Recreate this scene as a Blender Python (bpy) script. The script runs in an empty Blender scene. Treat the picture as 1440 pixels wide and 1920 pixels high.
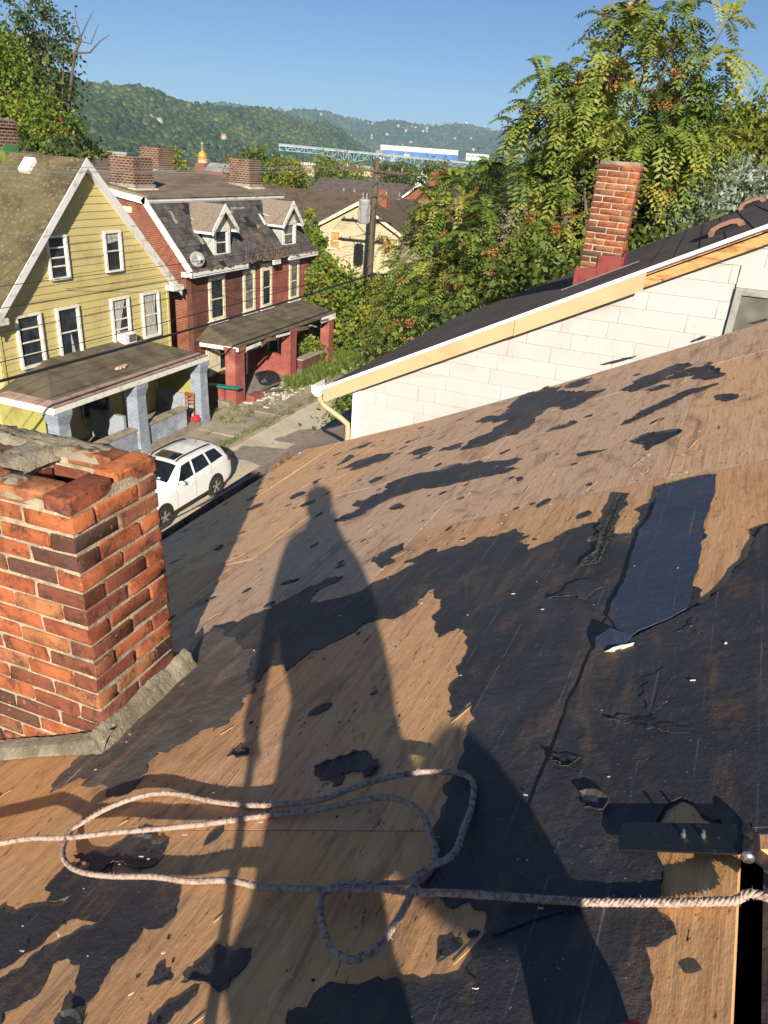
import bpy, bmesh, math, random
import numpy as np
from mathutils import Vector, Matrix
from mathutils.geometry import tessellate_polygon

R = math.radians
random.seed(11)
RNG = np.random.default_rng(5)
scene = bpy.context.scene
col = scene.collection

# ------------------------------------------------------------------ camera
CAM_Z = 10.0
PITCH, YAW, ROLL = R(25.78), R(20.3), math.atan2(214, 2820)
cam_d = bpy.data.cameras.new('camera')
cam_d.sensor_fit = 'VERTICAL'
cam_d.sensor_height = 24.0
cam_d.lens = 24.0 * 1366 / 1920
cam_d.clip_start = 0.05
cam_d.clip_end = 20000
cam = bpy.data.objects.new('camera', cam_d)
col.objects.link(cam)
cam.matrix_world = (Matrix.Translation((0, 0, CAM_Z)) @ Matrix.Rotation(YAW, 4, 'Z')
                    @ Matrix.Rotation(math.pi / 2 - PITCH, 4, 'X') @ Matrix.Rotation(ROLL, 4, 'Z'))
scene.camera = cam

# ------------------------------------------------------------------ sky, sun, exposure
SUN_EL, SUN_AZ = R(24.0), R(25.3)      # light travels 25.3 degrees left of +Y
world = bpy.data.worlds.new('World')
scene.world = world
world.use_nodes = True
wn = world.node_tree
bg = wn.nodes['Background']
sky = wn.nodes.new('ShaderNodeTexSky')
sky.sky_type = 'NISHITA'
sky.sun_disc = False
sky.sun_elevation = SUN_EL
to_sun = Vector((math.sin(SUN_AZ) * math.cos(SUN_EL), -math.cos(SUN_AZ) * math.cos(SUN_EL), math.sin(SUN_EL)))
sky.sun_rotation = math.atan2(to_sun.x, to_sun.y)
sky.altitude = 600
sky.air_density = 0.85
sky.dust_density = 0.05
sky.ozone_density = 6.0
wn.links.new(sky.outputs[0], bg.inputs[0])
bg.inputs[1].default_value = 0.05
sun_d = bpy.data.lights.new('sun', 'SUN')
sun_d.energy = 5.0
sun_d.angle = R(0.53)
sun_d.color = (1.0, 0.91, 0.78)
sun = bpy.data.objects.new('sun', sun_d)
col.objects.link(sun)
sun.rotation_euler = to_sun.to_track_quat('Z', 'Y').to_euler()
sun.location = to_sun * 60
scene.view_settings.view_transform = 'Standard'
scene.view_settings.look = 'None'
scene.view_settings.gamma = 1
scene.view_settings.exposure = 0.82
scene.view_settings.use_curve_mapping = False
scene.render.engine = 'CYCLES'
scene.cycles.max_bounces = 6
scene.cycles.transparent_max_bounces = 8


# ------------------------------------------------------------------ helpers
def tag(o, label=None, cat=None, group=None, kind=None):
    if label: o['label'] = label
    if cat: o['category'] = cat
    if group: o['group'] = group
    if kind: o['kind'] = kind
    return o


def thing(name, label, cat, loc=(0, 0, 0), group=None):
    o = bpy.data.objects.new(name, None)
    o.empty_display_size = 0.2
    o.location = loc
    col.objects.link(o)
    return tag(o, label, cat, group)


def put(o, parent):
    """parent o, whose mesh is in world metres, without moving it"""
    o.parent = parent
    if parent is not None and parent.type == 'EMPTY':
        o.matrix_parent_inverse = Matrix.Translation(-parent.location)
    return o


def link(name, me, mat, parent=None, smooth=False):
    o = bpy.data.objects.new(name, me)
    if mat is not None and not me.materials:
        me.materials.append(mat)
    if smooth:
        me.shade_smooth()
    col.objects.link(o)
    if parent is not None:
        put(o, parent)
    return o


def fast_mesh(name, verts, faces, rnd=None):
    """verts (N,3) and faces (M,k) as numpy arrays"""
    verts = np.asarray(verts, np.float32)
    faces = np.asarray(faces, np.int32)
    me = bpy.data.meshes.new(name)
    me.vertices.add(len(verts))
    me.vertices.foreach_set('co', verts.ravel())
    m, k = faces.shape
    me.loops.add(m * k)
    me.loops.foreach_set('vertex_index', faces.ravel())
    me.polygons.add(m)
    me.polygons.foreach_set('loop_start', np.arange(0, m * k, k, dtype=np.int32))
    me.update(calc_edges=True)
    if rnd is not None:
        a = me.attributes.new('rnd', 'FLOAT', 'FACE')
        a.data.foreach_set('value', np.asarray(rnd, np.float32))
    me.validate()
    return me


class MB:
    def __init__(s):
        s.v, s.f = [], []

    def add(s, pts, faces):
        b = len(s.v)
        s.v += [tuple(p) for p in pts]
        s.f += [tuple(i + b for i in q) for q in faces]
        return s

    def box(s, x0, y0, z0, x1, y1, z1):
        x0, x1 = sorted((x0, x1)); y0, y1 = sorted((y0, y1)); z0, z1 = sorted((z0, z1))
        return s.add([(x0, y0, z0), (x1, y0, z0), (x1, y1, z0), (x0, y1, z0), (x0, y0, z1), (x1, y0, z1), (x1, y1, z1), (x0, y1, z1)],
                     [(0, 3, 2, 1), (4, 5, 6, 7), (0, 1, 5, 4), (1, 2, 6, 5), (2, 3, 7, 6), (3, 0, 4, 7)])

    def obox(s, c, ax, ay, az):
        c, ax, ay, az = map(Vector, (c, ax, ay, az))
        pts = [c + i * ax + j * ay + k * az for k in (-1, 1) for i, j in ((-1, -1), (1, -1), (1, 1), (-1, 1))]
        return s.add(pts, [(0, 3, 2, 1), (4, 5, 6, 7), (0, 1, 5, 4), (1, 2, 6, 5), (2, 3, 7, 6), (3, 0, 4, 7)])

    def bar(s, a, b, w, t, up=(0, 0, 1)):
        """board from a to b, width w across up's normal, thickness t along up"""
        a, b, up = Vector(a), Vector(b), Vector(up)
        d = (b - a)
        side = d.cross(up).normalized()
        u = side.cross(d).normalized()
        return s.obox((a + b) / 2, d / 2, side * w / 2, u * t / 2)

    def quad(s, *p):
        return s.add(p, [tuple(range(len(p)))])

    def prism(s, poly, off):
        """closed solid: planar outline poly swept by vector off"""
        n = len(poly)
        P = [Vector(p) for p in poly]
        Q = [p + Vector(off) for p in P]
        tris = tessellate_polygon([P])
        nrm = Vector((0, 0, 0))
        for t in tris:
            nrm += (P[t[1]] - P[t[0]]).cross(P[t[2]] - P[t[0]])
        # outline orientation (Newell)
        nw = Vector((0, 0, 0))
        for i in range(n):
            nw += P[i].cross(P[(i + 1) % n])
        flip_side = nw.dot(Vector(off)) < 0
        f = []
        for t in tris:
            tn = (P[t[1]] - P[t[0]]).cross(P[t[2]] - P[t[0]])
            t = tuple(t)
            if tn.dot(Vector(off)) < 0: t = t[::-1]
            f.append(tuple(i + n for i in t)); f.append(t[::-1])
        for i in range(n):
            j = (i + 1) % n
            q = (i, j, j + n, i + n)
            f.append(q[::-1] if flip_side else q)
        return s.add(P + Q, f)

    def tube(s, pts, rad, n=8, cap=True):
        P = [Vector(p) for p in pts]
        if not hasattr(rad, '__len__'): rad = [rad] * len(P)
        ref = None
        b = len(s.v)
        for i, p in enumerate(P):
            d = (P[min(i + 1, len(P) - 1)] - P[max(i - 1, 0)]).normalized()
            if ref is None:
                ref = Vector((0, 0, 1)) if abs(d.z) < .9 else Vector((1, 0, 0))
            u = (ref - d * ref.dot(d)).normalized()
            ref = u
            w = d.cross(u)
            for k in range(n):
                a = 2 * math.pi * k / n
                s.v.append(tuple(p + (u * math.cos(a) + w * math.sin(a)) * rad[i]))
        for i in range(len(P) - 1):
            for k in range(n):
                s.f.append((b + i * n + k, b + i * n + (k + 1) % n, b + (i + 1) * n + (k + 1) % n, b + (i + 1) * n + k))
        if cap:
            s.f.append(tuple(b + k for k in range(n))[::-1])
            s.f.append(tuple(b + (len(P) - 1) * n + k for k in range(n)))
        return s

    def lathe(s, c, axis, prof, n=20):
        """prof: (distance along axis, radius)"""
        c, axis = Vector(c), Vector(axis).normalized()
        u = axis.orthogonal().normalized(); w = axis.cross(u)
        b = len(s.v)
        for h, r in prof:
            for k in range(n):
                a = 2 * math.pi * k / n
                s.v.append(tuple(c + axis * h + (u * math.cos(a) + w * math.sin(a)) * r))
        for i in range(len(prof) - 1):
            for k in range(n):
                s.f.append((b + i * n + k, b + i * n + (k + 1) % n, b + (i + 1) * n + (k + 1) % n, b + (i + 1) * n + k))
        s.f.append(tuple(b + k for k in range(n))[::-1])
        s.f.append(tuple(b + (len(prof) - 1) * n + k for k in range(n)))
        return s

    def mesh(s, name):
        me = bpy.data.meshes.new(name)
        me.from_pydata(s.v, [], s.f)
        me.update()
        return me

    def build(s, name, mat, parent=None, smooth=False):
        return link(name, s.mesh(name), mat, parent, smooth)


def box(name, mat, parent, *a):
    return MB().box(*a).build(name, mat, parent)


def jag(poly, step=.03, amp=.35, seed=0):
    """fractal raggedness on a closed 2-D outline"""
    rr = random.Random(seed)
    P = [Vector(p).to_2d() for p in poly]
    while True:
        out, ch = [], False
        for i, p in enumerate(P):
            q = P[(i + 1) % len(P)]
            out.append(p)
            L = (q - p).length
            if L > step:
                ch = True
                nn = Vector((-(q - p).y, (q - p).x)) / L
                out.append((p + q) / 2 + nn * rr.gauss(0, 1) * min(L * amp * .28, .03))
        P = out
        if not ch: return P


# ------------------------------------------------------------------ materials
def srgb(r, g, b):
    f = lambda c: (c / 255 / 12.92) if c / 255 <= .04045 else ((c / 255 + .055) / 1.055) ** 2.4
    return (f(r), f(g), f(b))


class NT:
    def __init__(s, name):
        s.m = bpy.data.materials.new(name)
        s.m.use_nodes = True
        s.t = s.m.node_tree
        s.b = s.t.nodes['Principled BSDF']
        s.b.inputs['Specular IOR Level'].default_value = .3
        s.tc = s.n('ShaderNodeTexCoord').outputs['Object']

    def n(s, ty, **kw):
        n = s.t.nodes.new(ty)
        for k, v in kw.items(): setattr(n, k, v)
        return n

    def l(s, a, b):
        s.t.links.new(a, b)

    def val(s, x, sock):
        if hasattr(x, 'is_linked') or isinstance(x, bpy.types.NodeSocket):
            s.l(x, sock)
        else:
            sock.default_value = x

    def math(s, op, a, b=0., c=None, clamp=False):
        n = s.n('ShaderNodeMath', operation=op, use_clamp=clamp)
        s.val(a, n.inputs[0]); s.val(b, n.inputs[1])
        if c is not None: s.val(c, n.inputs[2])
        return n.outputs[0]

    def map(s, scale=(1, 1, 1), rot=(0, 0, 0), loc=(0, 0, 0), v=None):
        n = s.n('ShaderNodeMapping')
        n.inputs['Scale'].default_value = scale
        n.inputs['Rotation'].default_value = rot
        n.inputs['Location'].default_value = loc
        s.l(v or s.tc, n.inputs[0])
        return n.outputs[0]

    def noise(s, scale, detail=4, rough=.55, v=None, dist=0.):
        n = s.n('ShaderNodeTexNoise')
        n.inputs['Scale'].default_value = scale
        n.inputs['Detail'].default_value = detail
        n.inputs['Roughness'].default_value = rough
        n.inputs['Distortion'].default_value = dist
        s.l(v or s.tc, n.inputs['Vector'])
        return n.outputs['Fac']

    def ramp(s, x, lo, hi):
        n = s.n('ShaderNodeMapRange', interpolation_type='SMOOTHSTEP')
        s.l(x, n.inputs[0])
        n.inputs[1].default_value = lo; n.inputs[2].default_value = hi
        return n.outputs[0]

    def mix(s, f, a, b):
        n = s.n('ShaderNodeMix', data_type='RGBA')
        s.val(f, n.inputs[0])
        for x, k in ((a, 6), (b, 7)):
            if isinstance(x, tuple): n.inputs[k].default_value = (*x, 1)
            else: s.l(x, n.inputs[k])
        return n.outputs[2]

    def objrand(s):
        return s.n('ShaderNodeObjectInfo').outputs['Random']

    def attr(s, nm):
        n = s.n('ShaderNodeAttribute'); n.attribute_name = nm
        return n.outputs['Fac']

    def hsv(s, c, h=.5, sa=1., v=1.):
        n = s.n('ShaderNodeHueSaturation')
        s.val(h, n.inputs['Hue']); s.val(sa, n.inputs['Saturation']); s.val(v, n.inputs['Value'])
        s.l(c, n.inputs['Color'])
        return n.outputs[0]

    def bump(s, h, strength=.3, dist=.01):
        n = s.n('ShaderNodeBump')
        n.inputs['Strength'].default_value = strength
        n.inputs['Distance'].default_value = dist
        s.l(h, n.inputs['Height'])
        if s.b.inputs['Normal'].is_linked:
            s.l(s.b.inputs['Normal'].links[0].from_socket, n.inputs['Normal'])
        s.l(n.outputs[0], s.b.inputs['Normal'])

    def done(s, color=None, rough=.7, metal=0., spec=None):
        if color is not None:
            if isinstance(color, tuple): s.b.inputs['Base Color'].default_value = (*color, 1)
            else: s.l(color, s.b.inputs['Base Color'])
        s.val(rough, s.b.inputs['Roughness'])
        s.b.inputs['Metallic'].default_value = metal
        if spec is not None: s.b.inputs['Specular IOR Level'].default_value = spec
        return s.m


def nmat(name, base, layers=(), rough=.75, bump=None, rand=0., hue=0., metal=0., spec=.3):
    """base colour, then (colour, scale, lo, hi[, stretch]) noise layers over it"""
    t = NT(name)
    c = t.mix(0., base, base)
    for L in layers:
        st = L[4] if len(L) > 4 else (1, 1, 1)
        c = t.mix(t.ramp(t.noise(L[1], 5, .6, t.map(st)), L[2], L[3]), c, L[0])
    if rand:
        r = t.objrand()
        h = .5
        if hue:
            wn_ = t.n('ShaderNodeTexWhiteNoise', noise_dimensions='1D')
            t.l(r, wn_.inputs['W'])
            h = t.math('MULTIPLY_ADD', wn_.outputs['Value'], 2 * hue, .5 - hue)
        c = t.hsv(c, h, 1., t.math('MULTIPLY_ADD', r, 2 * rand, 1 - rand))
    if bump:
        t.bump(t.noise(bump[0], 6, .6, t.map(bump[2] if len(bump) > 2 else (1, 1, 1))), bump[1], bump[3] if len(bump) > 3 else .01)
    return t.done(c, rough, metal, spec)


def brick_mat(name, c1, c2, mortar, cw=.215, ch=.072, msize=.012, stain=None, bump=.6, glossy=.8):
    t = NT(name)
    sp = t.n('ShaderNodeSeparateXYZ'); t.l(t.tc, sp.inputs[0])
    u = t.math('ADD', sp.outputs[0], sp.outputs[1])
    cb = t.n('ShaderNodeCombineXYZ'); t.l(u, cb.inputs[0]); t.l(sp.outputs[2], cb.inputs[1])
    b = t.n('ShaderNodeTexBrick')
    b.offset = .5
    t.l(cb.outputs[0], b.inputs['Vector'])
    for k, cc in (('Color1', c1), ('Color2', c2), ('Mortar', mortar)): b.inputs[k].default_value = (*cc, 1)
    b.inputs['Scale'].default_value = 1
    b.inputs['Brick Width'].default_value = cw
    b.inputs['Row Height'].default_value = ch
    b.inputs['Mortar Size'].default_value = msize
    b.inputs['Mortar Smooth'].default_value = .2
    b.inputs['Bias'].default_value = -.1
    c = b.outputs['Color']
    c = t.mix(t.math('MULTIPLY', t.ramp(t.noise(2.2, 5, .6), .45, .7), .5), c, tuple(x * .45 for x in c1))
    if stain: c = t.mix(t.ramp(t.noise(.9, 5, .65), .5, .68), c, stain)
    inv = t.math('SUBTRACT', 1., b.outputs['Fac'])
    t.bump(inv, bump, .012)
    t.bump(t.noise(60, 3), .25, .006)
    return t.done(c, glossy)


def glass_mat(name, c=(.02, .025, .03), rough=.06):
    t = NT(name)
    return t.done(t.mix(t.ramp(t.noise(3, 2), .35, .7), c, tuple(x * 2.2 for x in c)), rough, 0, .6)


def leaf_mat(name, cols, trans=.42, rough=.55):
    """cols: list of (pos, colour) along the per-leaf value"""
    t = NT(name)
    rp = t.n('ShaderNodeValToRGB')
    e = rp.color_ramp.elements
    while len(e) < len(cols): e.new(.5)
    for i, (p, c) in enumerate(cols):
        e[i].position = p; e[i].color = (*c, 1)
    t.l(t.attr('rnd'), rp.inputs[0])
    c = rp.outputs[0]
    t.done(c, rough, 0, .35)
    if trans:
        tr = t.n('ShaderNodeBsdfTranslucent'); t.l(t.hsv(c, .49, 1.1, 1.3), tr.inputs[0])
        mx = t.n('ShaderNodeMixShader'); mx.inputs[0].default_value = trans
        t.l(t.b.outputs[0], mx.inputs[1]); t.l(tr.outputs[0], mx.inputs[2])
        t.l(mx.outputs[0], t.t.nodes['Material Output'].inputs[0])
    return t.m

MT = {}
# plywood: grain runs along the ridge (Y, skewed 3.5 degrees)
def plywood(name, c1, c2, c3, sat):
    t = NT(name)
    v = t.map((1, 1, 1), (0, 0, R(3.5)))
    r = t.objrand()
    off = t.n('ShaderNodeVectorMath', operation='MULTIPLY_ADD')
    t.l(v, off.inputs[0]); off.inputs[1].default_value = (1, 1, 1)
    cb = t.n('ShaderNodeCombineXYZ'); t.l(t.math('MULTIPLY', r, 37.), cb.inputs[0]); t.l(t.math('MULTIPLY', r, 71.), cb.inputs[1])
    t.l(cb.outputs[0], off.inputs[2])
    v = off.outputs[0]
    st = lambda a, b: t.map((a, b, a), v=v)
    grain = t.noise(1., 8, .62, st(42, 2.6), .6)
    grain2 = t.noise(1., 6, .7, st(150, 5), .3)
    blot = t.noise(1.7, 5, .6, st(1.2, .7), .4)
    c = t.mix(t.ramp(blot, .3, .7), c1, c2)
    c = t.mix(t.math('MULTIPLY', t.ramp(t.noise(.8, 4, .6, v), .5, .75), .55), c, c3)
    c = t.mix(t.math('MULTIPLY', t.ramp(grain, .5, .72), .55), c, srgb(172, 124, 84))
    c = t.mix(t.math('MULTIPLY', t.ramp(grain, .5, .28), .5), c, srgb(240, 200, 148))
    c = t.mix(t.math('MULTIPLY', t.ramp(grain2, .55, .75), .4), c, srgb(92, 62, 40))
    # tar stains left by the felt, and small dark pits
    c = t.mix(t.math('MULTIPLY', t.ramp(t.noise(1., 7, .72, st(6, 2.4), .8), .5, .68), .6), c, srgb(140, 110, 90))
    c = t.mix(t.ramp(t.noise(1., 6, .78, st(30, 9), .5), .6, .68), c, srgb(58, 44, 36))
    c = t.mix(t.ramp(t.noise(1., 4, .7, st(80, 22), .2), .64, .70), c, srgb(62, 46, 38))
    c = t.mix(t.math('MULTIPLY', t.ramp(t.noise(1., 4, .7, st(90, 9), .2), .62, .70), .8), c, srgb(236, 206, 160))
    c = t.hsv(c, .5, t.math('MULTIPLY_ADD', r, .3, sat), t.math('MULTIPLY_ADD', r, .26, .88))
    t.bump(grain, .5, .004)
    t.bump(t.noise(1., 6, .7, st(26, 11)), .5, .006)
    return t.done(c, .8, 0, .25)
MT['plywood'] = plywood('plywood', srgb(234, 178, 122), srgb(226, 176, 132), srgb(206, 164, 132), .8)
MT['plywood_fresh'] = plywood('plywood_fresh', srgb(232, 172, 108), srgb(224, 170, 118), srgb(198, 152, 114), .84)
MT['plywood_old'] = plywood('plywood_weathered', srgb(242, 190, 140), srgb(238, 192, 150), srgb(224, 182, 150), .82)

def felt(name, base, worn, wornamt, line=True, rough=.62):
    t = NT(name)
    v = t.map((1, 1, 1), (0, 0, R(3.5)))
    c = t.mix(t.ramp(t.noise(3, 6, .65), .35, .7), base, tuple(x * 1.5 for x in base))
    c = t.mix(t.math('MULTIPLY', t.ramp(t.noise(1., 7, .7, t.map((9, 2.2, 9), v=v), .6), .5, .68), wornamt), c, worn)
    c = t.mix(t.ramp(t.noise(190, 2, .5), .70, .76), c, srgb(168, 160, 150))
    # round nail-head scuffs
    vo = t.n('ShaderNodeTexVoronoi', feature='F1')
    vo.inputs['Scale'].default_value = 6.5
    vo.inputs['Randomness'].default_value = .45
    t.l(t.map((1, .55, 1), v=v), vo.inputs['Vector'])
    d = t.math('ADD', vo.outputs['Distance'], t.math('MULTIPLY', t.noise(22, 3), .28))
    c = t.mix(t.math('MULTIPLY', t.math('MULTIPLY', t.ramp(d, .48, .3), t.ramp(t.noise(34, 5, .7), .38, .6)), .75), c, srgb(100, 80, 66))
    c = t.mix(t.math('MULTIPLY', t.ramp(t.noise(1., 6, .7, t.map((3.2, 2.2, 3.2), v=v), .8), .6, .78), .45), c, srgb(118, 106, 96))
    if line:     # printed lay lines along the roll
        sp = t.n('ShaderNodeSeparateXYZ'); t.l(v, sp.inputs[0])
        w = t.math('ABSOLUTE', t.math('SUBTRACT', t.math('FRACT', t.math('MULTIPLY', sp.outputs[0], 9.5)), .5))
        ln = t.math('MULTIPLY', t.ramp(w, .022, .008), t.ramp(t.noise(1., 4, .7, t.map((30, 4, 30), v=v)), .42, .7))
        c = t.mix(t.math('MULTIPLY', ln, .5), c, srgb(150, 148, 150))
    t.bump(t.noise(240, 3, .6), .25, .003)
    t.bump(t.noise(7, 6, .65), .5, .02)
    return t.done(c, t.math('MULTIPLY_ADD', t.noise(5, 4), .25, rough - .12), 0, .4)
MT['felt'] = felt('felt_paper', (.04, .039, .043), srgb(104, 86, 72), .85)
MT['felt_new'] = felt('felt_paper_fresh', (.036, .048, .08), srgb(74, 80, 96), .3, True, .55)
MT['felt_worn'] = felt('felt_paper_weathered', (.11, .094, .08), srgb(150, 126, 104), .8, False, .75)
MT['granule'] = nmat('shingle_granules', (.05, .055, .05), [((.16, .17, .15), 130, .5, .6), ((.015, .015, .015), 60, .5, .62)], .9, (120, .9))
MT['underdeck'] = nmat('old_boards', srgb(60, 48, 38), [(srgb(30, 25, 22), 8, .4, .7)], .9)
MT['ridge_board'] = nmat('weathered_ridge_board', srgb(108, 100, 92), [(srgb(80, 72, 66), 5, .4, .65, (6, 1, 1))], .85, (30, .3))

# foreground chimney brick: per-brick colour from the object's random value
def front_brick():
    t = NT('old_red_brick')
    r = t.objrand()
    rp = t.n('ShaderNodeValToRGB')
    e = rp.color_ramp.elements
    cols = [(0, srgb(168, 92, 62)), (.18, srgb(188, 112, 70)), (.34, srgb(152, 84, 60)), (.48, srgb(122, 74, 60)), (.6, srgb(184, 124, 82)), (.7, srgb(104, 70, 58)), (.8, srgb(82, 66, 58)), (.9, srgb(68, 60, 54)), (1, srgb(160, 88, 62))]
    while len(e) < len(cols): e.new(.5)
    for i, (p, c) in enumerate(cols): e[i].position = p; e[i].color = (*c, 1)
    t.l(r, rp.inputs[0])
    c = rp.outputs[0]
    geo = t.n('ShaderNodeNewGeometry').outputs['Position']
    c = t.mix(t.math('MULTIPLY', t.ramp(t.noise(9, 6, .68, geo), .42, .66), .75), c, srgb(104, 60, 46))
    c = t.mix(t.math('MULTIPLY', t.ramp(t.noise(17, 7, .75, geo), .5, .64), .8), c, srgb(70, 54, 48))
    c = t.mix(t.math('MULTIPLY', t.ramp(t.noise(36, 5, .7, geo), .6, .7), .5), c, srgb(206, 150, 104))
    c = t.mix(t.ramp(t.noise(120, 3, .6, geo), .68, .74), c, srgb(90, 56, 44))
    t.bump(t.noise(40, 6, .7, geo), .9, .006)
    t.bump(t.noise(160, 3, .6, geo), .5, .002)
    return t.done(c, .9, 0, .2)
MT['fbrick'] = front_brick()
MT['mortar'] = nmat('lime_mortar', srgb(178, 163, 136), [(srgb(136, 122, 100), 14, .42, .68), (srgb(110, 104, 88), 5, .55, .72), (srgb(226, 214, 188), 70, .6, .7)], .95, (90, .9, (1, 1, 1), .006))
MT['wash'] = nmat('concrete_wash', srgb(152, 141, 120), [(srgb(112, 104, 88), 6, .4, .66), (srgb(96, 90, 72), 2.4, .52, .7), (srgb(172, 162, 140), 60, .6, .72)], .95, (70, .9, (1, 1, 1), .008))
MT['wbrick'] = MT['fbrick']
MT['soot_shade_black'] = nmat('soot_and_shade_black', (.02, .018, .016), [], .95)  # flue soot, and the black painted for shade in holes and behind spokes

MT['rope'] = nmat('braided_rope', srgb(190, 168, 152), [(srgb(140, 118, 106), 90, .45, .65), (srgb(196, 120, 116), 60, .62, .68), (srgb(120, 130, 160), 70, .66, .7)], .9, (220, .8, (1, 1, 1), .003))
MT['black_metal'] = nmat('black_enamel', (.014, .015, .018), [((.06, .06, .065), 60, .62, .7), ((.2, .2, .2), 150, .74, .78)], .38, (80, .12), spec=.5)
MT['steel'] = nmat('bright_steel', (.55, .55, .55), [((.25, .24, .23), 30, .5, .7)], .35, None, metal=.9)

MT['white_siding'] = nmat('white_shingle', srgb(180, 179, 175), [(srgb(168, 165, 158), 1.3, .5, .75, (1, 1, 1)), (srgb(152, 146, 134), 3, .6, .8, (5, 5, .8)), (srgb(134, 126, 112), 9, .66, .8, (4, 4, .5))], .7, (40, .15), rand=.03)
MT['white_trim'] = nmat('white_trim', srgb(232, 230, 224), [(srgb(196, 190, 180), 3, .5, .75)], .55)
MT['cream_trim'] = nmat('cream_metal_trim', srgb(186, 166, 128), [(srgb(176, 154, 116), 2, .4, .7)], .45)
MT['raw_board'] = nmat('bare_board', srgb(198, 150, 96), [(srgb(150, 108, 66), 6, .45, .65, (1, 6, 6)), (srgb(92, 68, 46), 14, .66, .72)], .8, (30, .3))
MT['dark_shingle'] = nmat('dark_brown_shingle', srgb(96, 86, 82), [(srgb(78, 69, 67), 2, .4, .65), (srgb(96, 86, 82), 60, .55, .65)], .95, (140, .5, (1, 1, 1), .006))
MT['red_flash'] = nmat('red_painted_flashing', srgb(132, 62, 58), [(srgb(104, 46, 44), 6, .5, .7), (srgb(196, 160, 150), 14, .68, .73)], .6)
MT['grey_metal'] = nmat('grey_flashing', srgb(150, 148, 142), [(srgb(110, 106, 100), 5, .45, .7)], .55)
MT['brown_vent'] = nmat('brown_vent', srgb(140, 100, 84), [(srgb(104, 76, 66), 7, .45, .7)], .55)
MT['glass'] = glass_mat('window_glass')
MT['glass_grey'] = glass_mat('screened_glass', srgb(90, 88, 80), .3)
MT['glass_car'] = glass_mat('tinted_glass', (.008, .009, .01), .04)
MT['curtain'] = nmat('curtain', srgb(196, 190, 178), [(srgb(140, 134, 124), 4, .4, .65, (1, 9, .6))], .9)

MT['yellow_siding'] = nmat('yellow_clapboard', srgb(196, 180, 122), [(srgb(182, 164, 106), 1.2, .45, .7), (srgb(160, 140, 84), 3.5, .62, .78, (1, 1, .6))], .6, (30, .1), rand=.03)
MT['olive_shingle'] = nmat('olive_shingle', srgb(102, 92, 66), [(srgb(78, 70, 52), 1.1, .42, .66), (srgb(128, 116, 86), 8, .5, .7), (srgb(70, 62, 54), .5, .58, .7)], .95, (60, .5, (1, 1, 1), .008))
MT['white_dirty'] = nmat('worn_white_paint', srgb(222, 220, 214), [(srgb(170, 164, 154), 2.6, .52, .72), (srgb(120, 112, 100), 8, .66, .74)], .6)
MT['frame_white'] = nmat('window_frame_paint', srgb(226, 222, 210), [(srgb(190, 182, 166), 4, .5, .72)], .55)
MT['cream_frame'] = nmat('cream_frame_paint', srgb(224, 210, 176), [(srgb(180, 164, 130), 4, .5, .7)], .6)
MT['grey_paint'] = brick_mat('grey_painted_brick', srgb(156, 164, 176), srgb(142, 150, 162), srgb(126, 132, 142), stain=srgb(176, 180, 184), bump=.5)
MT['grey_wall'] = nmat('grey_painted_wall', srgb(150, 156, 164), [(srgb(120, 124, 128), 2, .5, .7)], .75)
MT['yellow_panel'] = nmat('lime_yellow_board', srgb(160, 154, 86), [(srgb(136, 130, 76), 2, .45, .7)], .7)
MT['porch_shingle'] = nmat('porch_roof_felt', srgb(104, 96, 78), [(srgb(84, 76, 62), 1.4, .4, .66), (srgb(132, 124, 106), 3, .6, .74, (1, .3, 1))], .95, (50, .5, (1, 1, 1), .006))
MT['porch_edge'] = nmat('pinkish_drip_edge', srgb(158, 134, 118), [(srgb(120, 100, 88), 3, .45, .7)], .85, (30, .4))
MT['brown_brick'] = brick_mat('brown_brick_wall', srgb(118, 62, 48), srgb(96, 50, 42), srgb(110, 88, 76), stain=srgb(80, 56, 48))
MT['red_paint_brick'] = brick_mat('red_painted_brick', srgb(162, 92, 80), srgb(148, 82, 72), srgb(134, 74, 66), stain=srgb(170, 112, 98))
MT['side_brick'] = brick_mat('weathered_brick_gable', srgb(142, 72, 52), srgb(112, 58, 46), srgb(152, 122, 98), stain=srgb(128, 84, 64))
MT['chimney_brick'] = brick_mat('sooty_chimney_brick', srgb(100, 62, 50), srgb(72, 48, 42), srgb(146, 126, 106), .23, .1, .022, stain=None, bump=.8)
MT['tan_shingle'] = nmat('tan_shingle', srgb(138, 122, 104), [(srgb(112, 98, 84), 1.6, .42, .66, (1, .3, 1)), (srgb(160, 146, 128), 9, .54, .7, (1, .25, 1))], .95, (60, .4))
MT['slate'] = nmat('grey_slate', srgb(88, 84, 82), [(srgb(64, 62, 62), 2, .42, .66), (srgb(126, 120, 112), 5, .6, .72), (srgb(104, 92, 70), 1.2, .55, .7)], .8, (25, .5), rand=.2)
MT['dormer_shingle'] = nmat('brown_dormer_shingle', srgb(132, 118, 104), [(srgb(116, 104, 92), 9, .45, .65)], .95, (40, .4), rand=.06)
MT['pale_green'] = nmat('pale_green_board', srgb(168, 178, 166), [(srgb(140, 148, 136), 3, .45, .7)], .7)
MT['debris'] = nmat('dead_leaf_litter', srgb(124, 102, 74), [(srgb(70, 56, 42), 12, .45, .65), (srgb(168, 136, 92), 20, .6, .7)], .95)
MT['dead_stem'] = nmat('dead_stems', srgb(120, 96, 76), [(srgb(90, 70, 56), 6, .45, .65)], .9)
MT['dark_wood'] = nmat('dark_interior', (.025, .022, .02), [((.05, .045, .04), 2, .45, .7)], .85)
MT['cream_siding'] = nmat('cream_clapboard', srgb(186, 174, 142), [(srgb(172, 158, 126), 1.2, .45, .7)], .65, rand=.02)
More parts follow.
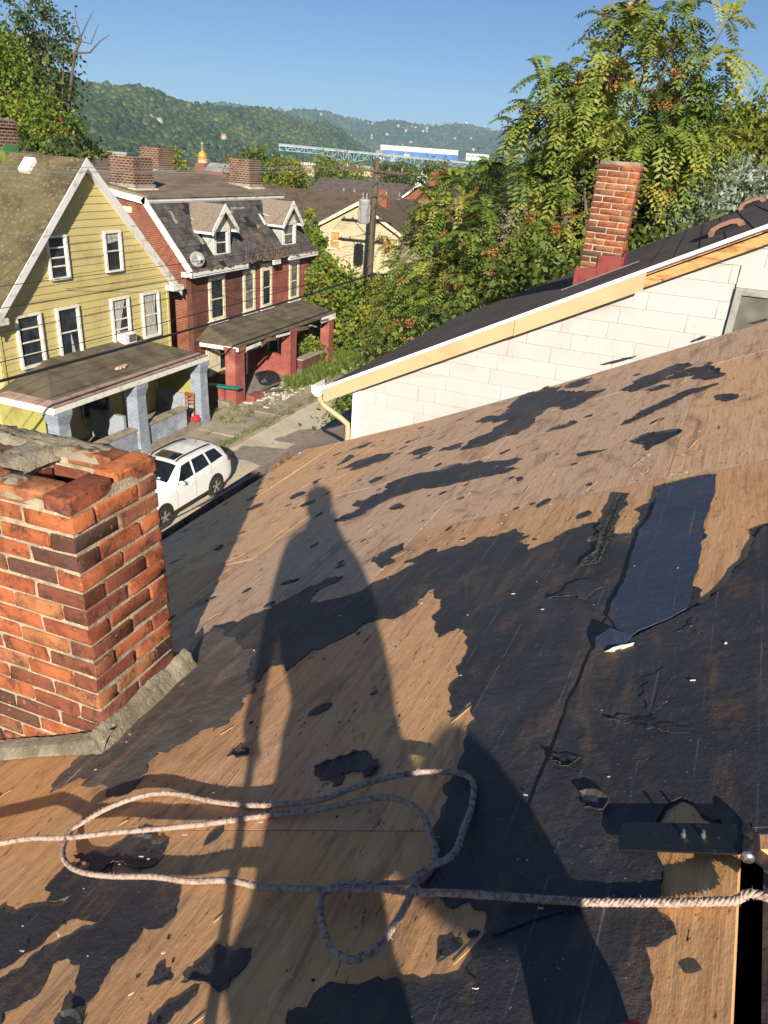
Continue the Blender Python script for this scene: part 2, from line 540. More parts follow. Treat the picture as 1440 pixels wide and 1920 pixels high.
MT['brown_roof'] = nmat('brown_roof_shingle', srgb(92, 80, 66), [(srgb(74, 64, 54), 1.6, .42, .66), (srgb(112, 98, 82), 10, .52, .7)], .95, (50, .4))
MT['pole_wood'] = nmat('creosoted_pole', srgb(96, 82, 68), [(srgb(62, 52, 44), 3, .42, .68, (6, 6, .4))], .9, (20, .5, (6, 6, .5)))
MT['transformer'] = nmat('grey_transformer', srgb(150, 152, 150), [(srgb(120, 120, 118), 4, .45, .7)], .5)
MT['cable'] = nmat('black_cable', (.02, .02, .022), [], .6)
MT['wire_pale'] = nmat('bare_wire', srgb(150, 150, 140), [], .5)
MT['concrete'] = nmat('concrete_pavement', srgb(198, 186, 160), [(srgb(178, 166, 144), .7, .42, .68), (srgb(170, 162, 146), 9, .52, .7), (srgb(96, 90, 80), 2.6, .64, .72)], .95, (40, .3))
MT['slab'] = nmat('pavement_slab', srgb(164, 152, 130), [(srgb(134, 124, 108), .9, .42, .68), (srgb(170, 160, 142), 7, .55, .72)], .95, (40, .3), rand=.12)
MT['patch'] = nmat('asphalt_patch', srgb(142, 134, 120), [(srgb(120, 113, 102), 3, .42, .68)], .95, (60, .4))
MT['kerb'] = nmat('kerb_stone', srgb(160, 148, 126), [(srgb(112, 104, 84), 2, .45, .7)], .95, (30, .4))
MT['soil'] = nmat('lot_soil', srgb(124, 112, 78), [(srgb(92, 96, 50), .5, .42, .66), (srgb(150, 134, 92), 2.5, .52, .7)], .97, (8, .6))
MT['car_paint'] = NT('white_car_paint').done((.78, .78, .76), .25, 0, .5)
_t = MT['car_paint'].node_tree.nodes['Principled BSDF']; _t.inputs['Coat Weight'].default_value = .6; _t.inputs['Coat Roughness'].default_value = .05
MT['black_plastic'] = nmat('black_plastic', (.02, .02, .021), [((.035, .035, .035), 20, .45, .7)], .55)
MT['rubber'] = nmat('tyre_rubber', (.028, .027, .026), [((.05, .048, .045), 12, .45, .7)], .85)
MT['rim'] = nmat('alloy_rim', (.5, .48, .45), [((.3, .27, .24), 12, .45, .7)], .4, None, metal=.7)
MT['red_lens'] = NT('red_lens').done(srgb(150, 18, 22), .2, 0, .5)
MT['clear_lens'] = NT('clear_lens').done(srgb(190, 196, 200), .1, 0, .6)
MT['beige_seat'] = nmat('beige_upholstery', srgb(188, 184, 160), [(srgb(150, 148, 128), 8, .45, .7)], .85)
MT['chair_wood'] = nmat('varnished_chair_wood', srgb(158, 92, 50), [(srgb(118, 64, 34), 6, .45, .7, (1, 1, .3))], .5)
MT['red_cloth'] = nmat('red_cloth', srgb(196, 50, 56), [(srgb(150, 34, 40), 14, .45, .7)], .8)
MT['teal'] = nmat('teal_plastic', srgb(28, 132, 112), [(srgb(20, 104, 90), 4, .45, .7)], .5)
MT['bag_black'] = nmat('black_bin_bag', (.02, .02, .022), [((.05, .05, .052), 8, .5, .7)], .35, (14, .8, (1, 1, 1), .03))
MT['white_bits'] = nmat('pale_rubble', srgb(214, 206, 190), [(srgb(160, 150, 132), 6, .45, .7)], .9)
MT['bark'] = nmat('grey_bark', srgb(108, 94, 78), [(srgb(70, 60, 50), 4, .42, .68, (5, 5, .6))], .95, (12, .6, (4, 4, .6)))
MT['skin'] = nmat('skin', srgb(206, 150, 122), [(srgb(190, 130, 104), 8, .45, .7)], .55)
MT['denim'] = nmat('work_clothes', srgb(58, 66, 84), [(srgb(44, 50, 66), 8, .45, .7)], .9)

# leaves
MT['ailanthus'] = leaf_mat('ailanthus_leaf', [(0, (.055, .09, .022)), (.3, (.115, .18, .035)), (.6, (.24, .31, .06)), (.85, (.36, .39, .08)), (1, (.5, .43, .1))])
MT['seed'] = leaf_mat('ailanthus_seed', [(0, srgb(132, 78, 52)), (.5, srgb(176, 116, 74)), (1, srgb(198, 146, 98))], .3)
MT['vine'] = leaf_mat('vine_leaf', [(0, (.06, .115, .016)), (.4, (.15, .225, .03)), (.8, (.27, .33, .045)), (.97, (.34, .33, .06)), (1, (.3, .12, .04))])
MT['shrub'] = leaf_mat('shrub_leaf', [(0, (.045, .08, .02)), (.5, (.12, .175, .038)), (1, (.24, .27, .06))])
MT['yellow_shrub'] = leaf_mat('yellowing_leaf', [(0, (.08, .12, .018)), (.5, (.2, .235, .032)), (1, (.36, .33, .05))])
MT['silver'] = leaf_mat('silver_leaf', [(0, (.1, .15, .08)), (.5, (.26, .31, .22)), (1, (.5, .54, .46))])
MT['dark_tree'] = leaf_mat('dark_tree_leaf', [(0, (.03, .052, .02)), (.5, (.085, .125, .038)), (.85, (.16, .205, .05)), (1, (.26, .29, .065))])
MT['wood_far'] = leaf_mat('woodland_leaf', [(0, (.03, .055, .018)), (.5, (.06, .095, .026)), (.85, (.1, .13, .035)), (1, (.15, .15, .045))], .2)
MT['grass'] = leaf_mat('grass_blade', [(0, (.06, .11, .016)), (.55, (.14, .2, .03)), (1, (.3, .27, .09))], .3)

# ------------------------------------------------------------------ terrain
def smooth(a, b, x):
    t = np.clip((x - a) / (b - a), 0, 1)
    return t * t * (3 - 2 * t)

def ground_z(x, y):
    d = np.hypot(x, y)
    # flat street shelf, then down to the river flats
    far = np.maximum(smooth(44, 210, y + .25 * x * 0), smooth(38, 220, -x))
    z = -0.06 - 26 * far
    # the wooded bank on the uphill side of the street
    z = z + 5.0 * smooth(12, 60, x) * (1 - smooth(60, 200, y))
    return z

def make_ground():
    xs = np.concatenate([-np.geomspace(3900, 60, 34), np.linspace(-54, 54, 55), np.geomspace(60, 3900, 30)])
    ys = np.concatenate([-np.geomspace(1100, 40, 14), np.linspace(-34, 90, 63), np.geomspace(96, 3900, 40)])
    X, Y = np.meshgrid(xs, ys)
    Z = ground_z(X, Y)
    nx, ny = len(xs), len(ys)
    v = np.stack([X.ravel(), Y.ravel(), Z.ravel()], 1)
    i = np.arange(ny - 1)[:, None] * nx + np.arange(nx - 1)[None, :]
    f = np.stack([i, i + 1, i + nx + 1, i + nx], -1).reshape(-1, 4)
    o = link('ground', fast_mesh('ground', v, f), MT['soil'])
    tag(o, kind='structure')
make_ground()

# street, far pavement in slabs, kerb
tag(box('street', MT['concrete'], None, -14.2, -30, -.3, -7.4, 46, -.02), kind='structure')
pv = tag(box('pavement', MT['patch'], None, -16.9, -30, -.3, -14.36, 46, .07), kind='structure')
yy = -2.
k = 0
while yy < 44:
    L = random.choice((1.5, 1.7, 1.9, 1.6))
    for x0, x1 in ((-16.86, -15.62), (-15.6, -14.4)):
        t = random.uniform(-.012, .012)
        m = MB().box(x0, yy + .02, -.2, x1, yy + L - .02, .1 + t)
        m.build('paving_slab', MT['slab'], pv)
    yy += L
kb = tag(box('kerb', MT['kerb'], None, -14.355, -30, -.3, -14.2, 46, .085), kind='structure')
# irregular asphalt repairs in the street
def patch(pts, z, nm='road_patch', mat='patch'):
    poly = jag(pts, .25, .8, len(pts))
    m = MB().prism([(p.x, p.y, z) for p in poly], (0, 0, .012))
    tag(m.build(nm, MT[mat], None), kind='structure')
patch([(-13.9, 20.9), (-12.4, 20.7), (-11.9, 21.6), (-12.3, 22.6), (-13.4, 22.3), (-14.0, 22.0)], -.018)
patch([(-13.3, 23.2), (-12.2, 23.2), (-11.4, 24.3), (-12.0, 25.4), (-13.0, 24.8)], -.018)
patch([(-12.6, 27.6), (-11.6, 27.8), (-11.7, 28.6), (-12.7, 28.4)], -.018)

# ------------------------------------------------------------------ far hills
def hill(name, ridge, run, base, mat, n=120, prof=1.3):
    """ridge: crest points; the slope falls towards the valley"""
    P = np.array(ridge)
    t = np.linspace(0, len(P) - 1, n)
    P = np.stack([np.interp(t, np.arange(len(P)), P[:, k]) for k in range(3)], 1)
    rows = 26
    V = []
    for j in range(-4, rows):
        s = j / (rows - 1)
        q = P.copy()
        d = np.hypot(q[:, 0], q[:, 1])[:, None]
        q[:, :2] = q[:, :2] * (1 - s * run / d)
        h = (P[:, 2] - base)
        q[:, 2] = base + h * (1 - abs(s) ** prof) * (1 - .15 * s)
        ang = t * 3.1
        q[:, 2] += h * .07 * np.sin(ang + s * 7) * (1 - abs(s)) * (s > 0)
        V.append(q)
    V = np.array(V)
    rr = V.shape[0]
    i = np.arange(rr - 1)[:, None] * n + np.arange(n - 1)[None, :]
    f = np.stack([i, i + 1, i + n + 1, i + n], -1).reshape(-1, 4)
    o = link(name, fast_mesh(name, V.reshape(-1, 3), f), mat, smooth=True)
    tag(o, kind='structure')
    return V

MT['hill'] = nmat('wooded_hillside', (.035, .055, .02), [((.06, .08, .03), .02, .4, .65), ((.02, .032, .014), .05, .45, .65)], .95)
near_hill = hill('hill', [(-727.9, 529.3, 54.7), (-680.6, 588.9, 57.8), (-636.8, 636.0, 59.9), (-618.8, 680.8, 58.6), (-607.0, 730.8, 56.1), (-597.9, 801.6, 54.4), (-581.2, 910.3, 51.1), (-571.4, 1032.4, 52.5), (-569.0, 1146.6, 50.0), (-559.8, 1217.5, 34.6), (-546.9, 1267.0, 19.0)], 480, -26, MT['hill'])
far_hill = hill('hill', [(-1535.7, 2220.8, 120.0), (-1395.9, 2311.2, 123.9), (-1301.3, 2422.6, 128.6), (-1197.0, 2531.2, 125.3), (-1064.1, 2589.9, 114.6), (-979.9, 2622.9, 119.1), (-875.5, 2712.2, 123.1), (-783.4, 2792.2, 125.7), (-683.9, 2818.2, 122.3), (-511.8, 2854.5, 115.1), (-242.9, 2889.8, 99.1), (157.7, 2895.7, 98.3), (536.4, 2850.0, 107.7)], 900, -26, MT['hill'])

def ico(sub=1):
    bm = bmesh.new()
    bmesh.ops.create_icosphere(bm, subdivisions=sub, radius=1)
    v = np.array([x.co[:] for x in bm.verts]); f = np.array([[x.index for x in q.verts] for q in bm.faces])
    bm.free()
    return v, f
ICO1, ICO2 = ico(1), ico(2)

def blob_wood(name, centres, radii, label, mat):
    """a far wood: rough rounded crowns, one mass"""
    v0, f0 = ICO1
    N, nv = len(centres), len(v0)
    jitter = 1 + RNG.normal(0, .24, (N, nv, 1))
    V = v0[None] * jitter * np.asarray(radii)[:, None, None] * np.array([1, 1, .95])[None, None] + np.asarray(centres)[:, None]
    F = f0[None] + (np.arange(N) * nv)[:, None, None]
    cc = np.asarray(centres); low = .16 * np.sin(cc[:, 0] * .021 + 1.7 * np.sin(cc[:, 1] * .013)) + .14 * np.sin(cc[:, 1] * .047 + cc[:, 0] * .03)
    rnd = np.repeat(np.clip(RNG.normal(.42, .2, N) + low, 0, 1), len(f0)) + RNG.normal(0, .12, N * len(f0))
    o = link(name, fast_mesh(name, V.reshape(-1, 3), F.reshape(-1, 3), np.clip(rnd, 0, 1)), mat)
    return tag(o, label, 'woodland', None, 'stuff')

def on_grid(V, n, lo=0., hi=1.):
    rr, cc = V.shape[:2]
    a = 4 + (rr - 5) * (lo + (hi - lo) * RNG.random(n))
    b = RNG.random(n) * (cc - 1.001)
    ia, ib = a.astype(int), b.astype(int)
    fa, fb = (a - ia)[:, None], (b - ib)[:, None]
    return (V[ia, ib] * (1 - fa) * (1 - fb) + V[ia + 1, ib] * fa * (1 - fb) + V[ia, ib + 1] * (1 - fa) * fb + V[ia + 1, ib + 1] * fa * fb)

nb = 32000
c = on_grid(near_hill, nb); r = RNG.uniform(1.3, 3.0, nb) * (1 + 1.1 * RNG.random(nb) ** 4); c[:, 2] += r * .35
blob_wood('hillside_wood', c, r, 'dense green wood covering the long hillside across the valley', MT['wood_far'])
nb = 14000
c = on_grid(far_hill, nb); r = RNG.uniform(4, 9, nb); c[:, 2] += r * .3
blob_wood('distant_wood', c, r, 'hazy blue-green wood on the most distant ridge', MT['wood_far'])
# river-flat wood between the street and the hills
nb = 8000
d = 190 + 900 * RNG.random(nb) ** 1.3; az = np.radians(RNG.uniform(-25, 75, nb))
c = np.stack([-np.sin(az) * d, np.cos(az) * d, 0 * d], 1)
c[:, 2] = ground_z(c[:, 0], c[:, 1]); r = RNG.uniform(2.2, 5.2, nb); c[:, 2] += r * .8
blob_wood('valley_wood', c, r, 'belt of green trees on the low valley floor', MT['wood_far'])

# torn felt pieces on the roof, in metres on the roof slope (x, y)
FELT = {
 'A': [(-1.179,4.646),(-1.188,4.834),(-1.154,4.954),(-1.046,5.005),(-1.064,5.27),(-1.172,5.385),(-1.231,5.385),(-1.32,5.542),(-1.257,5.632),(-1.12,5.463),(-1.068,5.543),(-1.106,5.879),(-1.079,6.11),(-0.942,6.042),(-0.917,6.175),(-0.881,6.183),(-0.742,5.994),(-0.761,5.89),(-0.595,5.611),(-0.404,5.343),(-0.42,5.228),(-0.454,5.181),(-0.514,5.04),(-0.574,5.042),(-0.628,5.129),(-0.632,5.22),(-0.714,5.272),(-0.742,5.132),(-0.759,4.947),(-0.772,4.807),(-0.81,4.697),(-0.902,4.749),(-0.964,4.664),(-1.056,4.621)],
 'B': [(-0.692,5.821),(-0.671,5.984),(-0.583,6.015),(-0.523,5.951),(-0.514,5.788),(-0.569,5.738)],
 'C': [(-1.397,4.821),(-1.372,4.888),(-1.284,4.9),(-1.226,4.891),(-1.219,4.789),(-1.286,4.754)],
 'D': [(-1.666,3.659),(-1.666,3.748),(-1.599,3.785),(-1.602,3.866),(-1.687,3.961),(-1.697,4.033),(-1.608,4.005),(-1.596,4.053),(-1.525,4.062),(-1.507,4.124),(-1.559,4.232),(-1.532,4.303),(-1.473,4.323),(-1.343,4.318),(-1.177,4.253),(-1.032,4.23),(-0.883,4.17),(-0.756,4.095),(-0.695,4.104),(-0.676,3.974),(-0.738,3.94),(-0.636,3.86),(-0.695,3.826),(-0.802,3.843),(-0.91,3.854),(-1.018,3.851),(-1.164,3.9),(-1.266,3.916),(-1.371,3.879),(-1.45,3.772),(-1.5,3.653),(-1.574,3.636)],
 'E': [(-2.321,5.162),(-2.276,5.263),(-2.185,5.311),(-2.083,5.334),(-1.87,5.2),(-1.865,5.085),(-1.912,5.008),(-2.017,4.978),(-2.163,4.979)],
 'F': [(-1.785,4.454),(-1.759,4.533),(-1.679,4.54),(-1.674,4.438),(-1.726,4.368)],
 'G': [(-0.243,5.206),(-0.18,5.371),(-0.088,5.435),(0.004,5.499),(0.078,5.561),(0.166,5.318),(0.105,5.246),(0.035,5.207),(-0.03,5.072),(-0.1,5.034),(-0.153,5.017)],
 'H': [(0.021,5.117),(0.088,5.224),(0.158,5.262),(0.237,5.168),(0.254,5.308),(0.289,5.223),(0.296,5.049),(0.339,4.85),(0.31,4.766),(0.247,4.797),(0.205,5.005),(0.145,5.047),(0.075,5.076)],
 'I': [(-0.067,4.949),(-0.008,4.98),(0.065,4.882),(0.015,4.865),(-0.038,4.885)],
 'J': [(-0.155,4.223),(-0.14,4.324),(-0.09,4.405),(-0.031,4.477),(0.045,4.568),(0.106,4.643),(0.169,4.677),(0.271,4.635),(0.24,4.545),(0.187,4.539),(0.112,4.45),(0.038,4.362),(-0.034,4.276),(-0.107,4.212)],
 'K': [(-0.07,3.835),(0.004,3.903),(0.145,3.819),(0.121,3.735),(0.07,3.679),(0.014,3.62)],
 'L': [(-0.595,4.521),(-0.56,4.591),(-0.486,4.586),(-0.458,4.643),(-0.428,4.561),(-0.477,4.528),(-0.531,4.527)],
 'M': [(-0.335,3.866),(-0.287,3.867),(-0.183,3.814),(-0.21,3.79),(-0.277,3.789),(-0.316,3.801)],
 'N': [(0.299,4.359),(0.342,4.326),(0.387,4.168),(0.346,4.166),(0.326,4.223)],
 'O': [(-1.321,3.668),(-1.283,3.694),(-1.215,3.638),(-1.24,3.605),(-1.287,3.614)],
 'O2': [(-0.606,3.658),(-0.592,3.687),(-0.564,3.627),(-0.579,3.591)],
 'O3': [(-0.411,4.673),(-0.357,4.703),(-0.359,4.646)],
 'P1': [(-0.516,6.425),(-0.371,6.381),(-0.231,6.339),(-0.271,6.28),(-0.387,6.307)],
 'P2': [(0.139,6.289),(0.242,6.32),(0.232,6.243),(0.161,6.221)],
 'P3': [(0.504,6.352),(0.619,6.327),(0.622,6.202),(0.548,6.226)],
 'Q1': [(-2.543,5.865),(-2.498,5.938),(-2.383,5.959),(-2.373,5.827),(-2.444,5.815)],
 'Q2': [(-1.704,5.026),(-1.656,5.102),(-1.476,4.996),(-1.493,4.905),(-1.615,4.912)],
 'Q3': [(-2.42,5.297),(-2.458,5.538),(-2.457,5.67),(-2.378,5.558),(-2.367,5.404)],
 'Q4': [(-1.584,4.791),(-1.532,4.878),(-1.464,4.85),(-1.49,4.756)],
 'BF': [(-1.709,2.41),(-1.573,2.41),(-1.506,2.474),(-1.434,2.559),(-1.379,2.63),(-1.341,2.692),(-1.273,2.75),(-1.195,2.741),(-1.2,2.688),(-1.249,2.647),(-1.271,2.555),(-1.253,2.499),(-1.186,2.477),(-1.108,2.49),(-1.051,2.505),(-0.993,2.543),(-0.945,2.601),(-0.89,2.641),(-0.821,2.714),(-0.899,2.747),(-0.868,2.778),(-0.824,2.832),(-0.776,2.844),(-0.765,2.793),(-0.691,2.827),(-0.608,2.884),(-0.546,2.859),(-0.493,2.872),(-0.445,2.899),(-0.43,2.851),(-0.396,2.822),(-0.403,2.781),(-0.365,2.783),(-0.364,2.59),(-0.331,2.63),(-0.284,2.663),(-0.255,2.706),(-0.216,2.75),(-0.175,2.766),(-0.133,2.786),(-0.092,2.753),(-0.11,2.673),(-0.128,2.597),(-0.083,2.605),(-0.049,2.622),(-0.012,2.613),(0.041,2.6),(0.041,2.726),(0.018,2.838),(0.064,2.878),(0.092,3.028),(0.191,3.046),(0.292,3.043),(0.283,2.879),(0.249,2.492),(0.224,2.11),(0.211,1.962),(0.224,1.968),(0.265,2.019),(0.305,2.097),(0.316,2.12),(0.326,2.179),(0.358,2.234),(0.371,2.317),(0.388,2.369),(0.403,2.455),(0.415,2.497),(0.384,1.9),(0.355,1.547),(0.33,1.285),(0.319,1.138),(0.288,1.136),(0.282,1.151),(0.272,1.148),(0.253,1.164),(0.238,1.197),(0.22,1.211),(0.194,1.183),(0.183,1.151),(0.186,1.091),(0.193,1.054),(0.199,0.974),(0.201,0.937),(0.216,0.93),(0.221,0.908),(0.217,0.906),(0.203,0.895),(0.179,0.88),(0.186,0.861),(0.193,0.83),(0.19,0.803),(0.189,0.758),(0.192,0.705),(-0.327,0.617),(-0.36,0.676),(-0.367,0.694),(-0.336,0.707),(-0.335,0.734),(-0.316,0.76),(-0.288,0.759),(-0.239,0.775),(-0.232,0.781),(-0.219,0.775),(-0.18,0.774),(-0.146,0.772),(-0.113,0.783),(-0.09,0.795),(-0.088,0.806),(-0.082,0.832),(-0.076,0.897),(-0.082,0.931),(-0.119,0.952),(-0.144,0.932),(-0.16,0.937),(-0.183,0.96),(-0.228,0.983),(-0.217,1.032),(-0.234,1.104),(-0.247,1.142),(-0.249,1.196),(-0.242,1.234),(-0.255,1.288),(-0.254,1.375),(-0.259,1.416),(-0.267,1.487),(-0.274,1.545),(-0.284,1.599),(-0.294,1.608),(-0.303,1.578),(-0.312,1.543),(-0.331,1.541),(-0.347,1.603),(-0.357,1.648),(-0.376,1.696),(-0.371,1.717),(-0.386,1.791),(-0.379,1.84),(-0.401,1.948),(-0.422,2.032),(-0.456,2.055),(-0.482,2.034),(-0.507,2.002),(-0.532,2.047),(-0.572,2.143),(-0.564,2.223),(-0.582,2.294),(-0.625,2.325),(-0.65,2.409),(-0.675,2.382),(-0.688,2.312),(-0.703,2.229),(-0.733,2.198),(-0.801,2.21),(-0.851,2.204),(-0.872,2.146),(-0.914,2.098),(-0.956,2.048),(-1.002,2.051),(-1.015,1.983),(-1.024,1.946),(-1.04,1.907),(-1.072,1.956),(-1.149,1.95),(-1.139,1.894),(-1.129,1.851),(-1.193,1.876),(-1.264,2.022)],
 'WF': [(-1.595,1.283),(-1.636,1.331),(-1.646,1.377),(-1.637,1.423),(-1.665,1.512),(-1.646,1.552),(-1.624,1.606),(-1.637,1.725),(-1.618,1.863),(-1.613,2.015),(-1.671,2.13),(-1.718,2.422),(-1.598,2.423),(-1.366,2.208),(-1.236,2.016),(-1.138,1.836),(-1.101,1.79),(-1.122,1.736),(-1.102,1.656),(-1.09,1.605),(-1.143,1.588),(-1.175,1.58),(-1.199,1.529),(-1.227,1.501),(-1.24,1.464),(-1.3,1.472),(-1.271,1.396),(-1.246,1.332),(-1.242,1.272),(-1.287,1.262),(-1.334,1.27),(-1.366,1.312),(-1.393,1.321),(-1.433,1.31),(-1.483,1.317),(-1.489,1.356),(-1.531,1.36),(-1.56,1.327)],
 'a': [(-0.649,1.359),(-0.624,1.374),(-0.594,1.394),(-0.557,1.419),(-0.52,1.421),(-0.498,1.387),(-0.458,1.352),(-0.458,1.317),(-0.48,1.308),(-0.498,1.334),(-0.529,1.336),(-0.54,1.326),(-0.558,1.332),(-0.535,1.29),(-0.574,1.302),(-0.633,1.326)],
 'b': [(-0.983,1.427),(-0.984,1.459),(-0.956,1.475),(-0.913,1.453),(-0.903,1.421),(-0.934,1.411)],
 'd': [(-1.22,0.92),(-1.218,0.955),(-1.216,0.987),(-1.182,0.993),(-1.113,0.987),(-1.009,0.974),(-0.916,0.978),(-0.861,0.973),(-0.831,0.966),(-0.785,0.937),(-0.766,0.9),(-0.75,0.865),(-0.761,0.836),(-0.791,0.827),(-0.818,0.831),(-0.803,0.805),(-0.805,0.771),(-0.817,0.751),(-0.813,0.713),(-0.803,0.678),(-0.811,0.648),(-0.838,0.638),(-0.861,0.664),(-0.891,0.71),(-0.905,0.728),(-0.933,0.728),(-0.953,0.739),(-0.973,0.73),(-0.973,0.707),(-0.955,0.671),(-0.958,0.639),(-0.979,0.615),(-1.003,0.603),(-0.982,0.583),(-1.007,0.556),(-1.118,0.643),(-1.066,0.689),(-1.061,0.724),(-1.041,0.754),(-1.023,0.77),(-0.985,0.809),(-0.941,0.834),(-0.993,0.835),(-1.048,0.828),(-1.054,0.803),(-1.062,0.773),(-1.086,0.738),(-1.12,0.69),(-1.146,0.666),(-1.333,0.815),(-1.257,0.837),(-1.211,0.857),(-1.143,0.862),(-1.108,0.868),(-1.1,0.902),(-1.123,0.892),(-1.15,0.882),(-1.177,0.884),(-1.17,0.91)],
 'e': [(-1.218,1.029),(-1.173,1.05),(-1.115,1.061),(-1.093,1.09),(-1.058,1.105),(-0.995,1.096),(-0.966,1.083),(-0.932,1.074),(-0.92,1.047),(-0.918,1.012),(-0.933,0.999),(-1.039,1.008),(-1.148,1.013)],
 'f': [(-0.695,0.701),(-0.704,0.738),(-0.693,0.755),(-0.664,0.74),(-0.646,0.724),(-0.668,0.71)],
 'g': [(-0.621,0.719),(-0.613,0.743),(-0.608,0.774),(-0.602,0.793),(-0.595,0.812),(-0.571,0.805),(-0.559,0.797),(-0.513,0.81),(-0.504,0.791),(-0.502,0.768),(-0.509,0.75),(-0.514,0.73),(-0.521,0.712),(-0.545,0.72),(-0.568,0.726),(-0.599,0.725)],
 'h': [(-0.633,0.635),(-0.625,0.657),(-0.606,0.682),(-0.594,0.7),(-0.584,0.712),(-0.573,0.711),(-0.575,0.691),(-0.583,0.669),(-0.591,0.646),(-0.595,0.62),(-0.629,0.615)],
 'i': [(-0.847,0.603),(-0.849,0.619),(-0.831,0.631),(-0.801,0.626),(-0.783,0.612),(-0.771,0.593),(-0.827,0.584)],
 'j': [(-0.143,0.841),(-0.145,0.863),(-0.124,0.873),(-0.118,0.862),(-0.104,0.861),(-0.109,0.847),(-0.124,0.832),(-0.138,0.818)],
 'j2': [(-0.104,0.878),(-0.101,0.886),(-0.083,0.888),(-0.085,0.879),(-0.097,0.872)],
 'k': [(-1.104,2.859),(-1.08,2.91),(-1.053,2.987),(-0.998,3.021),(-0.984,2.967),(-0.991,2.882),(-0.995,2.835),(-0.964,2.81),(-0.974,2.767),(-1.003,2.745),(-1.04,2.783)],
 'l': [(-1.563,2.788),(-1.533,2.825),(-1.47,2.825),(-1.477,2.791),(-1.531,2.776)],
 'm1': [(-2.497,4.601),(-2.502,4.702),(-2.42,4.696),(-2.376,4.594),(-2.432,4.535)],
 'm2': [(-2.241,4.302),(-2.225,4.358),(-2.142,4.336),(-2.139,4.259),(-2.181,4.221)],
 'm3': [(-1.674,3.707),(-1.657,3.77),(-1.605,3.703),(-1.573,3.615),(-1.621,3.625)],
 'm4': [(-1.316,3.656),(-1.28,3.686),(-1.214,3.635),(-1.22,3.598),(-1.277,3.608)],
 'm5': [(-2.491,4.95),(-2.416,5.003),(-2.397,4.883),(-2.418,4.846)],
 'm6': [(-2.878,4.576),(-2.853,4.672),(-2.762,4.659),(-2.74,4.587),(-2.798,4.514)],
 'm7': [(-2.581,3.674),(-2.573,3.743),(-2.542,3.747),(-2.512,3.653)],
 'blue': [(0.092,3.028),(0.191,3.046),(0.292,3.043),(0.249,2.492),(0.224,2.11),(0.211,1.962),(0.166,1.919),(0.133,1.896),(0.101,1.875),(0.078,1.844),(0.047,1.881),(0.009,1.986),(0.025,2.147),(0.039,2.329),(0.045,2.485),(0.049,2.61),(0.076,2.707)],
 'lay': [(-0.057,0.877),(-0.059,0.944),(-0.054,1.128),(-0.055,1.221),(-0.045,1.35),(-0.038,1.444),(-0.03,1.597),(-0.011,1.793),(0.01,1.976),(0.048,1.872),(0.079,1.836),(0.134,1.887),(0.211,1.953),(0.224,1.958),(0.265,2.01),(0.305,2.087),(0.315,2.11),(0.328,2.167),(0.36,2.222),(0.373,2.304),(0.39,2.356),(0.405,2.44),(0.411,2.472),(0.382,1.901),(0.353,1.548),(0.328,1.285),(0.317,1.14),(0.288,1.14),(0.282,1.156),(0.272,1.153),(0.253,1.17),(0.238,1.202),(0.22,1.217),(0.192,1.189),(0.18,1.153),(0.183,1.091),(0.193,1.03),(0.196,0.973),(0.084,0.949),(0.002,0.915)],
 'strip': [(-0.075,3.082),(-0.014,3.029),(-0.016,2.928),(-0.031,2.767),(-0.04,2.581),(-0.053,2.448),(-0.056,2.368),(-0.122,2.38),(-0.094,2.466),(-0.083,2.602),(-0.076,2.793),(-0.073,2.941)],
 't1': [(-0.189,2.159),(-0.141,2.206),(-0.106,2.266),(-0.055,2.246),(-0.024,2.185),(-0.055,2.148),(-0.065,2.111),(-0.096,2.148),(-0.118,2.156),(-0.151,2.153)],
 't2': [(0.062,1.475),(0.086,1.491),(0.111,1.488),(0.121,1.468),(0.149,1.468),(0.156,1.486),(0.164,1.445),(0.147,1.432),(0.13,1.456),(0.088,1.462)],
 't3': [(0.19,1.847),(0.215,1.893),(0.231,1.91),(0.229,1.878),(0.246,1.832),(0.239,1.819),(0.216,1.845)],
 't4': [(-0.047,1.35),(-0.013,1.362),(0.019,1.346),(0.003,1.313),(-0.033,1.329)],
 't6': [(0.123,1.557),(0.124,1.642),(0.168,1.678),(0.191,1.638),(0.189,1.579),(0.16,1.489),(0.142,1.515),(0.137,1.539)],
 't7': [(0.159,1.445),(0.19,1.449),(0.228,1.431),(0.23,1.41),(0.202,1.412),(0.171,1.423)],
 't8': [(0.038,1.226),(0.068,1.23),(0.095,1.206),(0.088,1.176),(0.053,1.184)],
 't9': [(-0.045,1.359),(-0.008,1.361),(0.022,1.341),(0.005,1.311),(-0.031,1.326)],
}
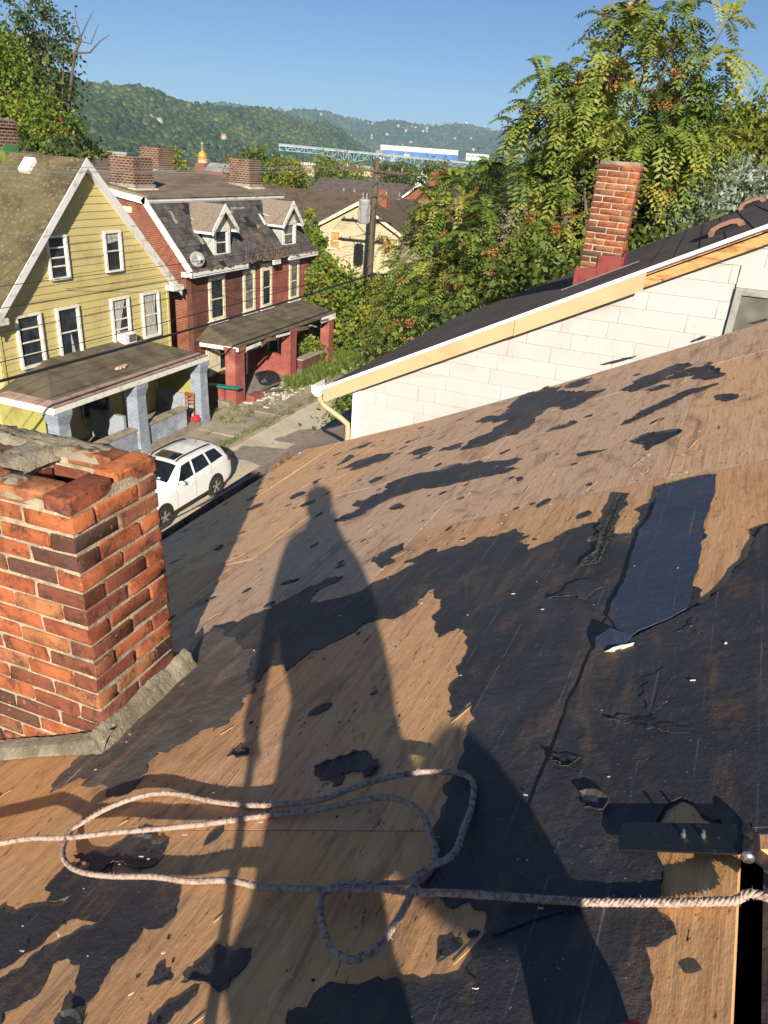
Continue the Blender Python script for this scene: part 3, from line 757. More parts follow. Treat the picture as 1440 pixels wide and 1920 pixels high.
ROPE = [(-1.62,1.002),(-1.494,1.016),(-1.384,1.039),(-1.258,1.061),(-1.122,1.088),(-1.006,1.108),(-0.879,1.127),(-0.792,1.148),(-0.712,1.162),(-0.637,1.168),(-0.532,1.18),(-0.453,1.192),(-0.382,1.199),(-0.333,1.19),(-0.292,1.164),(-0.257,1.131),(-0.231,1.095),(-0.214,1.058),(-0.212,1.03),(-0.213,1.002),(-0.216,0.962),(-0.214,0.918),(-0.217,0.864),(-0.228,0.812),(-0.239,0.789),(-0.259,0.771),(-0.286,0.779),(-0.316,0.797),(-0.355,0.84),(-0.39,0.893),(-0.396,0.929),(-0.369,0.947),(-0.302,0.955),(-0.25,0.967),(-0.223,0.981),(-0.197,1.003),(-0.176,1.02),(-0.164,1.042),(-0.162,1.077),(-0.165,1.118),(-0.172,1.173),(-0.182,1.224),(-0.192,1.263),(-0.209,1.287),(-0.231,1.296),(-0.265,1.29),(-0.309,1.289),(-0.352,1.278),(-0.406,1.26),(-0.465,1.234),(-0.546,1.208),(-0.647,1.199),(-0.737,1.203),(-0.877,1.223),(-1.005,1.248),(-1.097,1.254),(-1.169,1.231),(-1.228,1.182),(-1.257,1.135),(-1.272,1.097),(-1.269,1.056),(-1.24,1.018),(-1.198,0.987),(-1.131,0.966),(-1.023,0.96),(-0.884,0.959),(-0.769,0.956),(-0.653,0.951),(-0.543,0.942),(-0.414,0.942),(-0.279,0.939),(-0.213,0.938),(-0.142,0.942),(-0.07,0.947),(0.022,0.952),(0.09,0.955),(0.148,0.957),(0.226,0.961),(0.299,0.967),(0.347,0.97)]

# ------------------------------------------------------------------ the stripped roof we stand on
TAN = .4986
SLOPE = math.atan(TAN)
RN = Vector((-math.sin(SLOPE), 0, math.cos(SLOPE)))
def rz(x): return 8.8 + TAN * x
def rp(x, y, o=0.): return Vector((x, y, rz(x))) + RN * o
RAKE = [(-3.7, 6.80), (-3.2, 6.58), (-2.74, 6.46), (-1.94, 6.23), (-.98, 6.12), (-.2, 6.15), (.9, 6.2)]
def rake_y(x): return float(np.interp(x, [p[0] for p in RAKE], [p[1] for p in RAKE]))
def skew(q, y): return q + .06 * (y - 3)

house = thing('house', 'house stripped to bare plywood and torn black roofing felt', 'house', (0, 0, 0))
Q = [.5, .1, -.98, -2.06, -3.14, -3.62]
CUT = [[-2, 1.09, 3.1, 5.2], [-2, -.9, 1.13, 3.16, 5.15], [-2, .1, 2.2, 4.3], [-2, -1, 1.2, 3.3, 5.4], [-2, 0, 2.3, 4.6]]
for k in range(5):
    ys = CUT[k] + [99]
    for a, b in zip(ys[:-1], ys[1:]):
        q1, q0 = Q[k], Q[k + 1]
        if k == 0 and a < 0: q1 = .424     # sawn back along the open ridge slot
        g = .0018
        pts = [(max(skew(q0, a), -3.56) + g, a + g), (skew(q1, a) - g, a + g)]
        if b > 50:
            y1 = 6.1
            x1, x0 = skew(q1, y1) - g, max(skew(q0, y1), -3.56) + g
            pts += [(x, rake_y(x)) for x in np.linspace(x1, x0, 5)]
        else:
            pts += [(skew(q1, b) - g, b - g), (max(skew(q0, b), -3.56) + g, b - g)]
        o = random.uniform(-.002, 0)
        m = MB().prism([rp(x, y, o) for x, y in pts], -RN * .015)
        m.build('plywood_sheet', MT['plywood_fresh' if a < .5 else 'plywood' if a < 1.5 else 'plywood_old'], house)
# old boards under the plywood, the ridge and the other slope
m = MB().prism([rp(-3.5, -2, -.02), rp(skew(.40, -2), -2, -.02), rp(skew(.40, 6), 6.05, -.02), rp(-2, 6.12, -.02), rp(-3.5, 6.6, -.02)], -RN * .03)
m.build('old_sheathing', MT['underdeck'], house)
xr0, xr1 = skew(.505, -2), skew(.505, 6.2)
m = MB().prism([(xr0, -2, rz(xr0) + .0), (xr1, 6.2, rz(xr1) + .0), (xr1 + 3.6, 6.2, rz(xr1) - 3.6 * TAN), (xr0 + 3.6, -2, rz(xr0) - 3.6 * TAN)], (0, 0, -.04))
m.build('rear_slope', MT['underdeck'], house)
MT['rear'] = nmat('grimy_board', srgb(96, 86, 78), [(srgb(66, 58, 54), 6, .4, .66, (8, 1, 8))], .9, (40, .4))
m = MB().prism([rp(skew(.455, -2), -2, -.012), rp(skew(.504, -2), -2, -.012), rp(skew(.504, 1.085), 1.085, -.012), rp(skew(.455, 1.085), 1.085, -.012)], -RN * .02)
m.build('ridge_lath', MT['rear'], house)
MB().box(.1, -2, 8.2, .6, 6.0, 8.72).build('attic_dark_box', MT['underdeck'], house)  # dark box added below the ridge slot, standing for the unlit attic
# walls
wl = MB()
wl.prism([(-3.2, 5.85, 0), (4.1, 5.85, 0), (4.1, 5.85, 6.9), (.6, 5.85, 8.75), (-3.2, 5.85, 6.95)], (0, .12, 0))
wl.box(-3.2, -2, 0, -3.08, 5.85, 6.95)
wl.prism([(-3.2, -2, 0), (4.1, -2, 0), (4.1, -2, 6.9), (.3, -2, 8.6), (-3.2, -2, 6.95)], (0, .12, 0))
wl.build('wall', MT['white_siding'], house)
# rake board along the far edge
rb = MB()
for a, b in zip(np.linspace(-3.55, .55, 8)[:-1], np.linspace(-3.55, .55, 8)[1:]):
    rb.obox(rp((a + b) / 2, (rake_y(a) + rake_y(b)) / 2 - .012, -.09), (rp(b, rake_y(b)) - rp(a, rake_y(a))) / 2, (0, .011, 0), RN * .07)
rb.build('rake_board', MT['white_dirty'], house)

# ---- torn felt
def felt_piece(key, lo, th, mat, lift=.003, name='felt_patch', step=None, amp=.5):
    poly = FELT[key]
    if key in ('BF', 'lay'):      # laid right up to the ridge
        poly = [(skew(.503, y), y) if (q_ := x - .06 * (y - 3)) > .44 or (q_ > .428 and y < 2.3) else (x, y) for x, y in poly]
    yc = np.mean([p[1] for p in poly])
    st = step or (.016 if yc < 1.6 else .028 if yc < 3.5 else .04)
    rr = random.Random(key)
    P = jag(poly, st, amp, key)
    for p in P:
        if p.x - .06 * (p.y - 3) > .47: p.x = skew(.503, p.y)
    if len(P) > 400 or key in ('BF', 'WF', 'lay', 'blue', 'd'):
        m = MB().prism([rp(p.x, p.y, lo) for p in P], RN * th)
        return m.build(name, mat, house)
    # a sheet with its torn rim curling up here and there
    bm = bmesh.new()
    vs = [bm.verts.new(rp(p.x, p.y, lo + th)) for p in P]
    f = bm.faces.new(vs)
    f.normal_update()
    if f.normal.dot(RN) < 0: f.normal_flip()
    rim = min(.013, st * .6)
    bmesh.ops.inset_region(bm, faces=[f], thickness=rim, use_even_offset=False, use_boundary=True)
    ph1, ph2 = rr.uniform(0, 6), rr.uniform(0, 6)
    for i, v in enumerate(vs):
        w = math.sin(i * .21 + ph1) + math.sin(i * .083 + ph2) * 1.2 + rr.gauss(0, .35)
        v.co += RN * lift * max(0, w)
    bmesh.ops.triangulate(bm, faces=bm.faces[:])
    me = bpy.data.meshes.new(name)
    bm.to_mesh(me); bm.free()
    o = link(name, me, mat, house)
    so = o.modifiers.new('thickness', 'SOLIDIFY'); so.thickness = min(th, .002); so.offset = -1
    return o
felt_piece('BF', .0004, .0028, MT['felt'], .0035)
felt_piece('WF', .0004, .0016, MT['felt_worn'], .003)
felt_piece('lay', .005, .0022, MT['felt'], .0012, 'felt_overlap', amp=.08)
felt_piece('blue', .0085, .002, MT['felt_new'], .0012, 'felt_overlap', amp=.08)
felt_piece('strip', .0045, .006, MT['granule'], .002, 'shingle_strip', amp=.25)
for key in FELT:
    if key not in ('BF', 'WF', 'lay', 'blue', 'strip'):
        if key[0] == 't': felt_piece(key, .0076, .0015, MT['felt'], .005, 'felt_flake')
        else: felt_piece(key, .0003, .002, MT['felt'], .0045)

# small black scraps still nailed down, in clusters drawn out along the grain
sc = MB()
rr = random.Random(3)
for _ in range(170):
    x, y = rr.uniform(-3.4, .3), .5 + 5.6 * rr.random() ** .8
    if y > rake_y(x) - .15: continue
    L = rr.uniform(.006, .02) * (1 + .35 * y) * rr.choice((.5, .7, 1, 1.5)); w = L * rr.uniform(.25, .6)
    a = rr.gauss(R(62), .35)
    ca, sa = math.cos(a), math.sin(a)
    pl = [(x + ca * L * math.cos(t) * rr.uniform(.6, 1.1) - sa * w * math.sin(t), y + sa * L * math.cos(t) * rr.uniform(.6, 1.1) + ca * w * math.sin(t)) for t in np.linspace(0, 2 * math.pi, 8)[:-1]]
    sc.prism([rp(p[0], p[1], .0003) for p in pl], RN * rr.uniform(.001, .004))
tag(sc.build('felt_scraps', MT['felt'], house), kind='stuff')
# pale chips of plaster and wood splinters
ch = MB()
for _ in range(110):
    x, y = rr.uniform(-1.6, .35), .55 + 3.2 * rr.random() ** 1.3
    s = rr.uniform(.0008, .0026)
    ch.obox(rp(x, y, .009 + s * .3), Vector((s * rr.uniform(1, 2.6), s * rr.gauss(0, .6), s * .5)), Vector((s * rr.gauss(0, .3), s * .8, 0)), RN * s * .4)
tag(ch.build('mortar_chips', MT['white_bits'], house), kind='stuff')
sp = MB()
for _ in range(130):
    x, y = rr.uniform(-3.2, .2), .6 + 5 * rr.random()
    if y > rake_y(x) - .3: continue
    L = rr.uniform(.02, .11); a = rr.gauss(R(70), .25)
    d = Vector((math.cos(a), math.sin(a), math.cos(a) * TAN)) * L
    sp.bar(rp(x, y, .0015), rp(x, y, .0022) + d, .0018, .001, RN)
tag(sp.build('wood_splinters', nmat('fresh_splinter', srgb(232, 196, 132), [], .8), house), kind='stuff')
# nail heads along the rafters
nl = MB()
for i in range(16):
    y = -.05 + i * .406
    for j in range(24):
        x = .3 - j * .16 + rr.gauss(0, .012)
        if x < -3.45 or y > rake_y(x) - .1 or y < .3: continue
        if rr.random() < .25: continue
        nl.lathe(rp(x, y + rr.gauss(0, .006), .0), RN, [(0, .0034), (.0012, .003)], 7)
tag(nl.build('nail_heads', MT['soot_shade_black'], house), kind='stuff')
# lump of pale mortar with a flap of felt behind it
lm = MB()
v, f = ICO2
lm.add([rp(.061, 1.79, .012) + Vector((p[0] * .033 + p[1] * .008, p[1] * .012 + p[0] * .012, p[0] * .016 + p[2] * .009)) * (1 + .15 * math.sin(9 * p[0] + 5 * p[1])) for p in v], [tuple(q) for q in f])
tag(lm.build('mortar_lump', MT['white_bits'], None), 'pale finger-long lump of broken mortar lying on black felt', 'rubble')
fl = MB().prism([rp(.0, 1.80, .009), rp(.06, 1.775, .009), rp(.09, 1.83, .02), rp(.035, 1.87, .03), rp(-.005, 1.85, .016)], RN * .002)
fl.build('felt_flap', MT['felt_new'], house)

# ---- gutter along the eave
gt = MB()
prof = [(-3.50, 6.99), (-3.50, 6.87), (-3.53, 6.84), (-3.63, 6.84), (-3.68, 6.90), (-3.69, 6.985), (-3.675, 6.985), (-3.666, 6.91), (-3.62, 6.855), (-3.53, 6.855), (-3.512, 6.875), (-3.512, 6.99)]
gt.prism([(x, -2, z) for x, z in prof], (0, 8.75, 0))
g = gt.build('gutter', nmat('rusty_gutter', srgb(132, 124, 118), [(srgb(96, 88, 84), 3, .4, .65), (srgb(150, 72, 44), .9, .6, .72)], .7, (30, .3)), house)
db = MB()
ny = 150
for i in range(ny + 1):
    y = -1.9 + 8.6 * i / ny
    for j in range(5):
        db.v.append((-3.515 - .15 * j / 4, y + rr.gauss(0, .012), 6.93 + rr.gauss(0, .016) + .02 * math.sin(y * 3)))
for i in range(ny):
    for j in range(4):
        a = i * 5 + j
        db.f.append((a, a + 1, a + 6, a + 5))
tag(db.build('gutter_litter', MT['debris'], g), kind='stuff')
MB().box(-3.5, -2, 6.82, -3.475, 6.6, 7.0).build('fascia_board', MT['white_dirty'], house)

# ------------------------------------------------------------------ brick chimney on the near slope
def brick_variants(lx, ly, lz, n=6, seg=2, j=.0016, bev=.007):
    out = []
    for k in range(n):
        bm = bmesh.new()
        bmesh.ops.create_cube(bm, size=1)
        bmesh.ops.scale(bm, vec=(lx, ly, lz), verts=bm.verts)
        bmesh.ops.bevel(bm, geom=bm.edges[:], offset=bev, segments=seg, affect='EDGES', profile=.6)
        q = random.Random(k + int(lx * 1000))
        for v in bm.verts:
            v.co += Vector((q.gauss(0, j * 1.5), q.gauss(0, j), q.gauss(0, j)))
        if k % 3 == 1:      # a knocked-off corner
            c = Vector((lx / 2 * q.choice((-1, 1)), -ly / 2, lz / 2 * q.choice((-1, 1))))
            for v in bm.verts:
                d = (v.co - c).length
                if d < lx * .16: v.co -= c.normalized() * (lx * .16 - d) * .22
        me = bpy.data.meshes.new('brick')
        bm.to_mesh(me); bm.free()
        me.shade_smooth()
        me.materials.append(MT['fbrick'])
        out.append(me)
    return out

def brick_obj(me, M, parent):
    o = bpy.data.objects.new('brick', me)
    col.objects.link(o)
    o.parent = parent
    o.matrix_basis = M
    return o

CH, BL, BW, BH, J = .0705, .2045, .099, .058, .013
LX = 4 * (BL + J) - J; LY = 2 * (BL + J) - J
TOPC = Matrix.Translation((-1.6, 1.56, 8.0)) @ Matrix.Rotation(R(-1.6), 4, 'Y')
def cw(p): return TOPC @ Vector((-p[0], p[1], p[2]))      # local x runs away from the near corner, downhill
core = MB()
NTOP = 14
zt = NTOP * CH - .5 * CH
def cbox(a, b):
    pts = [cw((x, y, z)) for z in (a[2], b[2]) for x, y in ((a[0], a[1]), (b[0], a[1]), (b[0], b[1]), (a[0], b[1]))]
    core.add(pts, [(0, 1, 2, 3), (7, 6, 5, 4), (4, 5, 1, 0), (5, 6, 2, 1), (6, 7, 3, 2), (7, 4, 0, 3)])
e = .0075
cbox((e, e, -.9), (LX - e, BW - e, zt)); cbox((e, LY - BW + e, -.9), (LX - e, LY - e, zt))
cbox((e, BW - e, -.9), (BW - e, LY - BW + e, zt)); cbox((LX - BW + e, BW - e, -.9), (LX - e, LY - BW + e, zt))
cbox((LX / 2 - BW / 2 + .01, BW - e, -.9), (LX / 2 + BW / 2 - .01, LY - BW + e, zt - .01))
chim = core.build('chimney', MT['mortar'], house)
sb = MB()
sb.add([cw(p) for p in ((BW - .01, BW - .01, zt - .45), (LX - BW, BW - .01, zt - .45), (LX - BW, LY - BW + .01, zt - .45), (BW - .01, LY - BW + .01, zt - .45))], [(0, 1, 2, 3)])
sb.build('flue_floor', MT['soot_shade_black'], chim)
BV = brick_variants(BL, BW, BH, 8)
rr = random.Random(21)
for c in range(-11, NTOP):
    z = (c + .5) * CH
    top = c == NTOP - 1
    spots = []
    if c % 2 == 0:
        for i in range(4):
            spots += [((i * (BL + J) + BL / 2), BW / 2, 0), (i * (BL + J) + BL / 2, LY - BW / 2, 0)]
        spots += [(BW / 2, LY / 2, 1), (LX - BW / 2, LY / 2, 1)]
    else:
        for i in range(3):
            x = BW + J + i * (BL + J) + BL / 2
            spots += [(x, BW / 2, 0), (x, LY - BW / 2, 0)]
        for y in (BL / 2, LY - BL / 2):
            spots += [(BW / 2, y, 1), (LX - BW / 2, y, 1)]
    if c >= NTOP - 4: spots.append((LX / 2, LY / 2, 1))
    for x, y, turn in spots:
        w = cw((x, y, z))
        if w.z + .06 < rz(w.x + .11): continue       # buried below the roof
        jx, jy, jz = rr.gauss(0, .0018), rr.gauss(0, .0018), rr.gauss(0, .0014)
        rz_ = rr.gauss(0, .008)
        if top:
            jz += rr.uniform(-.004, .012); rz_ += rr.gauss(0, .07); jx += rr.gauss(0, .008); jy += rr.gauss(0, .006)
        M = TOPC @ Matrix.Translation((-x + jx, y + jy, z + jz)) @ Matrix.Rotation(rz_ + (math.pi / 2 if turn else 0), 4, 'Z') @ Matrix.Rotation(rr.gauss(0, .05 if top else .006), 4, 'X')
        if rr.random() < .5: M = M @ Matrix.Rotation(math.pi, 4, 'Z')
        brick_obj(rr.choice(BV), M, chim)
# cement wash over the back of the top and round the flues
ws = MB()
def lump(x0, x1, y0, y1, z0, z1, nx, ny, am=.0045):
    b = len(ws.v)
    q = random.Random(int(x0 * 999 + y0 * 77))
    for i in range(nx + 1):
        for j in range(ny + 1):
            ed = i in (0, nx) or j in (0, ny)
            x, y = x0 + (x1 - x0) * i / nx + q.gauss(0, am * .8), y0 + (y1 - y0) * j / ny + q.gauss(0, am * .8)
            ws.v.append(tuple(cw((x, y, z0 if ed else z1 + q.gauss(0, am)))))
    for i in range(nx):
        for j in range(ny):
            a = b + i * (ny + 1) + j
            ws.f.append((a, a + ny + 1, a + ny + 2, a + 1))
zt2 = NTOP * CH
lump(.16, LX + .01, LY - BW * 1.1, LY + .012, zt2 - .03, zt2 + .002, 30, 8)
lump(LX / 2 - .07, LX / 2 + .08, .08, LY - .05, zt2 - .05, zt2 - .002, 8, 14)
lump(LX - .12, LX + .012, -.01, LY, zt2 - .04, zt2 + .004, 8, 16)
lump(.2, .34, .0, BW * 1.1, zt2 - .05, zt2 - .006, 6, 5, .004)
lump(LX / 2 + .0, LX - .1, .01, BW * 1.1, zt2 - .05, zt2 - .004, 8, 5, .004)
ws.build('cement_wash', MT['wash'], chim, True)
# mortar skirt where the stack meets the roof
sk = MB()
def skirt(pa, pb, out, hgt, n=40):
    """fillet running from pa to pb (x, y on the roof) and leaning outwards"""
    q = random.Random(int(pa[0] * 100))
    b = len(sk.v)
    for i in range(n + 1):
        t = i / n
        x, y = pa[0] + (pb[0] - pa[0]) * t, pa[1] + (pb[1] - pa[1]) * t
        o = Vector((out[0], out[1], 0))
        g = 1 + q.gauss(0, .05) + .07 * math.sin(i * .37)
        base = rp(x, y, 0)
        fr = base + o * .042 * g; fr.z = rz(fr.x) + .002
        sk.v += [tuple(fr), tuple(Vector((x, y, base.z)) + o * .02 * g + Vector((0, 0, .04 * g))), tuple(Vector((x, y, base.z)) + o * .013 + Vector((0, 0, hgt * g))), tuple(Vector((x, y, base.z)) - o * .02 + Vector((0, 0, hgt * g + .012)))]
    for i in range(n):
        for j in range(3):
            a = b + i * 4 + j
            sk.f.append((a, a + 4, a + 5, a + 1))
skirt((-1.545, 1.53), (-2.5, 1.53), (0, -1), .045)
skirt((-1.585, 1.485), (-1.585, 2.05), (1, 0), .07)
skirt((-2.5, 2.03), (-1.6, 2.03), (0, 1), .08)
sk.build('mortar_skirt', MT['wash'], chim, True)

# ------------------------------------------------------------------ rope
def catmull(P, per=6):
    P = [Vector(p) for p in P]; out = []
    for i in range(len(P) - 1):
        p0, p1, p2, p3 = P[max(i - 1, 0)], P[i], P[i + 1], P[min(i + 2, len(P) - 1)]
        for k in range(per):
            t = k / per
            out.append(.5 * ((2 * p1) + (p2 - p0) * t + (2 * p0 - 5 * p1 + 4 * p2 - p3) * t * t + (3 * p1 - p0 - 3 * p2 + p3) * t ** 3))
    return out + [P[-1]]
rope = thing('rope', 'pale frayed safety rope lying in loose loops over the plywood', 'rope', rp(-.6, 1.1))
n = len(ROPE)
ext = [(ROPE[0][0] - .5, ROPE[0][1] - .1)] + [tuple(p) for p in ROPE] + [(ROPE[-1][0] + .25, ROPE[-1][1] - .05)]
rk = random.Random(77)
ext = [(x + rk.gauss(0, .0022), y + rk.gauss(0, .0022)) for x, y in ext]
pts = [rp(x, y, .022 + .012 * math.sin(i * .55) + (.016 if 20 < i < 34 or i < 4 else 0)) for i, (x, y) in enumerate(ext)]
pts[-1] = Vector((pts[-1].x, pts[-1].y, rz(skew(.505, .95)) + .012))
cl = catmull(pts, 8)
MB().tube(cl, .006, 8).build('core', MT['rope'], rope, True)
arc = [0.]
for a, b in zip(cl[:-1], cl[1:]): arc.append(arc[-1] + (b - a).length)
dense = [cl[0].lerp(cl[0], 0)]
ds = np.arange(0, arc[-1], .006)
xs_ = [np.interp(ds, arc, [p[k] for p in cl]) for k in range(3)]
C3 = [Vector((xs_[0][i], xs_[1][i], xs_[2][i])) for i in range(len(ds))]
for s in range(4):
    st = []
    for i, p in enumerate(C3):
        d = (C3[min(i + 1, len(C3) - 1)] - C3[max(i - 1, 0)]).normalized()
        side = d.cross(RN).normalized(); up = side.cross(d)
        a = ds[i] / .034 * 2 * math.pi + s * math.pi / 2
        st.append(p + (side * math.cos(a) + up * math.sin(a)) * .0043)
    MB().tube(st, .0038, 5).build('strand', MT['rope'], rope, True)
fz = MB()          # frayed fibres
for i in range(0, len(C3), 1):
    for _ in range(3):
        a = rr.uniform(0, 6.28); d = Vector((rr.gauss(0, 1), rr.gauss(0, 1), rr.gauss(0, 1))).normalized()
        b = C3[i] + d * .007
        w = d.orthogonal().normalized() * .0007
        fz.quad(b - w, b + w, b + d * rr.uniform(.003, .007) + w * .3)
tag(fz.build('frayed_fibres', MT['rope'], rope), kind='stuff')

# ------------------------------------------------------------------ roof anchor: hinged black plate on the ridge
anchor = thing('roof_anchor', 'black perforated metal roof anchor plate hinged over the ridge', 'anchor', rp(.22, 1.09))
ex = Vector((1, -.03, TAN)).normalized(); ey = RN.cross(ex).normalized()
pc = rp(.222, 1.095, .019)
hl, hw = .107, .034
pl = []
for cx, cy, a0 in ((hl - .012, hw - .012, 0), (-hl + .012, hw - .012, 90), (-hl + .012, -hw + .012, 180), (hl - .012, -hw + .012, 270)):
    for a in (0, 30, 60, 90):
        pl.append(pc + ex * (cx + .012 * math.cos(R(a0 + a))) + ey * (cy + .012 * math.sin(R(a0 + a))))
MB().prism(pl, RN * .004).build('plate', MT['black_metal'], anchor)
holes = MB(); bolts = []
for i in range(6):
    for j in (-1, 0, 1):
        if i in (3,) and j == 0 or (i == 2 and j == 0): continue
        holes.lathe(pc + ex * (-.085 + i * .034) + ey * j * .02 + RN * .0042, RN, [(0, .0032), (.0003, .0032)], 10)
tag(holes.build('nail_holes', MT['soot_shade_black'], anchor), kind='stuff')
for i in (2, 3):
    MB().lathe(pc + ex * (-.06 + i * .034) + RN * .004, RN + ex * .3, [(0, .0045), (.006, .0045), (.007, .003), (.016, .003)], 10).build('bolt', MT['steel'], anchor)
hc = pc + ex * (hl + .006)
MB().lathe(hc - ey * .036, ey, [(0, .009), (.03, .009), (.031, .007), (.041, .007), (.042, .009), (.072, .009)], 14).build('hinge', MT['black_metal'], anchor, True)
MB().lathe(hc - ey * .041, ey, [(0, .011), (.006, .011), (.0062, .005), (.082, .005)], 10).build('hinge_pin', MT['steel'], anchor, True)
ex2 = Vector((1, 0, -TAN)).normalized(); rn2 = Vector((math.sin(SLOPE), 0, math.cos(SLOPE)))
MB().obox(hc + ex2 * .11 + rn2 * .0, ex2 * .1, ey * .034, rn2 * .002).build('plate', MT['black_metal'], anchor)

# ------------------------------------------------------------------ the photographer, half kneeling astride the ridge
def person():
    root = thing('person', 'person in dark work clothes and red shoes half kneeling on the stripped ridge', 'person', (.12, -.3, rz(.12)))
    V, E, RAD = [], [], []
    def add(p, r, prev=None):
        V.append(p); RAD.append(r)
        if prev is not None: E.append((prev, len(V) - 1))
        return len(V) - 1
    pel = add((.17, -.36, 9.27), (.15, .13))
    be = add((.165, -.35, 9.47), (.245, .15), pel)
    chs = add((.13, -.33, 9.66), (.225, .15), be)
    nb_ = add((.11, -.32, 9.80), (.11, .09), chs)
    nk = add((.10, -.31, 9.89), (.058, .058), nb_)
    hd = add((.08, -.29, 9.99), (.085, .10), nk)
    add((.07, -.29, 10.07), (.07, .085), hd)
    # left leg: thigh down to the knee on the deck, shin behind
    a = add((.175, -.33, 9.14), (.12, .12), pel)
    k = add((.175, -.24, 8.98), (.105, .105), a)
    s = add((.14, -.45, 8.94), (.065, .065), k)
    s = add((.10, -.66, 8.92), (.045, .045), s)
    # right leg: knee up in front, foot forward
    a = add((.46, -.40, 9.41), (.055, .055), be)
    a = add((.46, -.08, 9.36), (.08, .08), a)
    k = add((.36, .19, 9.21), (.075, .075), a)
    s = add((.27, .38, 9.08), (.06, .06), k)
    s = add((.19, .56, 8.965), (.042, .042), s)
    # arms
    hands = []
    for sh, el, wr in (((-.05, -.33, 9.73), (-.1, -.31, 9.5), (-.12, -.26, 9.29)), ((.29, -.33, 9.77), (.33, -.25, 9.60), (.13, -.14, 9.79))):
        a = add(sh, (.068, .068), nb_)
        b = add(el, (.046, .046), a)
        w = add(wr, (.031, .031), b)
        d = (Vector(wr) - Vector(el)).normalized()
        pm = Vector(wr) + d * .07
        h = add(tuple(pm), (.036, .022), w)
        side = d.cross(Vector((0, 1, .2))).normalized(); cur = side.cross(d).normalized()
        for i, (o, L) in enumerate(((-.028, .062), (-.01, .075), (.01, .07), (.028, .055))):
            b0 = pm + side * o + d * .03
            f1 = add(tuple(b0), (.011, .011), h)
            f2 = add(tuple(b0 + d * L * .5 + cur * .018), (.0095, .0095), f1)
            add(tuple(b0 + d * L * .7 + cur * .05), (.008, .008), f2)
        t1 = add(tuple(pm - side * .035 + cur * .02), (.012, .012), h)
        add(tuple(pm - side * .035 + d * .03 + cur * .045), (.009, .009), t1)
        hands.append(pm)
    me = bpy.data.meshes.new('body')
    me.from_pydata(V, E, [])
    o = bpy.data.objects.new('body', me)
    col.objects.link(o); put(o, root)
    me.materials.append(nmat('worker', srgb(60, 66, 80), [(srgb(46, 50, 62), 9, .45, .7)], .9))
    o.modifiers.new('skin', 'SKIN')
    sv = me.skin_vertices[0].data if me.skin_vertices else None
    if sv is None:
        bpy.context.view_layer.objects.active = o
        sv = me.skin_vertices[0].data
    for i, r in enumerate(RAD):
        sv[i].radius = r
        sv[i].use_root = i == 0
    sub = o.modifiers.new('sub', 'SUBSURF'); sub.levels = 1; sub.render_levels = 2
    # face, ears and a cap
    fc = MB()
    v, f = ICO2
    fc.add([(.07 + p[0] * .094, -.28 + p[1] * .1, 9.985 + p[2] * .122) for p in v], [tuple(q) for q in f])
    head = fc.build('head', MT['skin'], o, True)
    for x in (.045, .105): MB().add([(x + p[0] * .012, -.188 + p[1] * .008, 10.0 + p[2] * .009) for p in v], [tuple(q) for q in f]).build('eye', MT['white_bits'], head)
    MB().prism([(.063, -.182, 9.955), (.087, -.182, 9.955), (.075, -.185, 10.0)], (0, .025, -.008)).build('nose', MT['skin'], head)
    MB().box(.052, -.186, 9.925, .098, -.178, 9.932).build('mouth', MT['red_flash'], head)
    for x in (-.012, .162): MB().add([(x + p[0] * .012, -.28 + p[1] * .025, 9.98 + p[2] * .035) for p in v], [tuple(q) for q in f]).build('ear', MT['skin'], head)
    cp = MB().add([(.068 + p[0] * .104, -.285 + p[1] * .11, 10.025 + max(p[2], -.05) * .1) for p in v], [tuple(q) for q in f])
    cp.build('cap', MT['black_plastic'], o, True)
    for c, y1 in (((.165, .615, rz(.165) + .045), 1), ((.055, -.70, rz(.055) + .05), -1)):
        sh = MB()
        sh.add([(c[0] + p[0] * .045, c[1] + p[1] * .12, c[2] + p[2] * (.045 if p[2] > 0 else .04)) for p in v], [tuple(q) for q in f])
        sh.build('shoe', MT['red_cloth'], o, True)
    return hands
hands = person()
hm = thing('hammer', 'long handled hammer hanging from the kneeling worker\'s hand', 'hammer', (-.1, -.2, 8.9))
MB().tube([(-.125, -.215, 9.26), (-.1, -.2, 8.93)], .014, 8).build('handle', MT['chair_wood'], hm)
MB().obox((-.098, -.2, 8.915), (.055, 0, 0), (0, .016, 0), (0, 0, .016)).build('hammer_head', MT['steel'], hm)
# ------------------------------------------------------------------ white shingled house next door
wh = thing('shingled_house', 'white shingle-sided house with dark brown roof and red brick chimney', 'house', (-3.3, 7.6, 0))
WS = .515
def wz(x): return 7.69 + WS * (x + 3.4)
WN = Vector((-WS, 0, 1)).normalized()
WY0, WY1, WXR = 7.45, 12.5, 2.4
m = MB().prism([(-3.62, WY0, wz(-3.62)), (WXR, WY0, wz(WXR)), (WXR, WY1, wz(WXR)), (-3.62, WY1, wz(-3.62))], (0, 0, -.05))
m.prism([(WXR, WY0, wz(WXR)), (8.4, WY0, wz(-3.6)), (8.4, WY1, wz(-3.6)), (WXR, WY1, wz(WXR))], (0, 0, -.05))
wroof = m.build('roof', MT['dark_shingle'], wh)
# shingle courses standing proud
for i in range(30):
    x = -3.55 + i * .2
    if x > 2.2: break
    MB().obox(Vector((x + .1, (WY0 + WY1) / 2, wz(x + .1) + .004)), (.1, 0, .1 * WS - .003), (0, (WY1 - WY0) / 2 - .01, 0), WN * .003).build('shingle_course', MT['dark_shingle'], wroof)
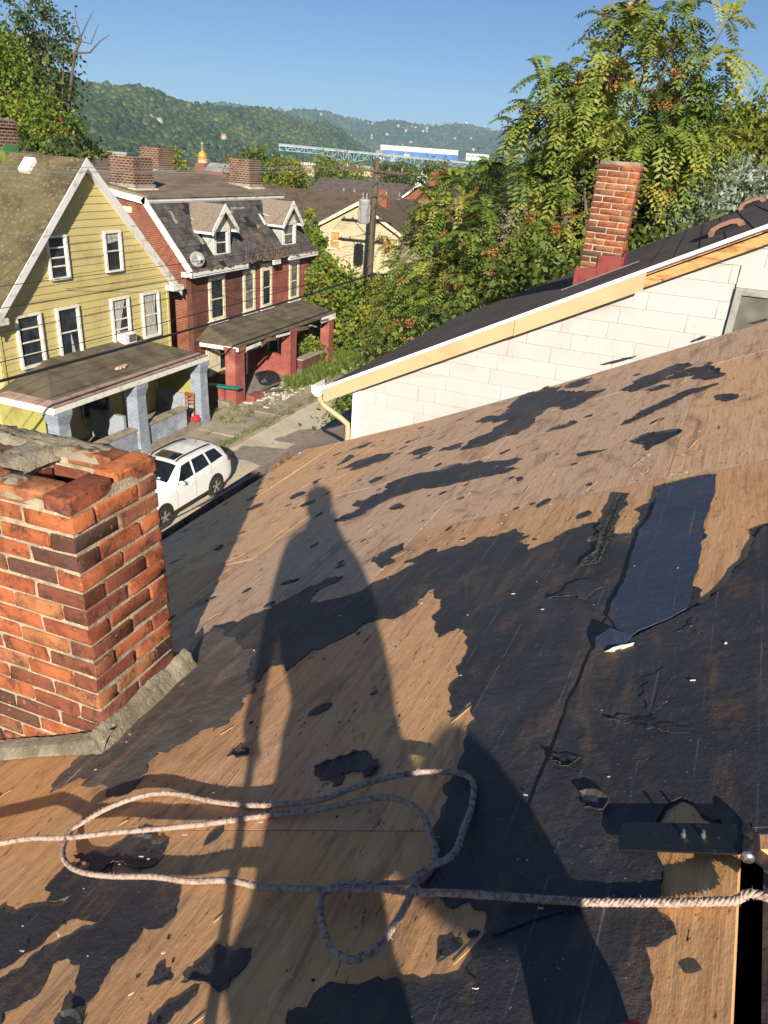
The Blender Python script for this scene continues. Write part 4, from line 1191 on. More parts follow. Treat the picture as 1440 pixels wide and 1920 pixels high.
# rake trim: white drip edge, cream metal cladding, bare board
xj1, xj2 = (-1.50, 7.45, 8.62)[0], (-0.35, 7.45, 9.21)[0]
def rake(nm, mat, x0, x1, zt_, zb, y0, y1):
    return MB().prism([(x0, y0, wz(x0) + zt_), (x1, y0, wz(x1) + zt_), (x1, y0, wz(x1) + zb), (x0, y0, wz(x0) + zb)], (0, y1 - y0, 0)).build(nm, mat, wh)
rake('drip_edge', MT['white_trim'], -3.63, WXR, .008, -.03, 7.415, 7.446)
rake('rake_cladding', MT['cream_trim'], -3.61, xj1 - .003, -.032, -.19, 7.43, 7.452)
rake('rake_cladding', MT['cream_trim'], xj1 + .003, xj2, -.032, -.195, 7.424, 7.452)
rake('rake_board', MT['raw_board'], xj2 - .05, WXR, -.032, -.175, 7.455, 7.475)
MB().prism([(-3.6, 7.455, wz(-3.6) - .06), (WXR, 7.455, wz(WXR) - .06), (WXR, 7.455, wz(WXR) - .075), (-3.6, 7.455, wz(-3.6) - .075)], (0, .15, 0)).build('soffit', MT['cream_trim'], wh)
# wall with individual shingles
m = MB().prism([(-3.27, 7.615, 0), (7.9, 7.615, 0), (7.9, 7.615, 7.5), (WXR, 7.615, wz(WXR) - .1), (-3.27, 7.615, wz(-3.27) - .1)], (0, .1, 0))
m.box(-3.27, 7.715, 0, -3.17, 12.3, wz(-3.27) - .1)
wwall = m.build('wall', nmat('sheathing_paper', srgb(176, 171, 162), [(srgb(160, 154, 144), 3, .4, .66)], .9), wh)
rr = random.Random(5)
z0 = 6.28
row = 0
EXP = .162
while z0 < 10.2:
    x = -3.22 - rr.uniform(0, .5) if row % 2 else -3.22 - rr.uniform(.1, .3)
    while x < 1.5:
        L = rr.choice((.62, .62, .62, .45, .8))
        a, b = max(x, -3.2) + .002, x + L - .002
        x += L
        if b < -3.15: continue
        lim = lambda q: wz(q) - .185
        t0, t1 = min(z0 + EXP - .003, lim(a)), min(z0 + EXP - .003, lim(b))
        if t1 < z0 + .01: continue
        if z0 + EXP > 8.25 and b > .42 and a < .5 and z0 < 9.2: b = min(b, .43)
        if a > .42 and z0 + EXP > 8.25 and z0 < 9.2: continue
        if b - a < .03: continue
        poly = [(a, z0)] if t0 > z0 else []
        poly = []
        if t0 < z0:
            a2 = -3.4 + (z0 + .185 - 7.69) / WS
            poly = [(a2, z0), (b, z0), (b, t1)]
        else:
            poly = [(a, z0), (b, z0), (b, t1)]
            if t0 < t1 - .001 and t1 > lim(b) - .001: poly += [(a, t0)]
            elif t0 < t1 - .001:
                xm = -3.4 + (t1 + .185 - 7.69) / WS
                poly += [(xm, t1), (a, t0)]
            else: poly += [(a, t0)]
        tilt = rr.uniform(.004, .007)
        P = [(px_, 7.614 - .002 - tilt * (1 - (pz - z0) / EXP), pz) for px_, pz in poly]
        MB().prism(P, (0, .0018 + .004, 0)).build('wall_shingle', MT['white_siding'], wwall)
    z0 += EXP
    row += 1
MB().box(-3.3, 7.575, 0, -3.2, 7.62, wz(-3.25) - .19).build('corner_board', MT['white_trim'], wh)
MB().box(-3.3, 7.622, 0, -3.272, 7.72, wz(-3.25) - .19).build('corner_board', MT['white_trim'], wh)
# window
wf = MB()
for a in ((.44, 8.2, .50, 9.17), (1.15, 8.2, 1.21, 9.17), (.50, 9.11, 1.15, 9.17), (.50, 8.2, 1.15, 8.26)):
    wf.box(a[0], 7.57, a[1], a[2], 7.63, a[3])
w = wf.build('window', MT['grey_metal'], wh)
MB().box(.435, 7.592, 9.172, 1.6, 7.613, 9.36).build('window_head', MT['white_siding'], wh)
MB().box(.5, 7.598, 8.26, 1.15, 7.604, 9.11).build('pane', MT['glass_grey'], w)
MB().box(.5, 7.585, 8.66, 1.15, 7.597, 8.70).build('meeting_rail', MT['white_trim'], w)
# gutter and downspout at the eave corner
g = MB()
pr_ = [(-3.63, 7.57), (-3.63, 7.48), (-3.66, 7.455), (-3.72, 7.455), (-3.76, 7.50), (-3.765, 7.57), (-3.755, 7.57), (-3.75, 7.505), (-3.715, 7.465), (-3.663, 7.465), (-3.64, 7.485), (-3.64, 7.57)]
g.prism([(x, 7.43, z) for x, z in pr_], (0, .32, 0))
g.prism([(-3.63, 7.426, 7.575), (-3.63, 7.426, 7.48), (-3.66, 7.426, 7.45), (-3.72, 7.426, 7.45), (-3.765, 7.426, 7.495), (-3.77, 7.426, 7.575)], (0, .01, 0))
g.build('gutter', MT['white_trim'], wh)
ds_ = MB()
path = [(-3.69, 7.5, 7.47), (-3.69, 7.5, 7.40), (-3.64, 7.51, 7.33), (-3.42, 7.54, 7.20), (-3.345, 7.56, 7.14), (-3.335, 7.56, 7.05), (-3.335, 7.56, 0.1)]
ds_.tube(path, .034, 8)
ds_.build('downspout', MT['cream_trim'], wh, True)
# porch roof on the street side
m = MB().prism([(-3.27, 7.3, 6.28), (-5.35, 7.3, 5.66), (-5.35, 13.2, 5.66), (-3.27, 13.2, 6.28)], (0, 0, -.05))
m.build('porch_roof', nmat('faded_brown_shingle', srgb(164, 146, 132), [(srgb(140, 124, 112), 1.2, .4, .66), (srgb(140, 126, 114), 12, .52, .7)], .95, (50, .4)), wh)
MB().box(-5.38, 7.3, 5.52, -5.352, 13.2, 5.665).build('porch_fascia', MT['porch_edge'], wh)
for y in (7.6, 10.2, 12.9): MB().box(-5.3, y, 0, -5.18, y + .12, 5.6).build('porch_post', MT['white_trim'], wh)
# chimney of separate bricks
def stack(parent, x0, y0, z0, nc, nx, ny, bl, bw, bh, j, ch, lean=0., nm='chimney', keep=None):
    LX_, LY_ = nx * (bl + j) - j, ny * (bl + j) - j
    T = Matrix.Translation((x0, y0, z0)) @ Matrix.Rotation(lean, 4, 'Y')
    e = .009
    cm = MB()
    pts = [T @ Vector((x, y, z)) for z in (-.3, nc * ch - .02) for x, y in ((e, e), (LX_ - e, e), (LX_ - e, LY_ - e), (e, LY_ - e))]
    cm.add(pts, [(0, 3, 2, 1), (4, 5, 6, 7), (0, 1, 5, 4), (1, 2, 6, 5), (2, 3, 7, 6), (3, 0, 4, 7)])
    c_ = cm.build(nm, MT['mortar'], parent)
    bv = brick_variants(bl, bw, bh, 4, 1, .001, .004)
    q = random.Random(int(x0 * 10))
    for c in range(nc):
        z = (c + .5) * ch
        sp_ = []
        if c % 2 == 0:
            for i in range(nx): sp_ += [(i * (bl + j) + bl / 2, bw / 2, 0), (i * (bl + j) + bl / 2, LY_ - bw / 2, 0)]
            for i in range(ny - 1): sp_ += [(bw / 2, LY_ / 2, 1), (LX_ - bw / 2, LY_ / 2, 1)]
        else:
            for i in range(nx - 1): sp_ += [(LX_ / 2, bw / 2, 0), (LX_ / 2, LY_ - bw / 2, 0)]
            for i in range(ny): sp_ += [(bw / 2, i * (bl + j) + bl / 2, 1), (LX_ - bw / 2, i * (bl + j) + bl / 2, 1)]
        for x, y, tn in sp_:
            w_ = T @ Vector((x, y, z))
            if keep and not keep(w_): continue
            M = T @ Matrix.Translation((x + q.gauss(0, .0015), y + q.gauss(0, .0015), z + q.gauss(0, .001))) @ Matrix.Rotation(q.gauss(0, .006) + (math.pi / 2 if tn else 0), 4, 'Z')
            brick_obj(q.choice(bv), M, c_)
    return c_, LX_, LY_, T
wc, lx_, ly_, T_ = stack(wh, -1.16, 8.88, 8.80, 21, 2, 2, .212, .1, .0505, .0125, .063, R(1.0), keep=lambda w: w.z + .05 > wz(w.x - .11))
MB().obox(T_ @ Vector((lx_ / 2, ly_ / 2, 21 * .063 + .008)), (lx_ / 2 - .01, 0, 0), (0, ly_ / 2 - .01, 0), (0, 0, .022)).build('cement_cap', MT['wash'], wc)
def fl_(pts, off): MB().prism(pts, off).build('flashing', MT['red_flash'], wh)
xa, xb, xc = -1.19, -.93, -.70
fl_([(xa, 8.862, wz(xa) + .01), (xb, 8.862, wz(xb) + .01), (xb, 8.862, wz(xb) + .10), (xa, 8.862, wz(xb) + .085)], (0, .014, 0))
fl_([(xb - .03, 8.856, wz(xb) + .0), (xc, 8.856, wz(xc) + .01), (xc, 8.856, wz(xc) + .13), (xb - .03, 8.856, wz(xc) + .12)], (0, .014, 0))
fl_([(xc + .004, 8.856, wz(xc) + .0), (xc + .004, 9.32, wz(xc) + .0), (xc + .004, 9.32, wz(xc) + .19), (xc + .004, 8.856, wz(xc) + .16)], (.012, 0, 0))
MB().prism([(-1.3, 8.80, wz(-1.3) + .012), (-.52, 8.80, wz(-.52) + .012), (-.52, 8.87, wz(-.52) + .012), (-1.3, 8.87, wz(-1.3) + .012)], (0, 0, .006)).build('flashing', MT['grey_metal'], wh)
# two hooded roof vents
for vx, vy in ((.27, 8.5), (.62, 12.0)):
    vt = MB()
    uvec, tv = Vector((1, 0, WS)).normalized(), Vector((0, 1, 0))
    o0 = Vector((vx, vy, wz(vx)))
    pf = [(-.17, 0), (-.165, .05), (-.13, .085), (-.05, .1), (.05, .1), (.13, .085), (.17, .04), (.175, 0), (.12, 0), (.1, .045), (.05, .06), (-.05, .06), (-.1, .045), (-.12, 0)]
    vt.prism([o0 + uvec * a + WN * b for a, b in pf], tv * .3)
    vt.build('roof_vent', MT['brown_vent'], wh)
    MB().obox(o0 + tv * .15 + WN * .02, uvec * .11, tv * .14, WN * .025).build('vent_throat', MT['soot_shade_black'], wh)

# ------------------------------------------------------------------ windows on walls facing the street (+x)
def window(parent, xf, y0, y1, z0, z1, mat, rails=(.5,), proud=.085, fw=.075, pane='glass', curtain=None, sill=None, name='window'):
    m = MB()
    m.box(xf - .02, y0, z0, xf + proud, y0 + fw, z1); m.box(xf - .02, y1 - fw, z0, xf + proud, y1, z1)
    m.box(xf - .02, y0 + fw, z1 - fw, xf + proud, y1 - fw, z1); m.box(xf - .02, y0 + fw, z0, xf + proud + .02, y1 - fw, z0 + fw)
    w = m.build(name, mat, parent)
    a, b, c, d = y0 + fw, y1 - fw, z0 + fw, z1 - fw
    MB().box(xf + .012, a, c, xf + .02, b, d).build('pane', MT[pane], w)
    MB().box(xf + .02, a, c, xf + .045, a + .04, d).build('sash_stile', mat, w)
    MB().box(xf + .02, b - .04, c, xf + .045, b, d).build('sash_stile', mat, w)
    for r in rails:
        zz = c + (d - c) * r
        MB().box(xf + .0205, a + .04, zz - .022, xf + .05, b - .04, zz + .022).build('sash_rail', mat, w)
    if curtain:
        cm = MB()
        n = 14
        for i in range(n):
            t0, t1 = i / n, (i + 1) / n
            w0 = curtain(t0); w1 = curtain(t1)
            for k in range(6):
                u0, u1 = k / 6, (k + 1) / 6
                yy0 = lambda u, ww: a + .05 + (b - a - .1) * (ww[0] + (ww[1] - ww[0]) * u)
                x_ = xf + .0225 + .004 * (k % 2)
                cm.quad((x_, yy0(u0, w0), d - (d - c) * t0), (x_ + .003, yy0(u1, w0), d - (d - c) * t0), (x_ + .003, yy0(u1, w1), d - (d - c) * t1), (x_, yy0(u0, w1), d - (d - c) * t1))
        cm.build('curtain', MT['curtain'], w)
    if sill:
        MB().box(xf - .02, y0 - .1, z0 - .12, xf + .13, y1 + .1, z0 - .003).build('sill', sill, w)
    return w

def clapboards(parent, xf, zlo, zhi, exp, edge0, edge1, mat, th=.03):
    """edge0/edge1: wall limits along y as functions of height"""
    z = zlo
    while z < zhi:
        z2 = min(z + exp, zhi)
        a0, b0, a1, b1 = edge0(z), edge1(z), edge0(z2), edge1(z2)
        if b0 - a0 < .05: break
        if b1 < a1: a1 = b1 = (a1 + b1) / 2
        m = MB().add([(xf, a0, z), (xf + th, a0, z), (xf + th, b0, z), (xf, b0, z), (xf, a1, z2), (xf + .006, a1, z2), (xf + .006, b1, z2), (xf, b1, z2)],
                     [(0, 3, 2, 1), (4, 5, 6, 7), (0, 1, 5, 4), (1, 2, 6, 5), (2, 3, 7, 6), (3, 0, 4, 7)])
        m.build('clapboard', mat, parent)
        z = z2

# ------------------------------------------------------------------ yellow gabled house
YX, YC, YHW, YE, YA = -18.7, 20.15, 4.1, 5.15, 9.25
yh = thing('clapboard_house', 'yellow clapboard house with steep front gable and olive roof', 'house', (YX, YC, 0))
k_ = (YA - YE) / YHW
m = MB().prism([(YX, YC - YHW, 0), (YX, YC + YHW, 0), (YX, YC + YHW, YE), (YX, YC, YA - .02), (YX, YC - YHW, YE)], (-9.5, 0, 0))
yw = m.build('wall', MT['yellow_siding'], yh)
clapboards(yw, YX + .002, 0, YA - .1, .236, lambda z: YC - YHW + max(0, (z - YE) / k_), lambda z: YC + YHW - max(0, (z - YE) / k_), MT['yellow_siding'])
for s in (-1, 1):
    MB().box(YX + .002, YC + s * YHW, 0, YX + .05, YC + s * (YHW - .11), YE - .05).build('corner_board', MT['yellow_siding'], yh)
# roof slopes with overhang
sn = 1 / math.hypot(1, k_)
for s in (-1, 1):
    ov = .42
    a = (YC, YA + .12); b = (YC + s * (YHW + ov), YA + .12 - k_ * (YHW + ov))
    m = MB().prism([(YX + .34, a[0], a[1]), (YX + .34, b[0], b[1]), (YX - 9.8, b[0], b[1]), (YX - 9.8, a[0], a[1])], (0, 0, -.1))
    rf = m.build('roof', MT['olive_shingle'], yh)
    n_ = Vector((0, s * k_, 1)).normalized()
    for i in range(22):       # shingle courses
        t0, t1 = i / 22, (i + 1) / 22
        p0 = Vector((0, a[0] + (b[0] - a[0]) * (t0 + t1) / 2, a[1] + (b[1] - a[1]) * (t0 + t1) / 2))
        h = Vector((0, b[0] - a[0], b[1] - a[1])) / 44
        MB().obox(Vector((YX - 4.75, p0.y, p0.z)) + n_ * .008, (5.04, 0, 0), h + n_ * .004, n_ * .006).build('shingle_course', MT['olive_shingle'], rf)
    # barge board on the gable
    MB().prism([(YX + .345, a[0], a[1] + .03), (YX + .345, b[0], b[1] + .03), (YX + .345, b[0], b[1] - .27), (YX + .345, a[0], a[1] - .27)], (.035, 0, 0)).build('barge_board', MT['white_dirty'], yh)
    MB().prism([(YX + .04, a[0], a[1] - .12), (YX + .04, b[0], b[1] - .12), (YX + .04, b[0], b[1] - .16), (YX + .04, a[0], a[1] - .16)], (.3, 0, 0)).build('soffit', MT['white_dirty'], yh)
    yb = YC + s * (YHW + .16)
    MB().box(YX + .03, yb - .32, YE - .32, YX + .42, yb + .32, YE - .14).build('eave_return', MT['white_dirty'], yh)
cur = lambda t: (.12, .12 + .7 * (1 - t) ** 1.2 + .08)
cur2 = lambda t: (.05, .95 - .12 * math.sin(t * 3))
fr = MT['frame_white']
for y0, y1, z0, z1, rl, cu in ((18.35, 19.2, 5.8, 7.15, (.28, .5, .75), None), (20.9, 21.75, 5.78, 7.15, (.52,), lambda t: (.0, 1.0 if t < .22 else .0)), (16.75, 17.75, 3.28, 4.93, (.22, .48, .76), None), (18.4, 19.4, 3.28, 4.93, (.5,), lambda t: (.55, .55 + .4 * max(0, t - .5))), (20.95, 21.9, 3.22, 4.9, (.32, .55, .8), cur), (22.6, 23.6, 3.2, 4.88, (.5,), cur2)):
    window(yh, YX + .022, y0, y1, z0, z1, fr, rl, curtain=cu)
# air conditioner in the third window
ac = thing('air_conditioner', 'white window air conditioner in the yellow house', 'air conditioner', (YX + .2, 21.45, 3.3))
MB().box(YX + .03, 21.15, 3.305, YX + .42, 21.75, 3.66).build('casing', MT['white_trim'], ac)
MB().box(YX + .421, 21.33, 3.35, YX + .428, 21.72, 3.62).build('grille', MT['grey_metal'], ac)
for i in range(5): MB().box(YX + .4285, 21.34, 3.375 + i * .05, YX + .434, 21.71, 3.395 + i * .05).build('louvre', MT['black_plastic'], ac)
# roof vent and chimneys
MB().prism([(YX - 1.9, YC - .25, YA - .09), (YX - 1.45, YC - .25, YA - .09), (YX - 1.45, YC - .6, YA - .44), (YX - 1.9, YC - .6, YA - .44)], (0, -.05, .12)).build('roof_vent', MT['white_trim'], yh)
def plain_chimney(parent, x0, y0, x1, y1, z0, z1, mat, cap=True, nm='chimney'):
    c = MB().box(x0, y0, z0, x1, y1, z1).build(nm, mat, parent)
    if cap:
        MB().box(x0 - .05, y0 - .05, z1 - .22, x1 + .05, y1 + .05, z1 - .1).build('corbel', mat, c)
        MB().box(x0 + .03, y0 + .03, z1 + .002, x1 - .03, y1 - .03, z1 + .06).build('cement_cap', MT['wash'], c)
    return c
plain_chimney(yh, -22.7, 19.75, -21.6, 20.65, 7.6, 10.3, MT['chimney_brick'])
MB().prism([(-21.57, 19.5, 8.7), (-21.57, 20.55, 9.3), (-21.57, 20.55, 9.6), (-21.57, 20.0, 9.6), (-21.57, 19.5, 8.95)], (.03, 0, 0)).build('chimney_flashing', nmat('green_flashing', srgb(70, 122, 72), [(srgb(150, 160, 70), 2, .5, .7)], .7), yh)
MB().tube([(-26.3, 20.4, 8.9), (-26.3, 20.36, 10.1)], .04, 6).build('vent_pipe', MT['frame_white'], yh)
# porch: hipped roof
ze, yl, yr_ = 2.77, 15.55, 23.35
E_ = [(-16.3, yl, ze), (-16.3, yr_, ze), (YX + .03, yr_, ze), (YX + .03, yl, ze)]
Rg = [(YX + .03, 17.7, 3.42), (YX + .03, 22.0, 3.38)]
m = MB()
for q in ((E_[0], E_[1], Rg[1], Rg[0]), (E_[1], E_[2], Rg[1]), (E_[3], E_[0], Rg[0])): m.quad(*q)
m.quad(*[(x, y, z - .03) for x, y, z in E_][::-1])
for i in range(4):
    a, b = E_[i], E_[(i + 1) % 4]
    m.quad((a[0], a[1], a[2] - .03), (b[0], b[1], b[2] - .03), b, a)
pr = m.build('porch_roof', MT['porch_shingle'], yh)
# pinkish drip course along the eaves and the white fascia
def strip(a, b, inset, up, mat, nm):
    a, b = Vector(a), Vector(b)
    return MB().prism([a, b, b + inset, a + inset], up).build(nm, mat, yh)
sl_ = .62 / 2.37
MB().prism([(-16.3, yl, ze + .004), (-16.3, yr_, ze + .004), (-16.62, yr_ - .2, ze + .004 + .32 * sl_), (-16.62, yl + .3, ze + .004 + .32 * sl_)], (0, 0, .022)).build('drip_course', MT['porch_edge'], yh)
MB().prism([(-16.3, yl - .004, ze + .004), (-16.62, yl + .296, ze + .004 + .32 * sl_), (-18.3, yl + .3, ze + .09), (-18.6, yl, ze + .004)], (0, 0, .022)).build('drip_course', MT['porch_edge'], yh)
MB().box(-16.285, yl - .02, ze - .17, -16.255, yr_ + .02, ze - .01).build('porch_fascia', MT['frame_white'], yh)
MB().box(-18.65, yl - .045, ze - .2, -16.286, yl - .015, ze - .0).build('porch_fascia', MT['white_trim'], yh)
MB().box(-18.65, yr_ + .015, ze - .2, -16.286, yr_ + .045, ze).build('porch_fascia', MT['white_trim'], yh)
MB().box(-18.66, yl + .05, ze - .1, -16.35, yr_ - .05, ze - .06).build('porch_ceiling', MT['white_dirty'], yh)
for yc, w_ in ((15.9, .24), (19.42, .24), (23.05, .25)):
    c = MB()
    for z0, z1, h0, h1 in ((0, .5, .27, .25), (.5, 2.15, .25, .22), (2.15, 2.45, .22, .3), (2.45, 2.6, .3, .3)):
        c.add([(-16.55 + sx * h, yc + sy * h, z) for z, h in ((z0, h0), (z1, h1)) for sx, sy in ((-1, -1), (1, -1), (1, 1), (-1, 1))], [(0, 3, 2, 1), (4, 5, 6, 7), (0, 1, 5, 4), (1, 2, 6, 5), (2, 3, 7, 6), (3, 0, 4, 7)])
    c.build('porch_column', MT['grey_paint'], yh)
MB().box(-18.66, yl, -.2, -16.3, 23.35, .3).build('porch_floor', MT['patch'], yh)
MB().box(-16.68, 16.2, .3, -16.42, 19.15, .98).build('porch_parapet', MT['grey_paint'], yh)
MB().box(-16.68, 19.7, .3, -16.42, 22.0, .98).build('porch_parapet', MT['grey_paint'], yh)
MB().box(-16.72, 19.7, .982, -16.38, 22.03, 1.05).build('parapet_cap', MT['kerb'], yh)
MB().box(-16.72, 16.2, .982, -16.38, 19.15, 1.05).build('parapet_cap', MT['kerb'], yh)
MB().box(-18.6, 23.1, .3, -16.85, 23.3, 1.15).build('porch_parapet', MT['grey_wall'], yh)
MB().box(-18.6, 19.33, .3, -17.1, 19.45, 1.3).build('porch_divider', MT['grey_wall'], yh)
m = MB().prism([(-18.6, 23.16, 1.16), (-16.85, 23.16, 1.16), (-16.85, 23.16, 2.55), (-18.6, 23.16, 2.55)], (0, .03, 0)); m.build('side_panel', MT['yellow_panel'], yh)
m = MB().prism([(-18.6, 15.68, .9), (-16.85, 15.68, .9), (-16.85, 15.68, 2.55), (-18.6, 15.68, 2.55)], (0, .03, 0)); m.build('side_panel', MT['yellow_panel'], yh)
window(yh, YX + .022, 16.4, 18.1, .95, 2.45, MT['grey_metal'], (.5,))
window(yh, YX + .022, 19.0, 20.4, .95, 2.45, MT['grey_metal'], (.5,))
window(yh, YX + .022, 21.2, 22.2, .32, 2.4, MT['frame_white'], (.35, .7), name='door')

# chair, cloth and clutter on the yellow porch
ch_ = thing('chair', 'brown wooden ladder-back chair standing on the yellow house porch', 'chair', (-16.75, 22.45, .3))
for sx in (-1, 1):
    MB().obox((-16.75 + sx * .19, 22.26, .53), (.018, 0, 0), (0, .018, 0), (0, 0, .23)).build('leg', MT['chair_wood'], ch_)
    MB().obox((-16.75 + sx * .19, 22.66, .83), (.018, 0, 0), (0, .02, 0), (0, .02, .53)).build('back_post', MT['chair_wood'], ch_)
MB().box(-16.97, 22.24, .75, -16.53, 22.66, .80).build('seat', MT['black_plastic'], ch_)
for z in (.95, 1.1, 1.24): MB().box(-16.92, 22.66, z, -16.58, 22.69, z + .06).build('slat', MT['chair_wood'], ch_)
MB().box(-16.95, 22.68, 1.3, -16.55, 22.71, 1.39).build('top_rail', MT['chair_wood'], ch_)
def lump_thing(nm, lab, cat, c, s, mat, seed=1, amp=.2, group=None):
    v, f = ICO2
    q = np.random.default_rng(seed)
    m = MB().add([(c[0] + p[0] * s[0] * k1, c[1] + p[1] * s[1] * k1, c[2] + max(p[2], -.55) * s[2] * k1) for p, k1 in zip(v, 1 + q.normal(0, amp, len(v)))], [tuple(t) for t in f])
    return tag(m.build(nm, mat, None), lab, cat, group)
lump_thing('cloth_bundle', 'crumpled red cloth on the porch floor beside the brown chair', 'cloth', (-16.45, 22.6, .40), (.16, .18, .16), MT['red_cloth'], 2)
lump_thing('bin_bag', 'black bag slumped behind the grey parapet of the yellow porch', 'bag', (-17.2, 18.3, .5), (.4, .55, .35), MT['bag_black'], 3)
ss = thing('roof_rubbish', 'pale pink scrap of wood fibre lying on the yellow house porch roof', 'rubbish', (-17.1, 19.4, 3.0))
for i in range(5):
    zz = ze + (17.1 - 16.3) * sl_ + .02
    MB().obox((-17.12 + .03 * (i % 2), 19.3 + i * .09, zz + .03), (.06, .02, .01), (-.02, .07, .01), (0, 0, .03)).build('splinter', nmat('pink_fibre', srgb(206, 168, 146), [], .9), ss)

# ------------------------------------------------------------------ red brick house with mansard roof
RX, R0, R1 = -18.55, 25.25, 36.0
rh = thing('brick_house', 'derelict red brick house with slate mansard roof, two dormers and three chimneys', 'house', (RX, 30, 0))
TOPX, TOPZ, EVZ = -20.3, 8.0, 5.32
m = MB().prism([(RX, R0, 0), (RX, R0, EVZ), (TOPX - .1, R0, TOPZ - .1), (-25.0, R0, 8.55), (-29, R0, 8.2), (-29, R0, 0)], (0, .35, 0))
m.build('gable_wall', MT['side_brick'], rh)
m = MB().prism([(RX, R1 - .35, 0), (RX, R1 - .35, EVZ), (TOPX - .1, R1 - .35, TOPZ - .1), (-25.0, R1 - .35, 8.55), (-29, R1 - .35, 8.2), (-29, R1 - .35, 0)], (0, .35, 0))
m.build('gable_wall', MT['side_brick'], rh)
ymid = 30.5
MB().box(RX - .35, R0 + .352, 0, RX - .002, ymid, EVZ).build('front_wall', MT['brown_brick'], rh)
MB().box(RX - .348, ymid, 0, RX + .006, R1 - .352, EVZ).build('front_wall', MT['red_paint_brick'], rh)
MB().box(-29, R0 + .4, 0, -28.7, R1 - .4, 8.2).build('rear_wall', MT['side_brick'], rh)
# mansard: backing plane plus separate slates
ma, mb_ = Vector((RX + .34, 0, EVZ + .12)), Vector((TOPX, 0, TOPZ))
md = (mb_ - ma); ml = md.length; mu = md / ml; mn = Vector((-mu.z, 0, mu.x)) * -1
if mn.x < 0: mn = -mn
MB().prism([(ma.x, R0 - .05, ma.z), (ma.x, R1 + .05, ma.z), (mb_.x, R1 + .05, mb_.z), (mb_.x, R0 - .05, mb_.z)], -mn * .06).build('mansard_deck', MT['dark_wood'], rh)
mans = rh
dorm = [(27.15, 28.7), (33.0, 34.65)]
rr = random.Random(8)
rows, cols = 12, 26
re_, ce_ = ml / rows, (R1 - R0) / cols
for i in range(rows):
    for j in range(-1, cols):
        y0 = R0 - .02 + (j + (.5 if i % 2 else 0)) * ce_; y1 = y0 + ce_ - .012
        y0, y1 = max(y0, R0 - .04), min(y1, R1 + .04)
        if y1 - y0 < .06: continue
        yc_ = (y0 + y1) / 2
        if any(a + .0 < yc_ < b - .0 for a, b in dorm) and 1 < i < 10: continue
        if (i, j) in ((3, 3), (6, 14), (6, 15), (7, 14), (2, 4)) or rr.random() < .025: continue
        c = ma + mu * (i + .5) * re_ + mn * (.014 + rr.uniform(0, .008)); c.y = yc_
        d = Vector((0, 1, 0)) * (y1 - y0) / 2
        rot = rr.gauss(0, .02)
        MB().obox(c, d + mu * rot * .2, mu * (re_ * .56) - mn * .009, mn * .006).build('slate', MT['slate'], mans)
# flat grey tin band at the top, patched valley strips
MB().obox(ma + mu * (ml - .12) + mn * .036 + Vector((0, (R0 + R1) / 2, 0)), (0, (R1 - R0) / 2, 0), mu * .17, mn * .004).build('tin_band', MT['grey_metal'], rh)
# bare weathered streaks, tin patches, and black patches painted for the shade in holes
rr = random.Random(31)
for y_, t_, w_, h_, mt_ in ((26.2, .72, .12, .5, 'grey_metal'), (28.95, .6, .1, .7, 'white_dirty'), (29.3, .5, .16, .55, 'grey_metal'), (30.2, .75, .5, .16, 'tan_shingle'), (32.2, .45, .12, .5, 'ridge_board'), (31.2, .8, .6, .12, 'grey_metal'), (32.7, .6, .1, .5, 'white_dirty'), (26.6, .25, .2, .16, 'soot_shade_black'), (31.6, .52, .3, .17, 'soot_shade_black'), (31.95, .5, .1, .16, 'raw_board'), (27.0, .4, .1, .45, 'grey_metal'), (30.6, .22, .3, .2, 'ridge_board')):
    poly_ = jag([(-w_, -h_), (w_, -h_ * .8), (w_ * .8, h_), (-w_ * .9, h_ * .9)], .12, .8, int(y_ * 10))
    c_ = ma + mu * ml * t_ + mn * .034
    MB().prism([Vector((c_.x, y_, c_.z)) + Vector((0, p_.x, 0)) + mu * p_.y * .6 for p_ in poly_], mn * .006).build('roof_patch', MT[mt_], rh)
# left verge boards
MB().prism([Vector((ma.x, R0 - .06, ma.z)) + mn * .08, Vector((mb_.x, R0 - .06, mb_.z)) + mn * .08, Vector((mb_.x, R0 - .06, mb_.z)) - mn * .17, Vector((ma.x, R0 - .06, ma.z)) - mn * .17], (0, -.05, 0)).build('verge_board', MT['white_dirty'], rh)
MB().prism([(TOPX + .12, R0 - .06, TOPZ + .08), (-25, R0 - .06, 8.72), (-25, R0 - .06, 8.42), (TOPX + .06, R0 - .06, TOPZ - .24)], (0, -.05, 0)).build('verge_board', MT['white_dirty'], rh)
# upper low-pitched roof
m = MB().prism([(TOPX + .22, R0 - .12, TOPZ + .08), (TOPX + .22, R1 + .1, TOPZ + .08), (-25, R1 + .1, 8.72), (-25, R0 - .12, 8.72)], (0, 0, -.08))
m.prism([(-25, R0 - .12, 8.72), (-25, R1 + .1, 8.72), (-29.2, R1 + .1, 8.2), (-29.2, R0 - .12, 8.2)], (0, 0, -.08))
ur = m.build('upper_roof', MT['tan_shingle'], rh)
for i in range(18):
    x_ = TOPX + .2 - i * .26
    zz = TOPZ + .08 + (TOPX + .22 - x_) * (.64 / (25 + TOPX + .22))
    MB().obox((x_ - .13, (R0 + R1) / 2, zz + .02), (.13, 0, -.016 + .006), (0, (R1 - R0) / 2 + .08, 0), (0, 0, .004)).build('shingle_course', MT['tan_shingle'], ur)
# cornice below the upper roof: three lengths, one slipping
for y0, y1, dz in ((R0 - .1, 28.0, 0), (28.02, 31.5, -.015), (31.52, R1 + .08, .01)):
    MB().box(TOPX - .02, y0, TOPZ - .24 + dz, TOPX + .16, y1, TOPZ - .015 + dz).build('cornice', MT['white_dirty'], rh)
